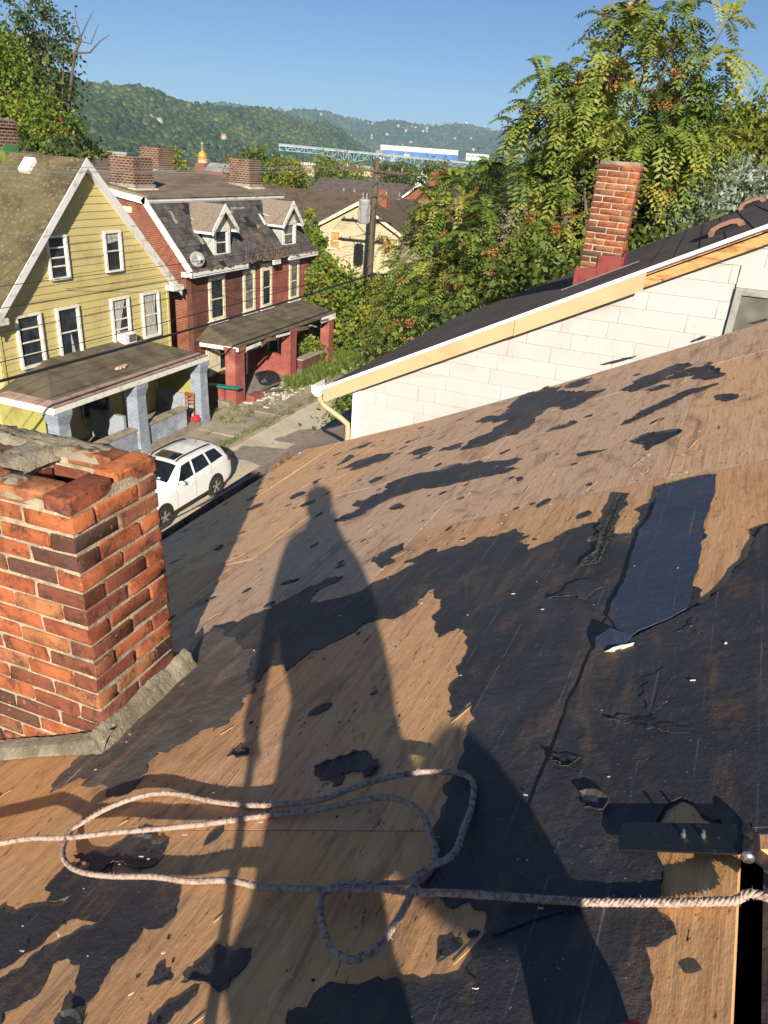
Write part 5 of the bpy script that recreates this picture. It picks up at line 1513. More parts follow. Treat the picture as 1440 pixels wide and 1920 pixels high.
# eaves: gutter board in broken lengths with litter on top
for y0, y1, dz in ((R0 - .15, 29.3, 0), (31.6, 32.2, -.06), (33.1, R1 + .1, .02)):
    MB().box(RX + .3, y0, EVZ - .1 + dz, RX + .42, y1, EVZ + .1 + dz).build('eaves_board', MT['white_dirty'], rh)
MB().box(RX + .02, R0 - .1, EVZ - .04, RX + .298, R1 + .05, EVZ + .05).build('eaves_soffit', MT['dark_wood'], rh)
MB().box(RX - .1, R0 - .16, EVZ - .1, RX + .42, R0 - .11, EVZ + .1).build('eaves_board', MT['white_dirty'], rh)
lit = MB()
v, f = ICO1
for _ in range(220):
    y = rr.uniform(R0, R1); s = rr.uniform(.03, .10)
    c = (RX + rr.uniform(.2, .42), y, EVZ + .1 + rr.uniform(0, .05))
    lit.add([(c[0] + p[0] * s * rr.uniform(.5, 1.2), c[1] + p[1] * s * 1.6, c[2] + p[2] * s * .6) for p in v], [tuple(t) for t in f])
tag(lit.build('eaves_litter', MT['debris'], rh), kind='stuff')
# dormers
for a, b in dorm:
    yc_ = (a + b) / 2
    xf = RX - .05
    zb, zt_ = 5.72, 7.0
    dm, dn = MB(), MB()
    dm.prism([(xf, a + .12, zb), (xf, a + .12, zt_), (xf - 1.45, a + .12, zt_ + .35), (xf - .35, a + .12, zb)], (0, .1, 0))
    dn.prism([(xf, b - .22, zb), (xf, b - .22, zt_), (xf - 1.45, b - .22, zt_ + .35), (xf - .35, b - .22, zb)], (0, .1, 0))
    d_ = dm.build('dormer', MT['pale_green'], rh)
    dn.build('dormer_cheek', MT['pale_green'], d_)
    MB().prism([(xf, a + .12, zt_ - .02), (xf, b - .12, zt_ - .02), (xf, yc_, zt_ + .72)], (-.06, 0, 0)).build('dormer_gable', MT['cream_frame'], d_)
    window(d_, xf - .06, a + .15, b - .15, zb, zt_ - .02, MT['frame_white'], (.5,), .09, .2, 'glass' if a < 30 else 'glass_grey', name='dormer_window')
    MB().box(xf - .3, a + .1, zb - .3, xf + .05, b - .1, zb - .005).build('dormer_base', MT['red_paint_brick'], d_)
    for s in (-1, 1):
        e0 = Vector((xf + .22, yc_, zt_ + .86)); e1 = Vector((xf + .22, yc_ + s * .98, zt_ - .12))
        bk = Vector((-1.95, 0, 0))
        MB().prism([e0, e1, e1 + bk * .72, e0 + bk], (0, 0, -.06)).build('dormer_roof', MT['dormer_shingle'], d_)
        MB().prism([e0 + Vector((.004, 0, .03)), e1 + Vector((.004, 0, .03)), e1 + Vector((.004, 0, -.2)), e0 + Vector((.004, 0, -.26))], (.04, 0, 0)).build('dormer_barge', MT['white_dirty'], d_)
        MB().box(e1.x - 1.3, e1.y - .03, e1.z - .16, e1.x, e1.y + .03, e1.z - .065).build('dormer_gutter', MT['white_dirty'], d_)
# dead weeds growing in the gutter
wd = MB()
for yc_ in (29.5, 30.2, 31.0, 31.6, 32.0, 32.4, 32.6):
    for _ in range(7):
        y = yc_ + rr.gauss(0, .16); h = rr.uniform(.3, .9)
        wd.tube([(RX + .33, y, EVZ + .1), (RX + .28 + rr.gauss(0, .06), y + rr.gauss(0, .1), EVZ + .1 + h * .6), (RX + .2 + rr.gauss(0, .1), y + rr.gauss(0, .2), EVZ + .1 + h)], [.014, .01, .004], 4)
tag(wd.build('dead_weeds', MT['dead_stem'], rh), kind='stuff')
# windows with stone heads and sills
for y0, y1, mt, gl in ((26.75, 27.95, 'cream_frame', 'glass'), (29.45, 30.45, 'cream_frame', 'glass_grey'), (31.0, 32.0, 'cream_frame', 'glass'), (33.75, 34.75, 'cream_frame', 'glass_grey')):
    w = window(rh, RX + .012, y0, y1, 3.2, 5.0, MT[mt], (.5,), .05, .13, gl, sill=MT['white_dirty'])
    MB().box(RX - .02, y0 - .04, 5.003, RX + .07, y1 + .04, 5.22).build('lintel', MT['grey_metal'] if y0 < 30 else MT['white_dirty'], w)
w = MB().box(-21.75, R0 - .05, 7.4, -20.95, R0 + .02, 7.62).build('side_lintel', MT['cream_frame'], rh)
MB().box(-21.65, R0 - .012, 6.2, -21.05, R0 + .02, 7.4).build('side_window', MT['glass_grey'], rh)
# chimneys
def flashed(x0, y0, x1, y1, zb, z1):
    c = plain_chimney(rh, x0, y0, x1, y1, zb - .2, z1, MT['chimney_brick'], False)
    MB().box(x0 - .12, y0 - .12, zb - .1, x1 + .12, y1 + .12, zb + .05).build('chimney_curb', MT['cream_frame'], c)
    MB().box(x0 - .05, y0 - .05, zb + .052, x1 + .05, y1 + .05, zb + .2).build('chimney_flashing', MT['grey_metal'], c)
flashed(-22.3, 25.75, -21.15, 26.95, 8.22, 9.4)
flashed(-22.3, 34.35, -21.15, 35.5, 8.22, 9.55)
flashed(-27.1, 33.6, -26.0, 34.8, 8.55, 9.75)
MB().tube([(-24.2, 30.0, 8.5), (-24.2, 30.0, 9.2)], .06, 8).build('vent_pipe', MT['grey_metal'], rh)
# porch of the red house
zp, pl_, pr2 = 2.62, 25.75, 35.2
m = MB()
A, B, C_, D_ = (-16.55, pl_, zp), (-16.55, pr2, zp), (RX + .03, pr2, 3.05), (RX + .03, 26.6, 3.05)
A2 = (RX + .03, pl_, zp + .02)
for q in ((A, B, C_, D_), (A2, A, D_)): m.quad(*q)
m.quad(*[(x, y, z - .07) for x, y, z in (A, A2, D_, C_, B)])
for a, b in ((A, B), (B, C_), (A2, A)): m.quad((a[0], a[1], a[2] - .07), (b[0], b[1], b[2] - .07), b, a)
m.build('porch_roof', MT['porch_shingle'], rh)
rr = random.Random(4)
y = pl_
while y < pr2 - 1.6:      # rotten fascia in ragged lengths
    L = rr.uniform(.5, 1.4)
    if rr.random() < .8:
        dz = rr.uniform(-.2, -.03)
        MB().obox((-16.56, y + L / 2, zp - .16 + dz * .4), (.02, 0, 0), (0, L / 2 - .02, rr.gauss(0, .05)), (0, 0, rr.uniform(.04, .09))).build('fascia_fragment', MT['white_dirty'] if rr.random() < .5 else MT['dead_stem'], rh)
    y += L
MB().box(-16.58, pr2 - 1.6, zp - .3, -16.545, pr2, zp - .02).build('fascia_fragment', MT['white_trim'], rh)
MB().obox((-17.4, pl_ - .03, zp - .14), (.95, 0, .02), (0, .02, 0), (0, 0, .08)).build('fascia_fragment', MT['white_dirty'], rh)
for i in range(16):
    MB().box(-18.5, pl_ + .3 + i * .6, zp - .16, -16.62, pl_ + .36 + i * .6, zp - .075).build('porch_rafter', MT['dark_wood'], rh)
for yc, w0, lo in ((26.05, .36, 0), (30.75, .3, 0), (34.85, .27, 0)):
    c = MB().box(-17.1, yc - w0, lo, -16.6, yc + w0, 2.4)
    c.build('porch_column', MT['red_paint_brick'], rh)
    MB().box(-17.14, yc - w0 - .05, 2.402, -16.56, yc + w0 + .05, 2.54).build('column_cap', MT['red_paint_brick'], rh)
MB().box(-18.5, 25.4, -.2, -16.75, 35.1, .28).build('porch_floor', MT['patch'], rh)
MB().box(-17.05, 31.9, 0, -16.72, 34.55, .72).build('porch_parapet', MT['brown_brick'], rh)
MB().box(-17.1, 31.85, .722, -16.67, 34.55, .80).build('parapet_cap', MT['kerb'], rh)
MB().prism([(-18.5, 30.55, .28), (-17.12, 30.55, .28), (-17.12, 30.55, 1.15), (-17.9, 30.55, 1.32), (-18.5, 30.55, 1.1)], (0, .22, 0)).build('porch_divider', MT['red_paint_brick'], rh)
MB().box(-18.5, 25.55, 0, -17.12, 25.8, .85).build('porch_parapet', MT['red_paint_brick'], rh)
MB().box(-16.6, 26.5, 0, -16.2, 27.3, .35).build('step_cheek', MT['red_paint_brick'], rh)
MB().box(-18.5, 34.8, 0, -17.12, 35.05, .9).build('porch_parapet', MT['red_paint_brick'], rh)
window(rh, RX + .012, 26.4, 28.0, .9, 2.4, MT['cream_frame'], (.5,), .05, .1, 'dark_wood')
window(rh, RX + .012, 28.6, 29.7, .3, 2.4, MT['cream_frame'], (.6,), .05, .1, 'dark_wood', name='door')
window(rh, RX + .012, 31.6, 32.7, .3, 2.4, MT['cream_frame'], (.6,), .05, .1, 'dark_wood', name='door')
MB().obox((RX + .1, 26.9, 1.5), (.012, 0, 0), (0, .45, .05), (0, 0, .6)).build('boarding', MT['cream_frame'], rh)
rr = random.Random(41)
for i in range(9):      # splintered soffit boards hanging under the porch eave
    y_ = pl_ + .4 + i * .85 + rr.uniform(-.2, .2)
    MB().obox((-16.75 + rr.uniform(-.1, .1), y_, zp - .28 - rr.uniform(0, .14)), (.05, rr.gauss(0, .05), .01), (0, rr.uniform(.2, .6), rr.gauss(0, .1)), (0, 0, .012)).build('hanging_board', MT[rr.choice(('white_dirty', 'dead_stem', 'ridge_board'))], rh)
for i in range(3):
    MB().obox((-17.2 - .1 * i, 27.9 + .15 * i, zp + .1), (.22, .02, -.06), (0, .025, 0), (0, 0, .012)).build('loose_lath', MT['frame_white'], rh)
# satellite dish on the eaves
dsh = thing('satellite_dish', 'grey satellite dish at the eaves of the brick house', 'satellite dish', (RX + .1, 25.75, EVZ + .1))
ax = Vector((.75, -.6, .35)).normalized()
MB().lathe(Vector((RX + .22, 25.75, EVZ + .55)), ax, [(-.05, .02), (-.03, .2), (.03, .3), (.045, .3), (-.01, .2), (-.03, .02)], 20).build('dish', MT['grey_metal'], dsh, True)
MB().tube([(RX + .15, 25.8, EVZ + .1), (RX + .15, 25.8, EVZ + .5)], .025, 6).build('mast', MT['grey_metal'], dsh)
MB().tube([(RX + .2, 25.75, EVZ + .3), Vector((RX + .22, 25.75, EVZ + .5)) + ax * .4], .012, 5).build('feed_arm', MT['grey_metal'], dsh)
MB().obox(Vector((RX + .22, 25.75, EVZ + .5)) + ax * .42, (.04, 0, 0), (0, .04, 0), (0, 0, .06)).build('receiver', MT['white_trim'], dsh)
# rubbish on the red porch and pavement
tb = thing('plank', 'teal green plastic board resting on the red porch wall', 'board', (-17.3, 25.6, .86))
MB().obox((-17.0, 25.45, .93), (.7, .05, .03), (0, .16, 0), (0, 0, .03)).build('board', MT['teal'], tb)
lump_thing('bin_bag', 'black bin bag dumped in front of the red porch steps', 'bag', (-16.9, 28.9, .5), (.5, .7, .34), MT['bag_black'], 7)
lump_thing('bin_bag', 'black bin bag inside the right bay of the brick house porch', 'bag', (-17.6, 32.9, .55), (.4, .8, .35), MT['bag_black'], 9)
rub = MB(); rr = random.Random(12)
for _ in range(90):
    x, y = rr.uniform(-16.6, -15.3), rr.gauss(28.3, 1.1)
    s = rr.uniform(.03, .16)
    a = rr.uniform(0, 3.1)
    rub.obox((x, y, .1 + s * .2), (math.cos(a) * s, math.sin(a) * s, rr.gauss(0, .02)), (-math.sin(a) * s * .4, math.cos(a) * s * .4, 0), (0, 0, s * .15))
tag(rub.build('rubble', MT['white_bits'], None), 'scattered pale rubble and broken boards before the red porch', 'rubble', None, 'stuff')
for i, (x, y, L, a, lab) in enumerate(((-16.3, 27.9, 1.3, .5, 'long grey broken board tipped off the red porch'), (-16.5, 28.4, .9, 1.1, 'short grey broken board lying across the rubble'))):
    t_ = thing('broken_board', lab, 'board', (x, y, .15))
    MB().obox((x, y, .26 + .06 * i), (math.cos(a) * L / 2, math.sin(a) * L / 2, .1), (-math.sin(a) * .09, math.cos(a) * .09, 0), (0, 0, .015)).build('plank', MT['ridge_board'], t_)

# ------------------------------------------------------------------ cream house beyond, and the roofs behind it
cr = thing('cream_house', 'cream clapboard house with brown roof beyond the vine-covered lot', 'house', (-19, 42, 0))
CY, CL, CR_, CA, CEZ = 42.0, -21.0, -15.9, 7.6, 6.2
cm_ = -17.95 - .5
CMX = (CL + CR_) / 2
m = MB().prism([(CL, CY, -2), (CR_, CY, -2), (CR_, CY, CEZ), (CMX, CY, CA), (CL, CY, CEZ)], (0, 9, 0))
cwall = m.build('wall', MT['cream_siding'], cr)
z = 1.0
while z < CA - .15:
    kx = max(0, (z - CEZ) / (CA - CEZ) * (CMX - CL))
    kx2 = max(0, (z + .16 - CEZ) / (CA - CEZ) * (CMX - CL))
    a0, b0, a1, b1 = CL + kx, CR_ - kx, CL + kx2, CR_ - kx2
    if b1 <= a1: break
    MB().add([(a0, CY, z), (a0, CY - .025, z), (b0, CY - .025, z), (b0, CY, z), (a1, CY, z + .16), (a1, CY - .005, z + .16), (b1, CY - .005, z + .16), (b1, CY, z + .16)],
             [(0, 1, 2, 3), (7, 6, 5, 4), (4, 5, 1, 0), (5, 6, 2, 1), (6, 7, 3, 2), (7, 4, 0, 3)]).build('clapboard', MT['cream_siding'], cwall)
    z += .16
ks = (CA - CEZ) / (CMX - CL)
for s, xe in ((-1, CL - .35), (1, CR_ + .35)):
    ze_ = CA + .1 - ks * abs(xe - CMX)
    MB().prism([(CMX, CY - .25, CA + .1), (xe, CY - .25, ze_), (xe, CY + 9.2, ze_), (CMX, CY + 9.2, CA + .1)], (0, 0, -.08)).build('roof', MT['brown_roof'], cr)
    MB().prism([(CMX, CY - .255, CA + .12), (xe, CY - .255, ze_ + .02), (xe, CY - .255, ze_ - .16), (CMX, CY - .255, CA - .1)], (0, -.04, 0)).build('barge_board', MT['cream_frame'], cr)
m = MB()
for a in ((-20.35, 4.9, -20.25, 6.0), (-19.65, 4.9, -19.55, 6.0), (-20.25, 5.9, -19.65, 6.0), (-20.25, 4.9, -19.65, 5.0)): m.box(a[0], CY - .07, a[1], a[2], CY + .02, a[3])
w = m.build('window', MT['cream_frame'], cr)
MB().box(-20.25, CY - .035, 5.0, -19.65, CY - .03, 5.9).build('pane', MT['raw_board'], w)
MB().box(-20.25, CY - .045, 5.4, -19.65, CY - .036, 5.45).build('sash_rail', MT['cream_frame'], w)
MB().box(CMX - .15, CY - .05, 7.0, CMX + .15, CY + .02, 7.25).build('gable_vent', MT['raw_board'], cr)
plain_chimney(cr, CMX + .2, CY + 2.2, CMX + .75, CY + 2.75, 7.0, 8.35, MT['side_brick'], False)
# side wing with its ridge across
m = MB().prism([(-27.5, 46.5, 7.95), (CMX, 46.5, 7.75), (CMX, 42.6, 6.2), (-27.5, 42.6, 6.2)], (0, 0, -.08))
m.prism([(-27.5, 46.5, 7.95), (CMX, 46.5, 7.75), (CMX, 50.5, 6.2), (-27.5, 50.5, 6.2)], (0, 0, -.08))
m.build('wing_roof', MT['brown_roof'], cr)
MB().box(-27.2, 42.9, -3, CL - .02, 50.2, 6.15).build('wing_wall', MT['cream_siding'], cr)

def far_house(nm, lab, c, w, d, ze, za, roofm, wallm, chim=None, along='x'):
    t = thing(nm, lab, 'house', (c[0], c[1], c[2]))
    x, y, z = c
    if along == 'x':
        MB().prism([(x - w / 2, y - d / 2, z), (x - w / 2, y + d / 2, z), (x - w / 2, y + d / 2, ze), (x - w / 2, y, za), (x - w / 2, y - d / 2, ze)], (w, 0, 0)).build('wall', wallm, t)
        for s in (-1, 1):
            k = (za - ze) / (d / 2)
            MB().prism([(x - w / 2 - .3, y, za + .08), (x + w / 2 + .3, y, za + .08), (x + w / 2 + .3, y + s * (d / 2 + .3), ze + .08 - .3 * k), (x - w / 2 - .3, y + s * (d / 2 + .3), ze + .08 - .3 * k)], (0, 0, -.1)).build('roof', roofm, t)
    else:
        MB().prism([(x - w / 2, y - d / 2, z), (x + w / 2, y - d / 2, z), (x + w / 2, y - d / 2, ze), (x, y - d / 2, za), (x - w / 2, y - d / 2, ze)], (0, d, 0)).build('wall', wallm, t)
        for s in (-1, 1):
            k = (za - ze) / (w / 2)
            MB().prism([(x, y - d / 2 - .3, za + .08), (x, y + d / 2 + .3, za + .08), (x + s * (w / 2 + .3), y + d / 2 + .3, ze + .08 - .3 * k), (x + s * (w / 2 + .3), y - d / 2 - .3, ze + .08 - .3 * k)], (0, 0, -.1)).build('roof', roofm, t)
        for s in (-1, 1):
            MB().prism([(x, y - d / 2 - .31, za + .1), (x + s * (w / 2 + .3), y - d / 2 - .31, ze + .1 - .3 * k), (x + s * (w / 2 + .3), y - d / 2 - .31, ze - .08 - .3 * k), (x, y - d / 2 - .31, za - .1)], (0, -.05, 0)).build('barge_board', MT['white_dirty'], t)
    for zz in (ze - 1.6,):
        for i in range(2):
            xx = x - w / 4 + i * w / 2
            wm = MB().box(xx - .45, y - d / 2 - .04, zz, xx + .45, y - d / 2 - .004, zz + 1.2).build('window', MT['frame_white'], t)
            MB().box(xx - .35, y - d / 2 - .052, zz + .1, xx + .35, y - d / 2 - .042, zz + 1.1).build('pane', MT['glass'], wm)
    if chim: plain_chimney(t, chim[0] - .35, chim[1] - .35, chim[0] + .35, chim[1] + .35, ze, chim[2], MT['side_brick'], False)
    return t
h1 = (-22.1, 62.2, 8.1)
far_house('brick_house', 'brick house with white barge boards and leaning chimney behind the utility pole', (h1[0], h1[1] + 5, -2), 6.5, 9, 5.9, 8.3, MT['brown_roof'], MT['side_brick'], (h1[0] + .3, h1[1] + 3, 9.3), 'y')
h2 = (-29.2, 68.0, 8.0)
far_house('brick_house', 'low dark-roofed brick house beyond the cream house', (h2[0], h2[1] + 4, -5), 13, 8, 6.0, 7.9, MT['dark_shingle'], MT['brown_brick'])
h3 = (-17.7, 59.4, 7.4)
far_house('brick_house', 'grey-roofed brick house half hidden behind the ailanthus', (h3[0], h3[1] + 4, -3), 9, 7, 5.2, 7.4, MT['tan_shingle'], MT['side_brick'])
h4 = (-36.4, 37.1, 9.5)
far_house('brick_house', 'old brick house showing its parapet behind the yellow house', (h4[0] - 2, h4[1] + 3, -5), 9, 6, 7.6, 8.8, MT['brown_roof'], MT['side_brick'])

# ------------------------------------------------------------------ utility pole
pb = (-15.3, 36.5)
po = thing('utility_pole', 'brown wooden utility pole with crossarms and grey transformer', 'utility pole', (pb[0], pb[1], 0))
MB().tube([(pb[0] - .05, pb[1], -.3), (pb[0], pb[1], 5), (pb[0] + .05, pb[1], 10.0)], [.2, .17, .13], 12).build('pole', MT['pole_wood'], po, True)
MB().tube([(pb[0] - .05, pb[1], .0), (pb[0] - .045, pb[1], 1.3)], [.215, .21], 12).build('marker_sleeve', MT['white_dirty'], po, True)
for z, L, off in ((9.45, 1.55, 0), (8.35, 1.6, -.1)):
    arm = MB().obox((pb[0] + off, pb[1] - .18, z), (L, .12, -.02), (0, .05, 0), (0, 0, .06)).build('crossarm', MT['pole_wood'], po)
    for t in (-.9, -.55, .5, .92):
        MB().lathe((pb[0] + off + L * t, pb[1] - .18 + .12 * t, z + .06), (0, 0, 1), [(0, .03), (.05, .05), (.08, .03), (.12, .045), (.15, .02)], 8).build('insulator', MT['transformer'], arm)
    for s in (-1, 1):
        MB().bar((pb[0] + off + s * .75, pb[1] - .2, z - .05), (pb[0], pb[1] - .2, z - .7), .03, .03).build('brace', MT['pole_wood'], po)
tr = MB().lathe((pb[0] - .36, pb[1] - .3, 7.0), (0, 0, 1), [(0, .23), (.04, .27), (1.0, .27), (1.05, .29), (1.1, .29), (1.16, .2)], 20).build('transformer', MT['transformer'], po, True)
for a in range(6):
    an = a * math.pi / 3
    MB().obox((pb[0] - .36 + .29 * math.cos(an), pb[1] - .3 + .29 * math.sin(an), 7.5), (.03 * math.cos(an), .03 * math.sin(an), 0), (-.008 * math.sin(an), .008 * math.cos(an), 0), (0, 0, .4)).build('cooling_fin', MT['transformer'], tr)
for dx in (-.1, .1):
    MB().lathe((pb[0] - .36 + dx, pb[1] - .3, 8.14), (0, 0, 1), [(0, .04), (.08, .05), (.1, .025), (.2, .04), (.28, .02)], 8).build('bushing', MT['transformer'], tr)
MB().obox((pb[0] + .25, pb[1] - .1, 4.55), (.12, 0, 0), (0, .1, 0), (0, 0, .12)).build('cable_box', MT['black_plastic'], po)
MB().tube([(pb[0] + .16, pb[1] - .1, .2), (pb[0] + .15, pb[1] - .1, 8)], .02, 5).build('ground_wire', MT['cable'], po)

def cable(a, b, sag, r, lab, mat='cable', grp=None, nm='overhead_cable'):
    a, b = Vector(a), Vector(b)
    pts = [a.lerp(b, t) - Vector((0, 0, sag * 4 * t * (1 - t))) for t in np.linspace(0, 1, 26)]
    o = MB().tube(pts, r, 5).build(nm, MT[mat], None, True)
    return tag(o, lab, 'cable', grp)
cable((pb[0] + .1, pb[1] - .15, 4.55), (-14.4, -8, 5.2), .35, .04, 'thick black bundled cable hung from the pole past the yellow porch')
cable((pb[0] + .1, pb[1] - .15, 5.0), (-14.5, -8, 5.6), .35, .012, 'thin black cable just above the thick bundled one', nm='overhead_wire')
g_ = 'bare power wires from the crossarms'
for i, (x, z, z2) in enumerate(((-1.45, 9.6, 9.35), (-.9, 9.6, 9.2), (.75, 9.6, 9.3))):
    cable((pb[0] + x, pb[1] - .2, z), (-15.5 + x * .4, -8, z2), .3, .008, 'pale bare power wire from the %s of the upper crossarm' % ('outer street end', 'inner insulator', 'house end')[i], 'wire_pale', g_, 'overhead_wire')
for i, (z, z2) in enumerate(((6.6, 7.6), (6.2, 7.0), (5.8, 6.3))):
    cable((pb[0], pb[1] - .15, z), (-14.7, -8, z2), .45, .009, '%s of three thin black service wires crossing the yellow gable' % ('uppermost', 'middle', 'lowest')[i], 'cable', 'service wires past the yellow gable', 'overhead_wire')
cable((pb[0], pb[1] - .15, 6.6), (YX + .1, 18.9, 5.5), .3, .008, 'drop wire running from the pole to the yellow gable wall', 'cable', None, 'overhead_wire')
cable((pb[0], pb[1] - .15, 4.8), (RX + .05, 26.2, 4.6), .4, .01, 'drop wire running from the pole to the brick house front', 'cable', None, 'overhead_wire')
cable((-3.62, 6.0, 7.02), (-3.3, 2.6, 7.55), .05, .006, 'slack pale wire tied between gutter and brick chimney', 'wire_pale', None, 'service_wire')
cable((pb[0] + .1, pb[1] - .15, 4.55), (-13.6, 75, 4.2), .6, .03, 'black bundled cable leaving the pole along the street', 'cable')

# ------------------------------------------------------------------ white SUV parked facing down the street
def suv(cx, y_front, z0, k):
    root = thing('suv', 'white compact SUV with black roof rails parked at the far kerb', 'car', (cx, y_front + 2.3 * k, z0))
    # stations along the length from the front bumper: s, then half-width/height control points from sill to roof centre
    st = {
        0.00: [(.40, .34), (.62, .36), (.70, .50), (.70, .66), (.66, .80), (.45, .86), (.2, .88), (0, .885)],
        0.12: [(.55, .26), (.80, .30), (.86, .48), (.86, .70), (.80, .88), (.56, .94), (.25, .965), (0, .97)],
        0.55: [(.62, .22), (.90, .27), (.935, .48), (.935, .76), (.88, .95), (.62, 1.02), (.28, 1.045), (0, 1.05)],
        1.15: [(.66, .22), (.925, .27), (.945, .50), (.94, .82), (.90, 1.00), (.66, 1.08), (.3, 1.10), (0, 1.105)],
        1.42: [(.66, .22), (.925, .27), (.945, .50), (.94, .84), (.90, 1.03), (.70, 1.15), (.34, 1.17), (0, 1.175)],
        2.05: [(.66, .22), (.925, .27), (.945, .50), (.94, .88), (.905, 1.08), (.66, 1.56), (.36, 1.62), (0, 1.63)],
        2.60: [(.66, .22), (.925, .27), (.945, .50), (.94, .90), (.905, 1.10), (.67, 1.60), (.38, 1.665), (0, 1.68)],
        3.40: [(.66, .22), (.925, .27), (.945, .50), (.94, .93), (.90, 1.14), (.66, 1.59), (.38, 1.655), (0, 1.67)],
        4.05: [(.66, .24), (.92, .29), (.94, .52), (.935, .96), (.885, 1.18), (.63, 1.54), (.36, 1.60), (0, 1.615)],
        4.32: [(.64, .28), (.90, .33), (.925, .55), (.915, .96), (.865, 1.16), (.62, 1.44), (.36, 1.52), (0, 1.535)],
        4.58: [(.58, .34), (.84, .38), (.88, .55), (.86, .90), (.80, 1.04), (.6, 1.10), (.35, 1.12), (0, 1.125)],
        4.66: [(.50, .40), (.74, .43), (.80, .56), (.78, .80), (.7, .92), (.5, .98), (.3, 1.0), (0, 1.0)],
    }
    ks = np.array(sorted(st)); tab = np.array([st[q] for q in ks])        # (S, 8, 2)
    def ctrl(s):
        s = min(max(s, ks[0]), ks[-1])
        i = min(int(np.searchsorted(ks, s, 'right')) - 1, len(ks) - 2)
        t = (s - ks[i]) / (ks[i + 1] - ks[i])
        t = t * t * (3 - 2 * t) * .45 + t * .55
        return tab[i] * (1 - t) + tab[i + 1] * t
    def surf(s, p, off=0.):
        """p runs 0..7 from sill to roof centre"""
        c = ctrl(s)
        i = min(int(p), 6); t = p - i
        P = [c[max(i - 1, 0)], c[i], c[i + 1], c[min(i + 2, 7)]]
        if i + 2 > 7: P[3] = np.array([-c[6][0], c[6][1]])
        q = .5 * ((2 * P[1]) + (P[2] - P[0]) * t + (2 * P[0] - 5 * P[1] + 4 * P[2] - P[3]) * t * t + (3 * P[1] - P[0] - 3 * P[2] + P[3]) * t ** 3)
        q = .35 * q + .65 * (P[1] * (1 - t) + P[2] * t)
        return q
    def pos(s, p, side, off=0.):
        w, z = surf(s, p)
        if off:
            w2, z2 = surf(s, min(p + .05, 7)); w1, z1 = surf(s, max(p - .05, 0))
            tx, tz = w2 - w1, z2 - z1
            L = math.hypot(tx, tz) + 1e-9
            w += off * tz / L; z += off * (-tx) / L
        return Vector((cx + side * w * k, y_front + s * k, z0 + z * k))
    ss = np.unique(np.concatenate([np.linspace(0, .3, 7), np.linspace(.3, 4.3, 61), np.linspace(4.3, 4.66, 9)]))
    pp = np.linspace(0, 7, 43)
    nS, nP = len(ss), len(pp)
    b = MB()
    for s in ss:
        row = [pos(s, p, -1) for p in pp] + [pos(s, p, 1) for p in pp[::-1][1:]]
        b.v += [tuple(q) for q in row]
    n2 = 2 * nP - 1
    for i in range(nS - 1):
        for j in range(n2 - 1):
            a = i * n2 + j
            b.f.append((a, a + 1, a + n2 + 1, a + n2))
    b.f.append(tuple(range(n2)))
    b.f.append(tuple((nS - 1) * n2 + j for j in range(n2))[::-1])
    body = b.build('body', MT['car_paint'], root, True)
    def panel(nm, mat, par, sfun, p0, p1, side, off=.006, nu=14, nv=8):
        m = MB()
        for i in range(nu + 1):
            for j in range(nv + 1):
                p = p0 + (p1 - p0) * j / nv
                m.v.append(tuple(pos(sfun(i / nu, j / nv), p, side, off)))
        for i in range(nu):
            for j in range(nv):
                a = i * (nv + 1) + j
                q = (a, a + 1, a + nv + 2, a + nv + 1)
                m.f.append(q if side < 0 else q[::-1])
        return m.build(nm, mat, par, True)
    def centre(nm, mat, par, sa, sb, pedge, off=.006, n=10):
        m = MB()
        for i in range(n + 1):
            s = sa + (sb - sa) * i / n
            for j in range(2 * n + 1):
                u = j / n - 1
                p = 7 - (7 - pedge) * abs(u)
                m.v.append(tuple(pos(s, p, -1 if u < 0 else 1, off)))
        w = 2 * n + 1
        for i in range(n):
            for j in range(2 * n):
                a = i * w + j
                m.f.append((a, a + 1, a + w + 1, a + w))
        return m.build(nm, mat, par, True)
    lerp = lambda a, b, t: a + (b - a) * t
    for sd in (-1, 1):
        # side glass: front door, rear door, quarter light; slanted ends
        for nm, b0, b1, t0, t1 in (('front_door_glass', 1.62, 2.45, 2.10, 2.50), ('rear_door_glass', 2.55, 3.32, 2.60, 3.24), ('quarter_glass', 3.42, 4.12, 3.34, 3.92)):
            panel(nm, MT['glass_car'], root, lambda u, v, b0=b0, b1=b1, t0=t0, t1=t1: lerp(lerp(b0, b1, u), lerp(t0, t1, u), v), 4.12, 4.92, sd)
        panel('sill_cladding', MT['black_plastic'], root, lambda u, v: lerp(.95, 3.55, u), .7, 1.5, sd, .008)
        for hs in (2.32, 3.22):
            p_ = pos(hs, 3.35, sd, .012)
            MB().obox(p_, (.012, 0, 0), (0, .09 * k, .005), (0, 0, .014)).build('door_handle', MT['car_paint'], root)
        for ds_ in (1.52, 2.49, 3.36):      # shut lines
            m = MB()
            for j in range(13):
                q0 = pos(ds_ + (0.0 if j < 8 else (j - 8) * .0), 1.3 + 2.8 * j / 12, sd, .004)
                m.v += [tuple(q0 + Vector((0, -.004, 0))), tuple(q0 + Vector((0, .004, 0)))]
            m.f = [(2 * j, 2 * j + 1, 2 * j + 3, 2 * j + 2) for j in range(12)]
            m.build('shut_line', MT['black_plastic'], root)
        rail = [pos(s, 5.62, sd, .05 if 2.2 < s < 3.85 else .0) for s in (2.12, 2.25, 2.6, 3.0, 3.4, 3.8, 3.95)]
        MB().tube(rail, .022, 6).build('roof_rail', MT['black_plastic'], root, True)
        mp = pos(1.72, 4.1, sd, .13)
        v, f = ICO2
        mr = MB().add([(mp.x + p[0] * .11, mp.y + p[1] * .07, mp.z + p[2] * .075) for p in v], [tuple(t) for t in f])
        mr.build('door_mirror', MT['car_paint'], root, True)
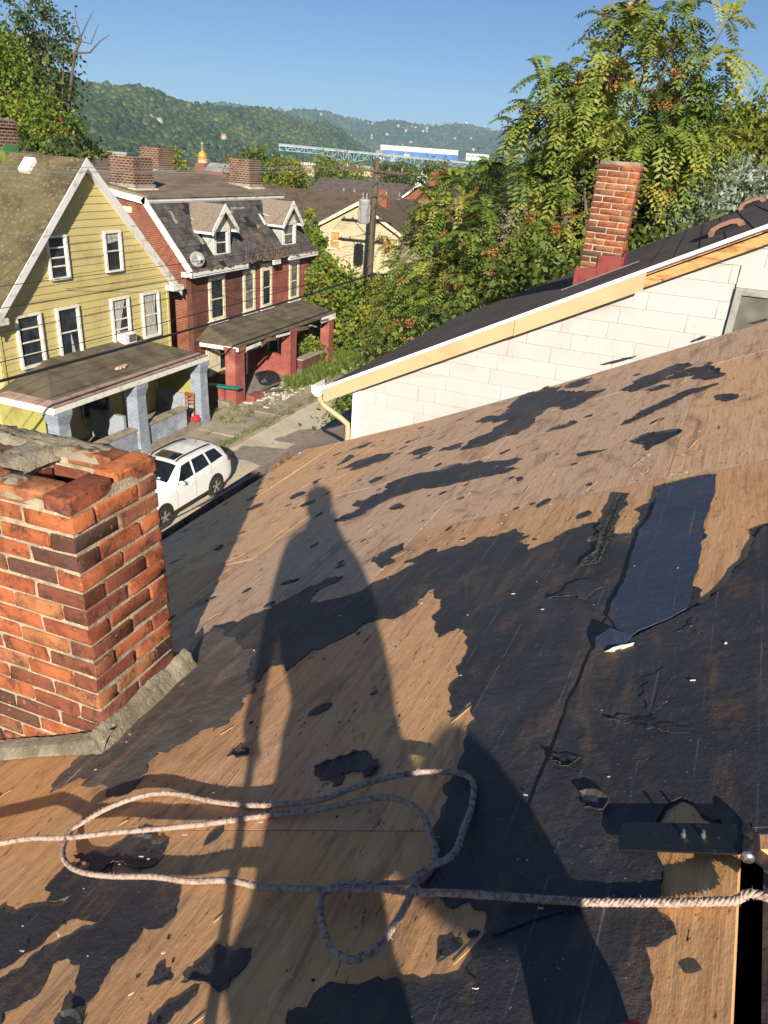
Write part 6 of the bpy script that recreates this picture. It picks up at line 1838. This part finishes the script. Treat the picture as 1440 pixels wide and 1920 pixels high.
        panel('headlight', MT['clear_lens'], root, lambda u, v: lerp(.10, .50, u), 3.3, 4.15, sd, .006)
        panel('tail_light', MT['red_lens'], root, lambda u, v: lerp(4.34, 4.60, u), 3.2, 4.25, sd, .007)
    centre('windscreen', MT['glass_car'], root, 1.47, 1.99, 5.25)
    centre('sunroof', MT['glass_car'], root, 2.16, 2.66, 5.95, .012)
    centre('rear_glass', MT['glass_car'], root, 4.30, 4.52, 5.4)
    aer = pos(3.75, 6.9, 1)
    MB().tube([aer, aer + Vector((0, .1, .12))], [.012, .004], 5).build('aerial', MT['black_plastic'], root)
    # wheels
    for sd in (-1, 1):
        for s in (.86, 3.56):
            wc = Vector((cx + sd * .80 * k, y_front + s * k, z0 + .345 * k))
            ar = MB().lathe(wc + Vector((sd * .115 * k, 0, .02)), (sd, 0, 0), [(0, .43 * k), (.04 * k, .43 * k)], 28)
            ar.build('wheel_arch', MT['black_plastic'], root)
            w = MB().lathe(wc, (sd, 0, 0), [(-.1 * k, .20 * k), (-.1 * k, .32 * k), (-.07 * k, .345 * k), (.13 * k, .345 * k), (.17 * k, .325 * k), (.175 * k, .24 * k), (.12 * k, .235 * k)], 28).build('wheel', MT['rubber'], root, True)
            MB().lathe(wc + Vector((sd * .121 * k, 0, 0)), (sd, 0, 0), [(0, .235 * k), (.004, .235 * k)], 24).build('brake_shadow', MT['soot_shade_black'], w)  # black disc painted for the shade behind the spokes
            rim = MB()
            for a in range(5):
                an = a * 2 * math.pi / 5 + .3
                d = Vector((0, math.cos(an), math.sin(an)))
                for da in (-.16, .16):
                    d2 = Vector((0, math.cos(an + da), math.sin(an + da)))
                    rim.bar(wc + Vector((sd * .155 * k, 0, 0)) + d * .04, wc + Vector((sd * .15 * k, 0, 0)) + d2 * .225 * k, .03 * k, .02, (1, 0, 0))
            rim.lathe(wc + Vector((sd * .135 * k, 0, 0)), (sd, 0, 0), [(0, .06 * k), (.03 * k, .055 * k), (.035 * k, .03 * k)], 14)
            rim.build('rim', MT['rim'], w)
    # pale seats seen through the glass are left dark; a sticker low in the windscreen
    st_ = pos(1.52, 6.2, 1, .012)
    MB().obox(st_, (.05, 0, 0), (0, .02, .028), (0, -.002, .002)).build('sticker', nmat('pale_blue_sticker', srgb(140, 190, 205), [], .4), root)
suv(-13.24, 14.45, -.02, .955)

# ------------------------------------------------------------------ foliage
def kites(P, D, S, L, W):
    """leaf quads: base P, direction D, side S (unit), length L, width W"""
    L = np.asarray(L)[:, None]; W = np.asarray(W)[:, None]
    n = np.cross(D, S)
    mid = P + D * L * .45 + n * L * .06
    return np.stack([P, mid - S * W / 2, P + D * L - n * L * .05, mid + S * W / 2], 1)

def unit(v): return v / (np.linalg.norm(v, axis=-1, keepdims=True) + 1e-9)

def quads_mesh(name, Q, rnd, mat, parent):
    n = len(Q)
    return link(name, fast_mesh(name, Q.reshape(-1, 3), np.arange(n * 4).reshape(n, 4), np.clip(rnd, 0, 1)), mat, parent)

def sample_lobes(lobes, n, g, shell=.5):
    lob = np.array([l[:3] for l in lobes]); rad = np.array([(l[3:6] if len(l) > 5 else (l[3],) * 3) for l in lobes])
    w = rad.prod(1) ** (2 / 3); idx = g.choice(len(lobes), n, p=w / w.sum())
    d = unit(g.normal(0, 1, (n, 3)))
    r = (shell + (1 - shell) * g.random(n)) ** .8
    return lob[idx] + d * rad[idx] * r[:, None], d, idx

def leafy(name, lobes, nclump, per, size, mat, parent, seed=1, spread=.22, droop=.3, asp=.55, shell=.45):
    g = np.random.default_rng(seed)
    c, d, idx = sample_lobes(lobes, nclump, g, shell)
    rad = np.array([l[3] for l in lobes])[idx]
    cl = g.normal(.54, .22, nclump)
    P = np.repeat(c, per, 0) + g.normal(0, 1, (nclump * per, 3)) * np.repeat(rad * spread, per)[:, None]
    D = unit(np.repeat(d, per, 0) * .5 + g.normal(0, .7, P.shape) + np.array([0, 0, -droop]))
    S = unit(np.cross(D, g.normal(0, 1, P.shape)))
    L = size * g.uniform(.6, 1.3, len(P))
    rnd = np.repeat(cl, per) + g.normal(0, .14, len(P))
    return quads_mesh(name, kites(P, D, S, L, L * asp), rnd, mat, parent)

def limbs(name, base, tips, r0, mat, parent, seed=1, via=None):
    q = random.Random(seed)
    m = MB()
    base = Vector(base)
    top = Vector(via) if via else base + Vector((0, 0, (max(t[2] for t in tips) - base.z) * .5))
    trunk = [base.lerp(top, t) + Vector((q.gauss(0, .08), q.gauss(0, .08), 0)) * (0 < t < 1) for t in np.linspace(0, 1, 7)]
    m.tube(trunk, list(np.linspace(r0, r0 * .55, 7)), 9)
    for t in tips:
        t = Vector(t)
        s = trunk[q.randint(3, 6)]
        mid = s.lerp(t, .5) + Vector((q.gauss(0, .15), q.gauss(0, .15), (t - s).length * .1))
        pts = [s, s.lerp(mid, .5) + Vector((0, 0, .05)), mid, mid.lerp(t, .6), t]
        r = r0 * .4
        m.tube(pts, [r, r * .75, r * .5, r * .3, r * .12], 6)
    return m.build(name, mat, parent, True)

def ailanthus(label, lobes, nclump, base, seed, via=None, seeds=.12, group=None, fl=.55, nf=8, r0=.18):
    t = thing('ailanthus_tree', label, 'tree', base, group)
    g = np.random.default_rng(seed)
    c, d, idx = sample_lobes(lobes, nclump, g, .4)
    nfr = nclump * nf
    base_ = np.repeat(c, nf, 0)
    out = np.repeat(d, nf, 0)
    hd = unit(out * .5 + g.normal(0, .8, (nfr, 3)) + np.array([0, 0, .25]))
    L = fl * g.uniform(.6, 1.25, nfr)
    K = 9
    tt = np.linspace(.12, 1, K)
    pos = base_[:, None] + hd[:, None] * (L[:, None] * tt)[..., None]
    pos[..., 2] -= (L[:, None] * .55) * tt ** 2
    tan = hd[:, None] * np.ones((1, K, 1)); tan = tan.copy(); tan[..., 2] -= 1.1 * tt; tan = unit(tan)
    side = unit(np.cross(tan, np.array([0, 0, 1.])))
    Qs, Rs = [], []
    tone = np.repeat(g.normal(.56, .2, nclump), nf) + g.normal(0, .08, nfr)
    for s in (-1, 1):
        D = unit(side * s + tan * .45 + np.array([0, 0, -.35]))
        S = unit(np.cross(D, np.cross(side, tan) + g.normal(0, .15, D.shape)))
        ll = (L[:, None] * .27) * (1 - .35 * np.abs(tt - .45)) * g.uniform(.8, 1.15, (nfr, K))
        Qs.append(kites(pos.reshape(-1, 3), D.reshape(-1, 3), S.reshape(-1, 3), ll.ravel(), ll.ravel() * .36))
        Rs.append((tone[:, None] + g.normal(0, .07, (nfr, K))).ravel())
    quads_mesh('crown', np.concatenate(Qs), np.concatenate(Rs), MT['ailanthus'], t)
    # hanging seed clusters
    if seeds:
        pick = np.where((g.random(nclump) < seeds) & (d[:, 2] > -.5))[0]
        n = 80
        P = np.repeat(c[pick] + d[pick] * .12, n, 0) + g.normal(0, 1, (len(pick) * n, 3)) * np.array([.09, .09, .07])
        D = unit(g.normal(0, 1, P.shape)); S = unit(np.cross(D, g.normal(0, 1, P.shape)))
        quads_mesh('seed_clusters', kites(P, D, S, np.full(len(P), .06), np.full(len(P), .035)), np.repeat(g.random(len(pick)), n) + g.normal(0, .15, len(P)), MT['seed'], t)
    tips = [tuple(x) for x in c[g.choice(nclump, min(nclump, 46), replace=False)]]
    limbs('trunk', base, tips, r0, MT['bark'], t, seed, via)
    return t

ailanthus('tall ailanthus tree with orange seed clusters rising behind the red chimney',
          [(-.9, 14, 12.25, .62), (-.35, 14.3, 11.9, .5), (-1.9, 15, 12.0, .7), (-2.6, 15, 11.3, .75), (-1.4, 15, 11.2, 1.15), (-3.0, 15.6, 10.6, .8), (-2.1, 15.5, 10.0, 1.25), (-.55, 15, 10.9, .75), (-.9, 15.2, 10.1, .7), (-3.3, 16, 9.4, .95), (-2.3, 15.2, 8.8, 1.1)],
          270, (-1.8, 16, 3.0), 3, (-1.9, 15.6, 9.6), .32)
ailanthus('broad ailanthus tree with orange seeds overhanging the street side of the white house',
          [(-4.6, 17.5, 9.3, 1.0), (-5.4, 18, 8.9, 1.15), (-6.4, 19, 7.8, 1.15), (-3.8, 16, 7.9, 1.2), (-5.0, 17.5, 7.3, 1.3), (-7.2, 20.5, 6.7, .95), (-3.0, 15.2, 7.6, 1.0), (-6.6, 19, 6.2, 1.0), (-5.6, 17, 5.6, 1.1), (-4.3, 16, 6.2, 1.1), (-7.9, 22, 5.2, .9)],
          350, (-5.4, 18.5, -.1), 4, (-5.3, 18.2, 6.2), .26)
# understorey behind the white house
sh = thing('shrub', 'dark leafy shrub thicket between the white house and the ailanthus trees', 'shrub', (-3.5, 15, 0))
leafy('foliage', [(-4.5, 14.8, 5.2, 1.5), (-3.2, 14.2, 6.6, 1.3), (-2.2, 14.0, 7.5, 1.2), (-1.0, 14.2, 8.2, 1.0), (-6.2, 17, 4.2, 1.5), (-7.5, 20, 3.6, 1.4), (-5.6, 15.6, 3.4, 1.6), (-.2, 14.6, 8.6, .9)], 420, 60, .16, MT['shrub'], sh, 8)
limbs('stems', (-3.6, 15, 0), [(-4.5, 14.8, 5.2), (-3.2, 14.2, 6.6), (-2.2, 14, 7.5), (-1, 14.2, 8.2), (-6.2, 17, 4.2)], .1, MT['bark'], sh, 8)
sh = thing('tree', 'yellow-green young tree with bare trunk right of the ailanthus', 'tree', (.8, 18, 4))
leafy('crown', [(.5, 18, 10.7, .85), (1.1, 18.2, 10.3, .9), (.2, 18, 9.8, .8), (1.4, 18, 9.5, .9), (-.1, 18.2, 10.6, .55)], 150, 60, .15, MT['yellow_shrub'], sh, 12)
limbs('trunk', (.8, 18, 4), [(.5, 18, 10.7), (1.1, 18.2, 10.3), (1.25, 18, 12.2), (.2, 18, 9.8)], .09, MT['bark'], sh, 13)
sh = thing('shrub', 'silvery white-leaved bush behind the brown roof vents', 'shrub', (.3, 15.5, 6))
leafy('foliage', [(-.4, 15.3, 9.5, .45), (-.15, 15.5, 9.85, .55), (.35, 15.6, 9.9, .5), (.8, 15.6, 9.85, .5), (0, 15.2, 9.35, .5), (1.1, 15.8, 9.7, .5)], 150, 60, .11, MT['silver'], sh, 14, .24, -.2, .5)
limbs('stems', (.3, 15.5, 4), [(-.4, 15.3, 9.5), (.35, 15.6, 9.9), (.8, 15.6, 9.85)], .06, MT['bark'], sh, 15)
sh = thing('shrub', 'deep green shrub filling the gap behind the white house chimney', 'shrub', (-.3, 17, 3))
leafy('foliage', [(-.6, 16.6, 9.0, 1.1), (.9, 17, 8.9, 1.1), (-1.6, 16.8, 8.4, 1.1)], 190, 60, .16, MT['dark_tree'], sh, 16)
limbs('stems', (-.3, 17, 2), [(-.6, 16.6, 9), (.9, 17, 8.9), (-1.6, 16.8, 8.4)], .07, MT['bark'], sh, 17)

# vines: on the brick house corner, on the lot and up the pole
vn = thing('vine', 'bright green vine climbing the right corner of the brick house', 'vine', (-18.2, 36, 0))
leafy('foliage', [(-18.3, 36.3, 4.6, .7), (-18.1, 36.6, 3.7, .95), (-18.0, 36.4, 2.8, 1.0), (-18.6, 36.6, 5.6, .5), (-19.0, 36.7, 6.4, .4), (-19.2, 36.8, 7.0, .33), (-17.9, 35.6, 3.9, .55)], 150, 44, .24, MT['vine'], vn, 21, .3, .5, .85)
limbs('stem', (-18.2, 36.2, 0), [(-18.3, 36.3, 4.6), (-19.2, 36.8, 7.0), (-18.1, 36.6, 3.7)], .05, MT['bark'], vn, 22)
vn = thing('vine', 'tangled vine thicket heaped across the empty lot', 'vine', (-17.5, 39, 0))
leafy('foliage', [(-17.4, 38.6, 2.6, 1.5), (-16.6, 39.5, 2.2, 1.5), (-18.6, 39.2, 2.6, 1.4), (-15.8, 40, 2.4, 1.4), (-17, 38, 1.3, 1.4), (-15.2, 39.4, 1.6, 1.3), (-14.4, 39.5, 2.8, 1.2)], 330, 44, .24, MT['vine'], vn, 23, .3, .4, .8)
limbs('stem', (-17, 39, -.2), [(-17.4, 38.6, 2.6), (-15.8, 40, 2.4), (-18.6, 39.2, 2.6)], .06, MT['bark'], vn, 24)
vn = thing('vine', 'yellow-green vine hanging round the foot of the utility pole', 'vine', (-14.8, 36, 0))
leafy('foliage', [(-14.6, 36, 3.8, .5, .5, .8), (-14.3, 35.8, 2.8, .75), (-14.4, 35.6, 1.6, .8), (-13.6, 35.4, 2.2, .8), (-14.9, 36.1, 2.2, .5), (-13.2, 35, 3.0, .8), (-13, 35, 1.2, .9)], 170, 44, .2, MT['yellow_shrub'], vn, 25, .3, .6, .6)
limbs('stem', (-14.8, 36.1, -.1), [(-14.6, 36, 3.8), (-14.3, 35.8, 2.8), (-13.2, 35, 3.0)], .04, MT['bark'], vn, 26)
pt = thing('potted_shrub', 'green leafy weed growing inside the brick house porch', 'plant', (-17.3, 33.6, .3))
leafy('foliage', [(-17.3, 33.5, 1.1, .45), (-17.2, 33.9, .9, .4)], 26, 40, .18, MT['vine'], pt, 27, .3, .3, .8)
limbs('stem', (-17.3, 33.6, .28), [(-17.3, 33.5, 1.1)], .02, MT['bark'], pt, 28)
# taller trees behind the lot, by the valley edge
def tree(label, base, lobes, ncl, per, size, mat, seed, r0=.3, nm='tree', group=None):
    t = thing(nm, label, 'tree', base, group)
    leafy('crown', lobes, ncl, per, size, MT[mat], t, seed)
    limbs('trunk', base, [tuple(l[:3]) for l in lobes], r0, MT['bark'], t, seed)
def round_tree(label, c, r, h, mat, seed, size=.3, ncl=150, per=40, group=None):
    q = random.Random(seed)
    lobes = [(c[0] + q.gauss(0, r * .5), c[1] + q.gauss(0, r * .5), c[2] + q.uniform(-.55, .5) * r, r * q.uniform(.4, .62)) for _ in range(9)] + [(c[0], c[1], c[2], r * .7)]
    tree(label, (c[0], c[1], c[2] - h), lobes, ncl, per, size, mat, seed, .2)
round_tree('olive green round tree just past the brick house chimneys', (-44.4, 72.5, 8.1), 2.7, 12, 'shrub', 31, .3, 130)
round_tree('yellowing tree beyond the cream house roof, left of the pole', (-44.1, 89.7, 6.7), 3.6, 13, 'yellow_shrub', 32, .34, 200)
round_tree('dusty green tree between the pole and the valley', (-34.4, 76.6, 7.1), 1.9, 9, 'shrub', 33, .3, 90)
round_tree('pale green tree behind the third chimney of the brick house', (-36.1, 65.8, 7.3), 2.2, 10, 'yellow_shrub', 34, .3, 90)
round_tree('dark round tree behind the crossarms, down the slope', (-50.5, 130.6, 7.1), 3.6, 15, 'dark_tree', 35, .45, 150)
round_tree('low dark tree behind the white barge boards', (-33.4, 104.8, 7.0), 3.4, 14, 'shrub', 36, .4, 150)
round_tree('mid green tree at the edge of the ailanthus crown', (-23.1, 87.0, 8.0), 3.6, 14, 'shrub', 37, .4, 150)
round_tree('yellow-leaved small tree between the brick house chimneys', (-42.4, 55.7, 8.0), 2.2, 10, 'yellow_shrub', 38, .3, 90)
# big tree behind the yellow house
tree('tall dark tree towering behind the yellow house', (-47.5, 48, -4),
     [(-46.20, 48.00, 17.16) + (1.7,), (-47.66, 48.00, 15.35) + (1.4,), (-44.76, 48.00, 15.57) + (1.0,), (-48.17, 48.00, 13.14) + (2.8,), (-45.93, 48.00, 12.88) + (1.4,), (-50.26, 48.00, 13.07) + (2.6,), (-45.53, 48.00, 10.64) + (1.3,), (-48.66, 48.00, 10.48) + (2.8,), (-52.40, 48.00, 15.43) + (2.6,), (-52.18, 48.00, 11.58) + (3.0,), (-47.03, 48.00, 9.30) + (1.5,), (-47.97, 48.00, 18.26) + (1.3,)],
     330, 60, .34, 'dark_tree', 41, .5)
tree('light green tree at the skyline left of the tall dark one', (-44, 40, -4),
     [(-42.91, 40.00, 13.97) + (1.6,), (-42.39, 40.00, 12.25) + (1.6,), (-39.35, 40.00, 11.05) + (1.3,), (-38.47, 40.00, 9.91) + (1.2,), (-41.77, 40.00, 10.94) + (1.4,)],
     170, 60, .3, 'vine', 42, .25)
sg = thing('dead_branch', 'bare grey dead limb sticking out of the tall dark tree', 'branch', (-43.5, 48, 9))
q = random.Random(2)
m = MB()
for tip in ((-43.42, 48.00, 18.12), (-40.49, 48.00, 16.50), (-41.84, 48.00, 17.82), (-41.48, 48.00, 17.05)):
    b0 = Vector((-43.84, 48.00, 15.27)); tp = Vector(tip)
    m.tube([b0, b0.lerp(tp, .35) + Vector((q.gauss(0, .25), 0, q.gauss(0, .25))), b0.lerp(tp, .7) + Vector((q.gauss(0, .25), 0, q.gauss(0, .2))), tp], [.09, .06, .04, .012], 5)
m.tube([(-46.2, 48, 8), Vector((-43.84, 48.00, 15.27))], [.12, .09], 6)
m.build('limb', MT['bark'], sg)
lc = (-30.2, 32.0, 9.1)
round_tree('small dark bush beside the yellow gable peak', lc, 1.1, 8, 'dark_tree', 43, .25, 60)
lc = (-40.5, 44.3, 8.5)
round_tree('dark scrub on the slope behind the yellow and brick houses', lc, 1.5, 9, 'dark_tree', 44, .3, 60)

# ------------------------------------------------------------------ grass: lot, verge and pavement cracks
def grass(name, pts, h, w, label, seed):
    g = np.random.default_rng(seed)
    n = len(pts)
    P = np.asarray(pts, float)
    D = unit(np.stack([g.normal(0, .45, n), g.normal(0, .45, n), np.ones(n)], 1))
    S = unit(np.cross(D, g.normal(0, 1, (n, 3))))
    L = h * g.uniform(.5, 1.4, n)
    o = quads_mesh(name, kites(P, D, S, L, np.full(n, w)), g.normal(.45, .25, n), MT['grass'], None)
    return tag(o, label, 'grass', None, 'stuff')
g = np.random.default_rng(9)
n = 9000
x = g.uniform(-20, -14.6, n); y = g.uniform(35.3, 41, n)
grass('lot_grass', np.stack([x, y, np.full(n, -.06)], 1), .35, .03, 'dry tall grass on the lot beside the brick house', 1)
c = g.normal(0, 1, (5200, 2)); k = g.integers(0, 9, 5200)
ctr = np.array([(-15.9, 31.6), (-15.7, 32.6), (-15.6, 33.6), (-15.8, 30.8), (-15.7, 34.6), (-16.2, 33.2), (-15.4, 35.6), (-16.2, 35.6), (-16.0, 29.8)])
p = ctr[k] + c * np.array([.28, .42])
grass('verge_grass', np.column_stack([p, np.full(len(p), .08)]), .42, .03, 'lush green weeds on the pavement by the brick house', 2)
q = []
for _ in range(150):
    yy_ = g.uniform(18, 36); xx_ = g.choice([-14.42, -14.38, -15.61, -14.5, -16.9]) + g.normal(0, .07)
    for _ in range(18): q.append((xx_ + g.normal(0, .06), yy_ + g.normal(0, .2), .07))
for _ in range(34):
    xx_, yy_ = g.uniform(-16.8, -14.9), g.uniform(23.6, 29.5)
    for _ in range(26): q.append((xx_ + g.normal(0, .14), yy_ + g.normal(0, .16), .08))
grass('pavement_weeds', q, .13, .02, 'small weeds growing in the pavement joints and along the kerb', 3)

# ------------------------------------------------------------------ the valley: bridge, mill, church, distant houses
MT['bridge_blue'] = nmat('pale_blue_steel', srgb(146, 186, 204), [(srgb(124, 166, 186), .1, .45, .7)], .6)
MT['pier'] = nmat('bridge_pier_concrete', srgb(206, 198, 180), [(srgb(170, 162, 146), .2, .45, .7)], .9)
br = thing('bridge', 'long pale blue steel arch truss bridge across the valley', 'bridge', (-298.0, 633.4, 6.8))
b0, b1 = Vector((-293.8, 523.2, 13.8)), Vector((-215.2, 791.3, 11.6))
def deck(t): return b0.lerp(b1, t)
N = 44
def depth(t):      # haunched truss: deep over the two main piers
    d = 3.2
    for c_, w in ((.25, .13), (.62, .10)): d += 5.2 * max(0, 1 - abs(t - c_) / w) ** 1.5
    return d
sd = (b1 - b0).cross(Vector((0, 0, 1))).normalized()
tv = (b1 - b0).normalized()
MB().obox((b0 + b1) / 2, (b1 - b0) / 2, sd * 4, (0, 0, .5)).build('deck', MT['pier'], br)
MB().obox((b0 + b1) / 2 + Vector((0, 0, .9)), (b1 - b0) / 2, sd * 4.1, (0, 0, .35)).build('railing', MT['bridge_blue'], br)
for s in (-1, 1):
    for i in range(N):
        ta, tb = i / N, (i + 1) / N
        a, b = deck(ta) + sd * s * 3.4, deck(tb) + sd * s * 3.4
        la, lb = a - Vector((0, 0, depth(ta))), b - Vector((0, 0, depth(tb)))
        m = MB().bar(la, lb, .6, .6).bar(a, la, .4, .4, tv).bar(*((a, lb) if i % 2 else (la, b)), .5, .5)
        m.build('truss_panel', MT['bridge_blue'], br)
for t in (.25, .62, .97):
    p = deck(t)
    for s in (-1, 1):
        c_ = p + sd * s * 2.6
        MB().box(c_.x - 1.5, c_.y - 1.5, -27, c_.x + 1.5, c_.y + 1.5, p.z - depth(t) + .3).build('pier', MT['pier'], br)

def shed(nm, lab, c, w, d, h, wallm, roofm, rot=0., band=None, cat='building', win=True):
    t = thing(nm, lab, cat, c)
    ux, uy = Vector((math.cos(rot), math.sin(rot), 0)), Vector((-math.sin(rot), math.cos(rot), 0))
    c = Vector(c)
    MB().obox(c + Vector((0, 0, h / 2)), ux * w / 2, uy * d / 2, (0, 0, h / 2)).build('wall', wallm, t)
    MB().obox(c + Vector((0, 0, h + .4)), ux * (w / 2 + .5), uy * (d / 2 + .5), (0, 0, .4)).build('roof', roofm, t)
    if band:
        MB().obox(c + Vector((0, 0, h * .28)) , ux * (w / 2 + .15), uy * (d / 2 + .15), (0, 0, h * .27)).build('wall_band', band, t)
    n = max(2, int(w / 9)) if win else 0
    for i in range(n):
        p = c + ux * (-w / 2 + (i + .5) * w / n) - uy * (d / 2 + .2) + Vector((0, 0, h * .62))
        MB().obox(p, ux * w / n * .28, uy * .1, (0, 0, h * .08)).build('window', MT['glass_grey'], t)
    return t
MT['mill_blue'] = nmat('blue_cladding', srgb(66, 118, 186), [(srgb(56, 100, 160), .05, .45, .7)], .6)
MT['mill_white'] = nmat('white_cladding', srgb(222, 220, 212), [(srgb(190, 186, 176), .05, .45, .7)], .7)
MT['roof_grey'] = nmat('grey_flat_roof', srgb(150, 146, 138), [(srgb(120, 116, 110), .1, .45, .7)], .9)
MT['warm_stone'] = nmat('tan_masonry', srgb(196, 172, 134), [(srgb(160, 138, 106), .1, .45, .7)], .9)
def g0(p, up=0.): return (p[0], p[1], p[2] + up)
a_ = math.radians(20)
shed('mill_shed', 'long blue and white industrial hall beyond the bridge', (-591.4, 1647.0, 17.5), 165, 50, 19, MT['mill_white'], MT['mill_white'], a_, MT['mill_blue'], win=False)
shed('mill_shed', 'smaller white hall at the right end of the blue one', (-486.7, 1733.0, 20.0), 50, 40, 14, MT['mill_white'], MT['roof_grey'], a_)
shed('warehouse', 'low white flat-roofed warehouse below the bridge', (-146.2, 393.7, -0.1), 22, 12, 4, MT['mill_white'], MT['mill_white'], a_)
shed('warehouse', 'long pale shed with grey roof right of the low warehouse', (-148.6, 435.3, 0.0), 26, 10, 3.4, MT['mill_white'], MT['roof_grey'], a_)
shed('warehouse', 'grey roofed block above the utility pole top', (-166.3, 385.7, 1.4), 18, 12, 4, MT['warm_stone'], MT['roof_grey'], a_)
shed('warehouse', 'cream flat-roofed block under the bridge end', (-148.5, 283.5, 1.9), 7, 6, 4, MT['warm_stone'], MT['mill_white'], a_)
shed('warehouse', 'pale masonry block showing over the brick house roof ridge', (-214.8, 250.5, -1.2), 13, 9, 6, MT['warm_stone'], MT['roof_grey'], a_)
# church with a gilded dome
cc = (-188.3, 271.0, 0.5)
chh = thing('church', 'red brick church with a small gilded dome and cross', 'church', cc)
x, y, z = cc
MB().box(x - 2.2, y - 2.2, z - 14, x + 2.2, y + 2.2, z + 3.2).build('tower', MT['side_brick'], chh)
MB().lathe((x, y, z + 3.2), (0, 0, 1), [(0, 1.9), (1.2, 1.9), (1.25, 2.2), (1.5, 2.2)], 12).build('drum', MT['warm_stone'], chh)
MB().lathe((x, y, z + 4.7), (0, 0, 1), [(0, 1.5), (.6, 1.9), (1.4, 1.85), (2.2, 1.35), (2.8, .5), (3.2, .2), (3.8, .18)], 16).build('dome', nmat('gilding', srgb(214, 170, 70), [(srgb(180, 130, 50), .8, .45, .7)], .5, None, metal=.3), chh, True)
cs = MB().box(x - .1, y - .1, z + 8.8, x + .1, y + .1, z + 11).box(x - .6, y - .08, z + 10, x + .6, y + .08, z + 10.25).build('cross', MT['warm_stone'], chh)
MB().box(x + 2.3, y - 3, z - 14, x + 13, y + 7, z + .5).build('nave', MT['side_brick'], chh)
MB().prism([(x + 2.3, y - 3.3, z + .5), (x + 2.3, y + 7.3, z + .5), (x + 2.3, y + 2, z + 3.6)], (11, 0, 0)).build('nave_roof', MT['roof_grey'], chh)
for i in range(3): MB().box(x + 4 + i * 3, y - 3.06, z - 4, x + 5.2 + i * 3, y - 3.005, z - .8).build('window', MT['glass'], chh)

# pale houses scattered over the two hills
rr = random.Random(17)
def hill_house(c, s, wall, roof, lab, grp):
    t = thing('hill_house', lab, 'house', c, grp)
    x, y, z = c
    MB().box(x - s * .6, y - s * .45, z - s * .5, x + s * .6, y + s * .45, z + s * .55).build('wall', wall, t)
    MB().prism([(x - s * .65, y - s * .5, z + s * .55), (x - s * .65, y + s * .5, z + s * .55), (x - s * .65, y, z + s * .95)], (s * 1.3, 0, 0)).build('roof', roof, t)
W_ = [MT['mill_white'], MT['warm_stone'], MT['side_brick']]
for c in ((-594.6, 728.0, 51.3), (-590.5, 737.8, 51.8), (-590.3, 744.4, 50.3), (-584.3, 723.5, 47.3)):
    hill_house(c, 4.2, MT['mill_white'], MT['roof_grey'], 'white house among trees on the crest of the near hill', 'houses on the near crest')
for c in ((-572.7, 892.0, 51.3), (-564.6, 944.0, 49.4)):
    hill_house(c, 4.5, MT['warm_stone'], MT['roof_grey'], 'tan house on the far end of the near crest', 'tan crest houses')
for c in ((-493.4, 629.7, 29.6), (-480.7, 626.9, 27.0), (-439.3, 668.6, 18.1)):
    hill_house(c, 3.4, MT['warm_stone'], MT['roof_grey'], 'pale house halfway down the wooded near hill', 'houses on the near slope')
for i in range(28):
    t = rr.random()
    ia = int(4 + t * 16); ib = rr.randint(16, 70)
    c = far_hill[ia, ib]
    hill_house((c[0], c[1], c[2] + 9), rr.uniform(4, 7), W_[0] if rr.random() < .3 else W_[1], MT['roof_grey'], 'tiny pale house in the haze of the distant hillside', 'houses on the distant hill')
tw = (-872.5, 2713.2, 128.2)
t = thing('tower_block', 'lone dark tower block standing on the distant ridge', 'tower', tw)
MB().box(tw[0] - 17, tw[1] - 10, tw[2] - 30, tw[0] + 17, tw[1] + 10, tw[2] + 14).build('shaft', MT['roof_grey'], t)
for i in range(6): MB().box(tw[0] - 17.3, tw[1] - 10.3, tw[2] - 18 + i * 5, tw[0] + 17.3, tw[1] + 10.3, tw[2] - 15.6 + i * 5).build('floor_band', MT['glass_grey'], t)
mst = (-1293.8, 2426.6, 138.5)
t = thing('radio_mast', 'thin radio mast on the distant ridge line', 'mast', mst)
MB().tube([(mst[0], mst[1], mst[2] - 30), (mst[0], mst[1], mst[2] + 22)], [1.6, .6], 5).build('mast', MT['roof_grey'], t)
# town blocks at the hill foot behind the bridge
for i in range(16):
    px = 0
    a = math.radians(rr.uniform(20, 31)); d = rr.uniform(1450, 1700)
    c = (-math.sin(a) * d, math.cos(a) * d, rr.uniform(4, 22))
    hill_house(c, rr.uniform(8, 14), rr.choice(W_), MT['roof_grey'], 'small town building near the far end of the bridge', 'town buildings by the bridge')

# ------------------------------------------------------------------ haze over the valley
hz = MB().box(-3950, -1150, -28, 3950, 3950, 195).build('haze', None, None)
hm_ = bpy.data.materials.new('haze_air')
hm_.use_nodes = True
nt = hm_.node_tree
for n_ in list(nt.nodes):
    if n_.type == 'BSDF_PRINCIPLED': nt.nodes.remove(n_)
pv_ = nt.nodes.new('ShaderNodeVolumePrincipled')
pv_.inputs['Color'].default_value = (.5, .74, 1, 1)
pv_.inputs['Density'].default_value = .0002
pv_.inputs['Anisotropy'].default_value = 0.
nt.links.new(pv_.outputs[0], nt.nodes['Material Output'].inputs['Volume'])
hz.data.materials.append(hm_)
tag(hz, 'pale blue haze filling the valley', 'haze', None, 'stuff')
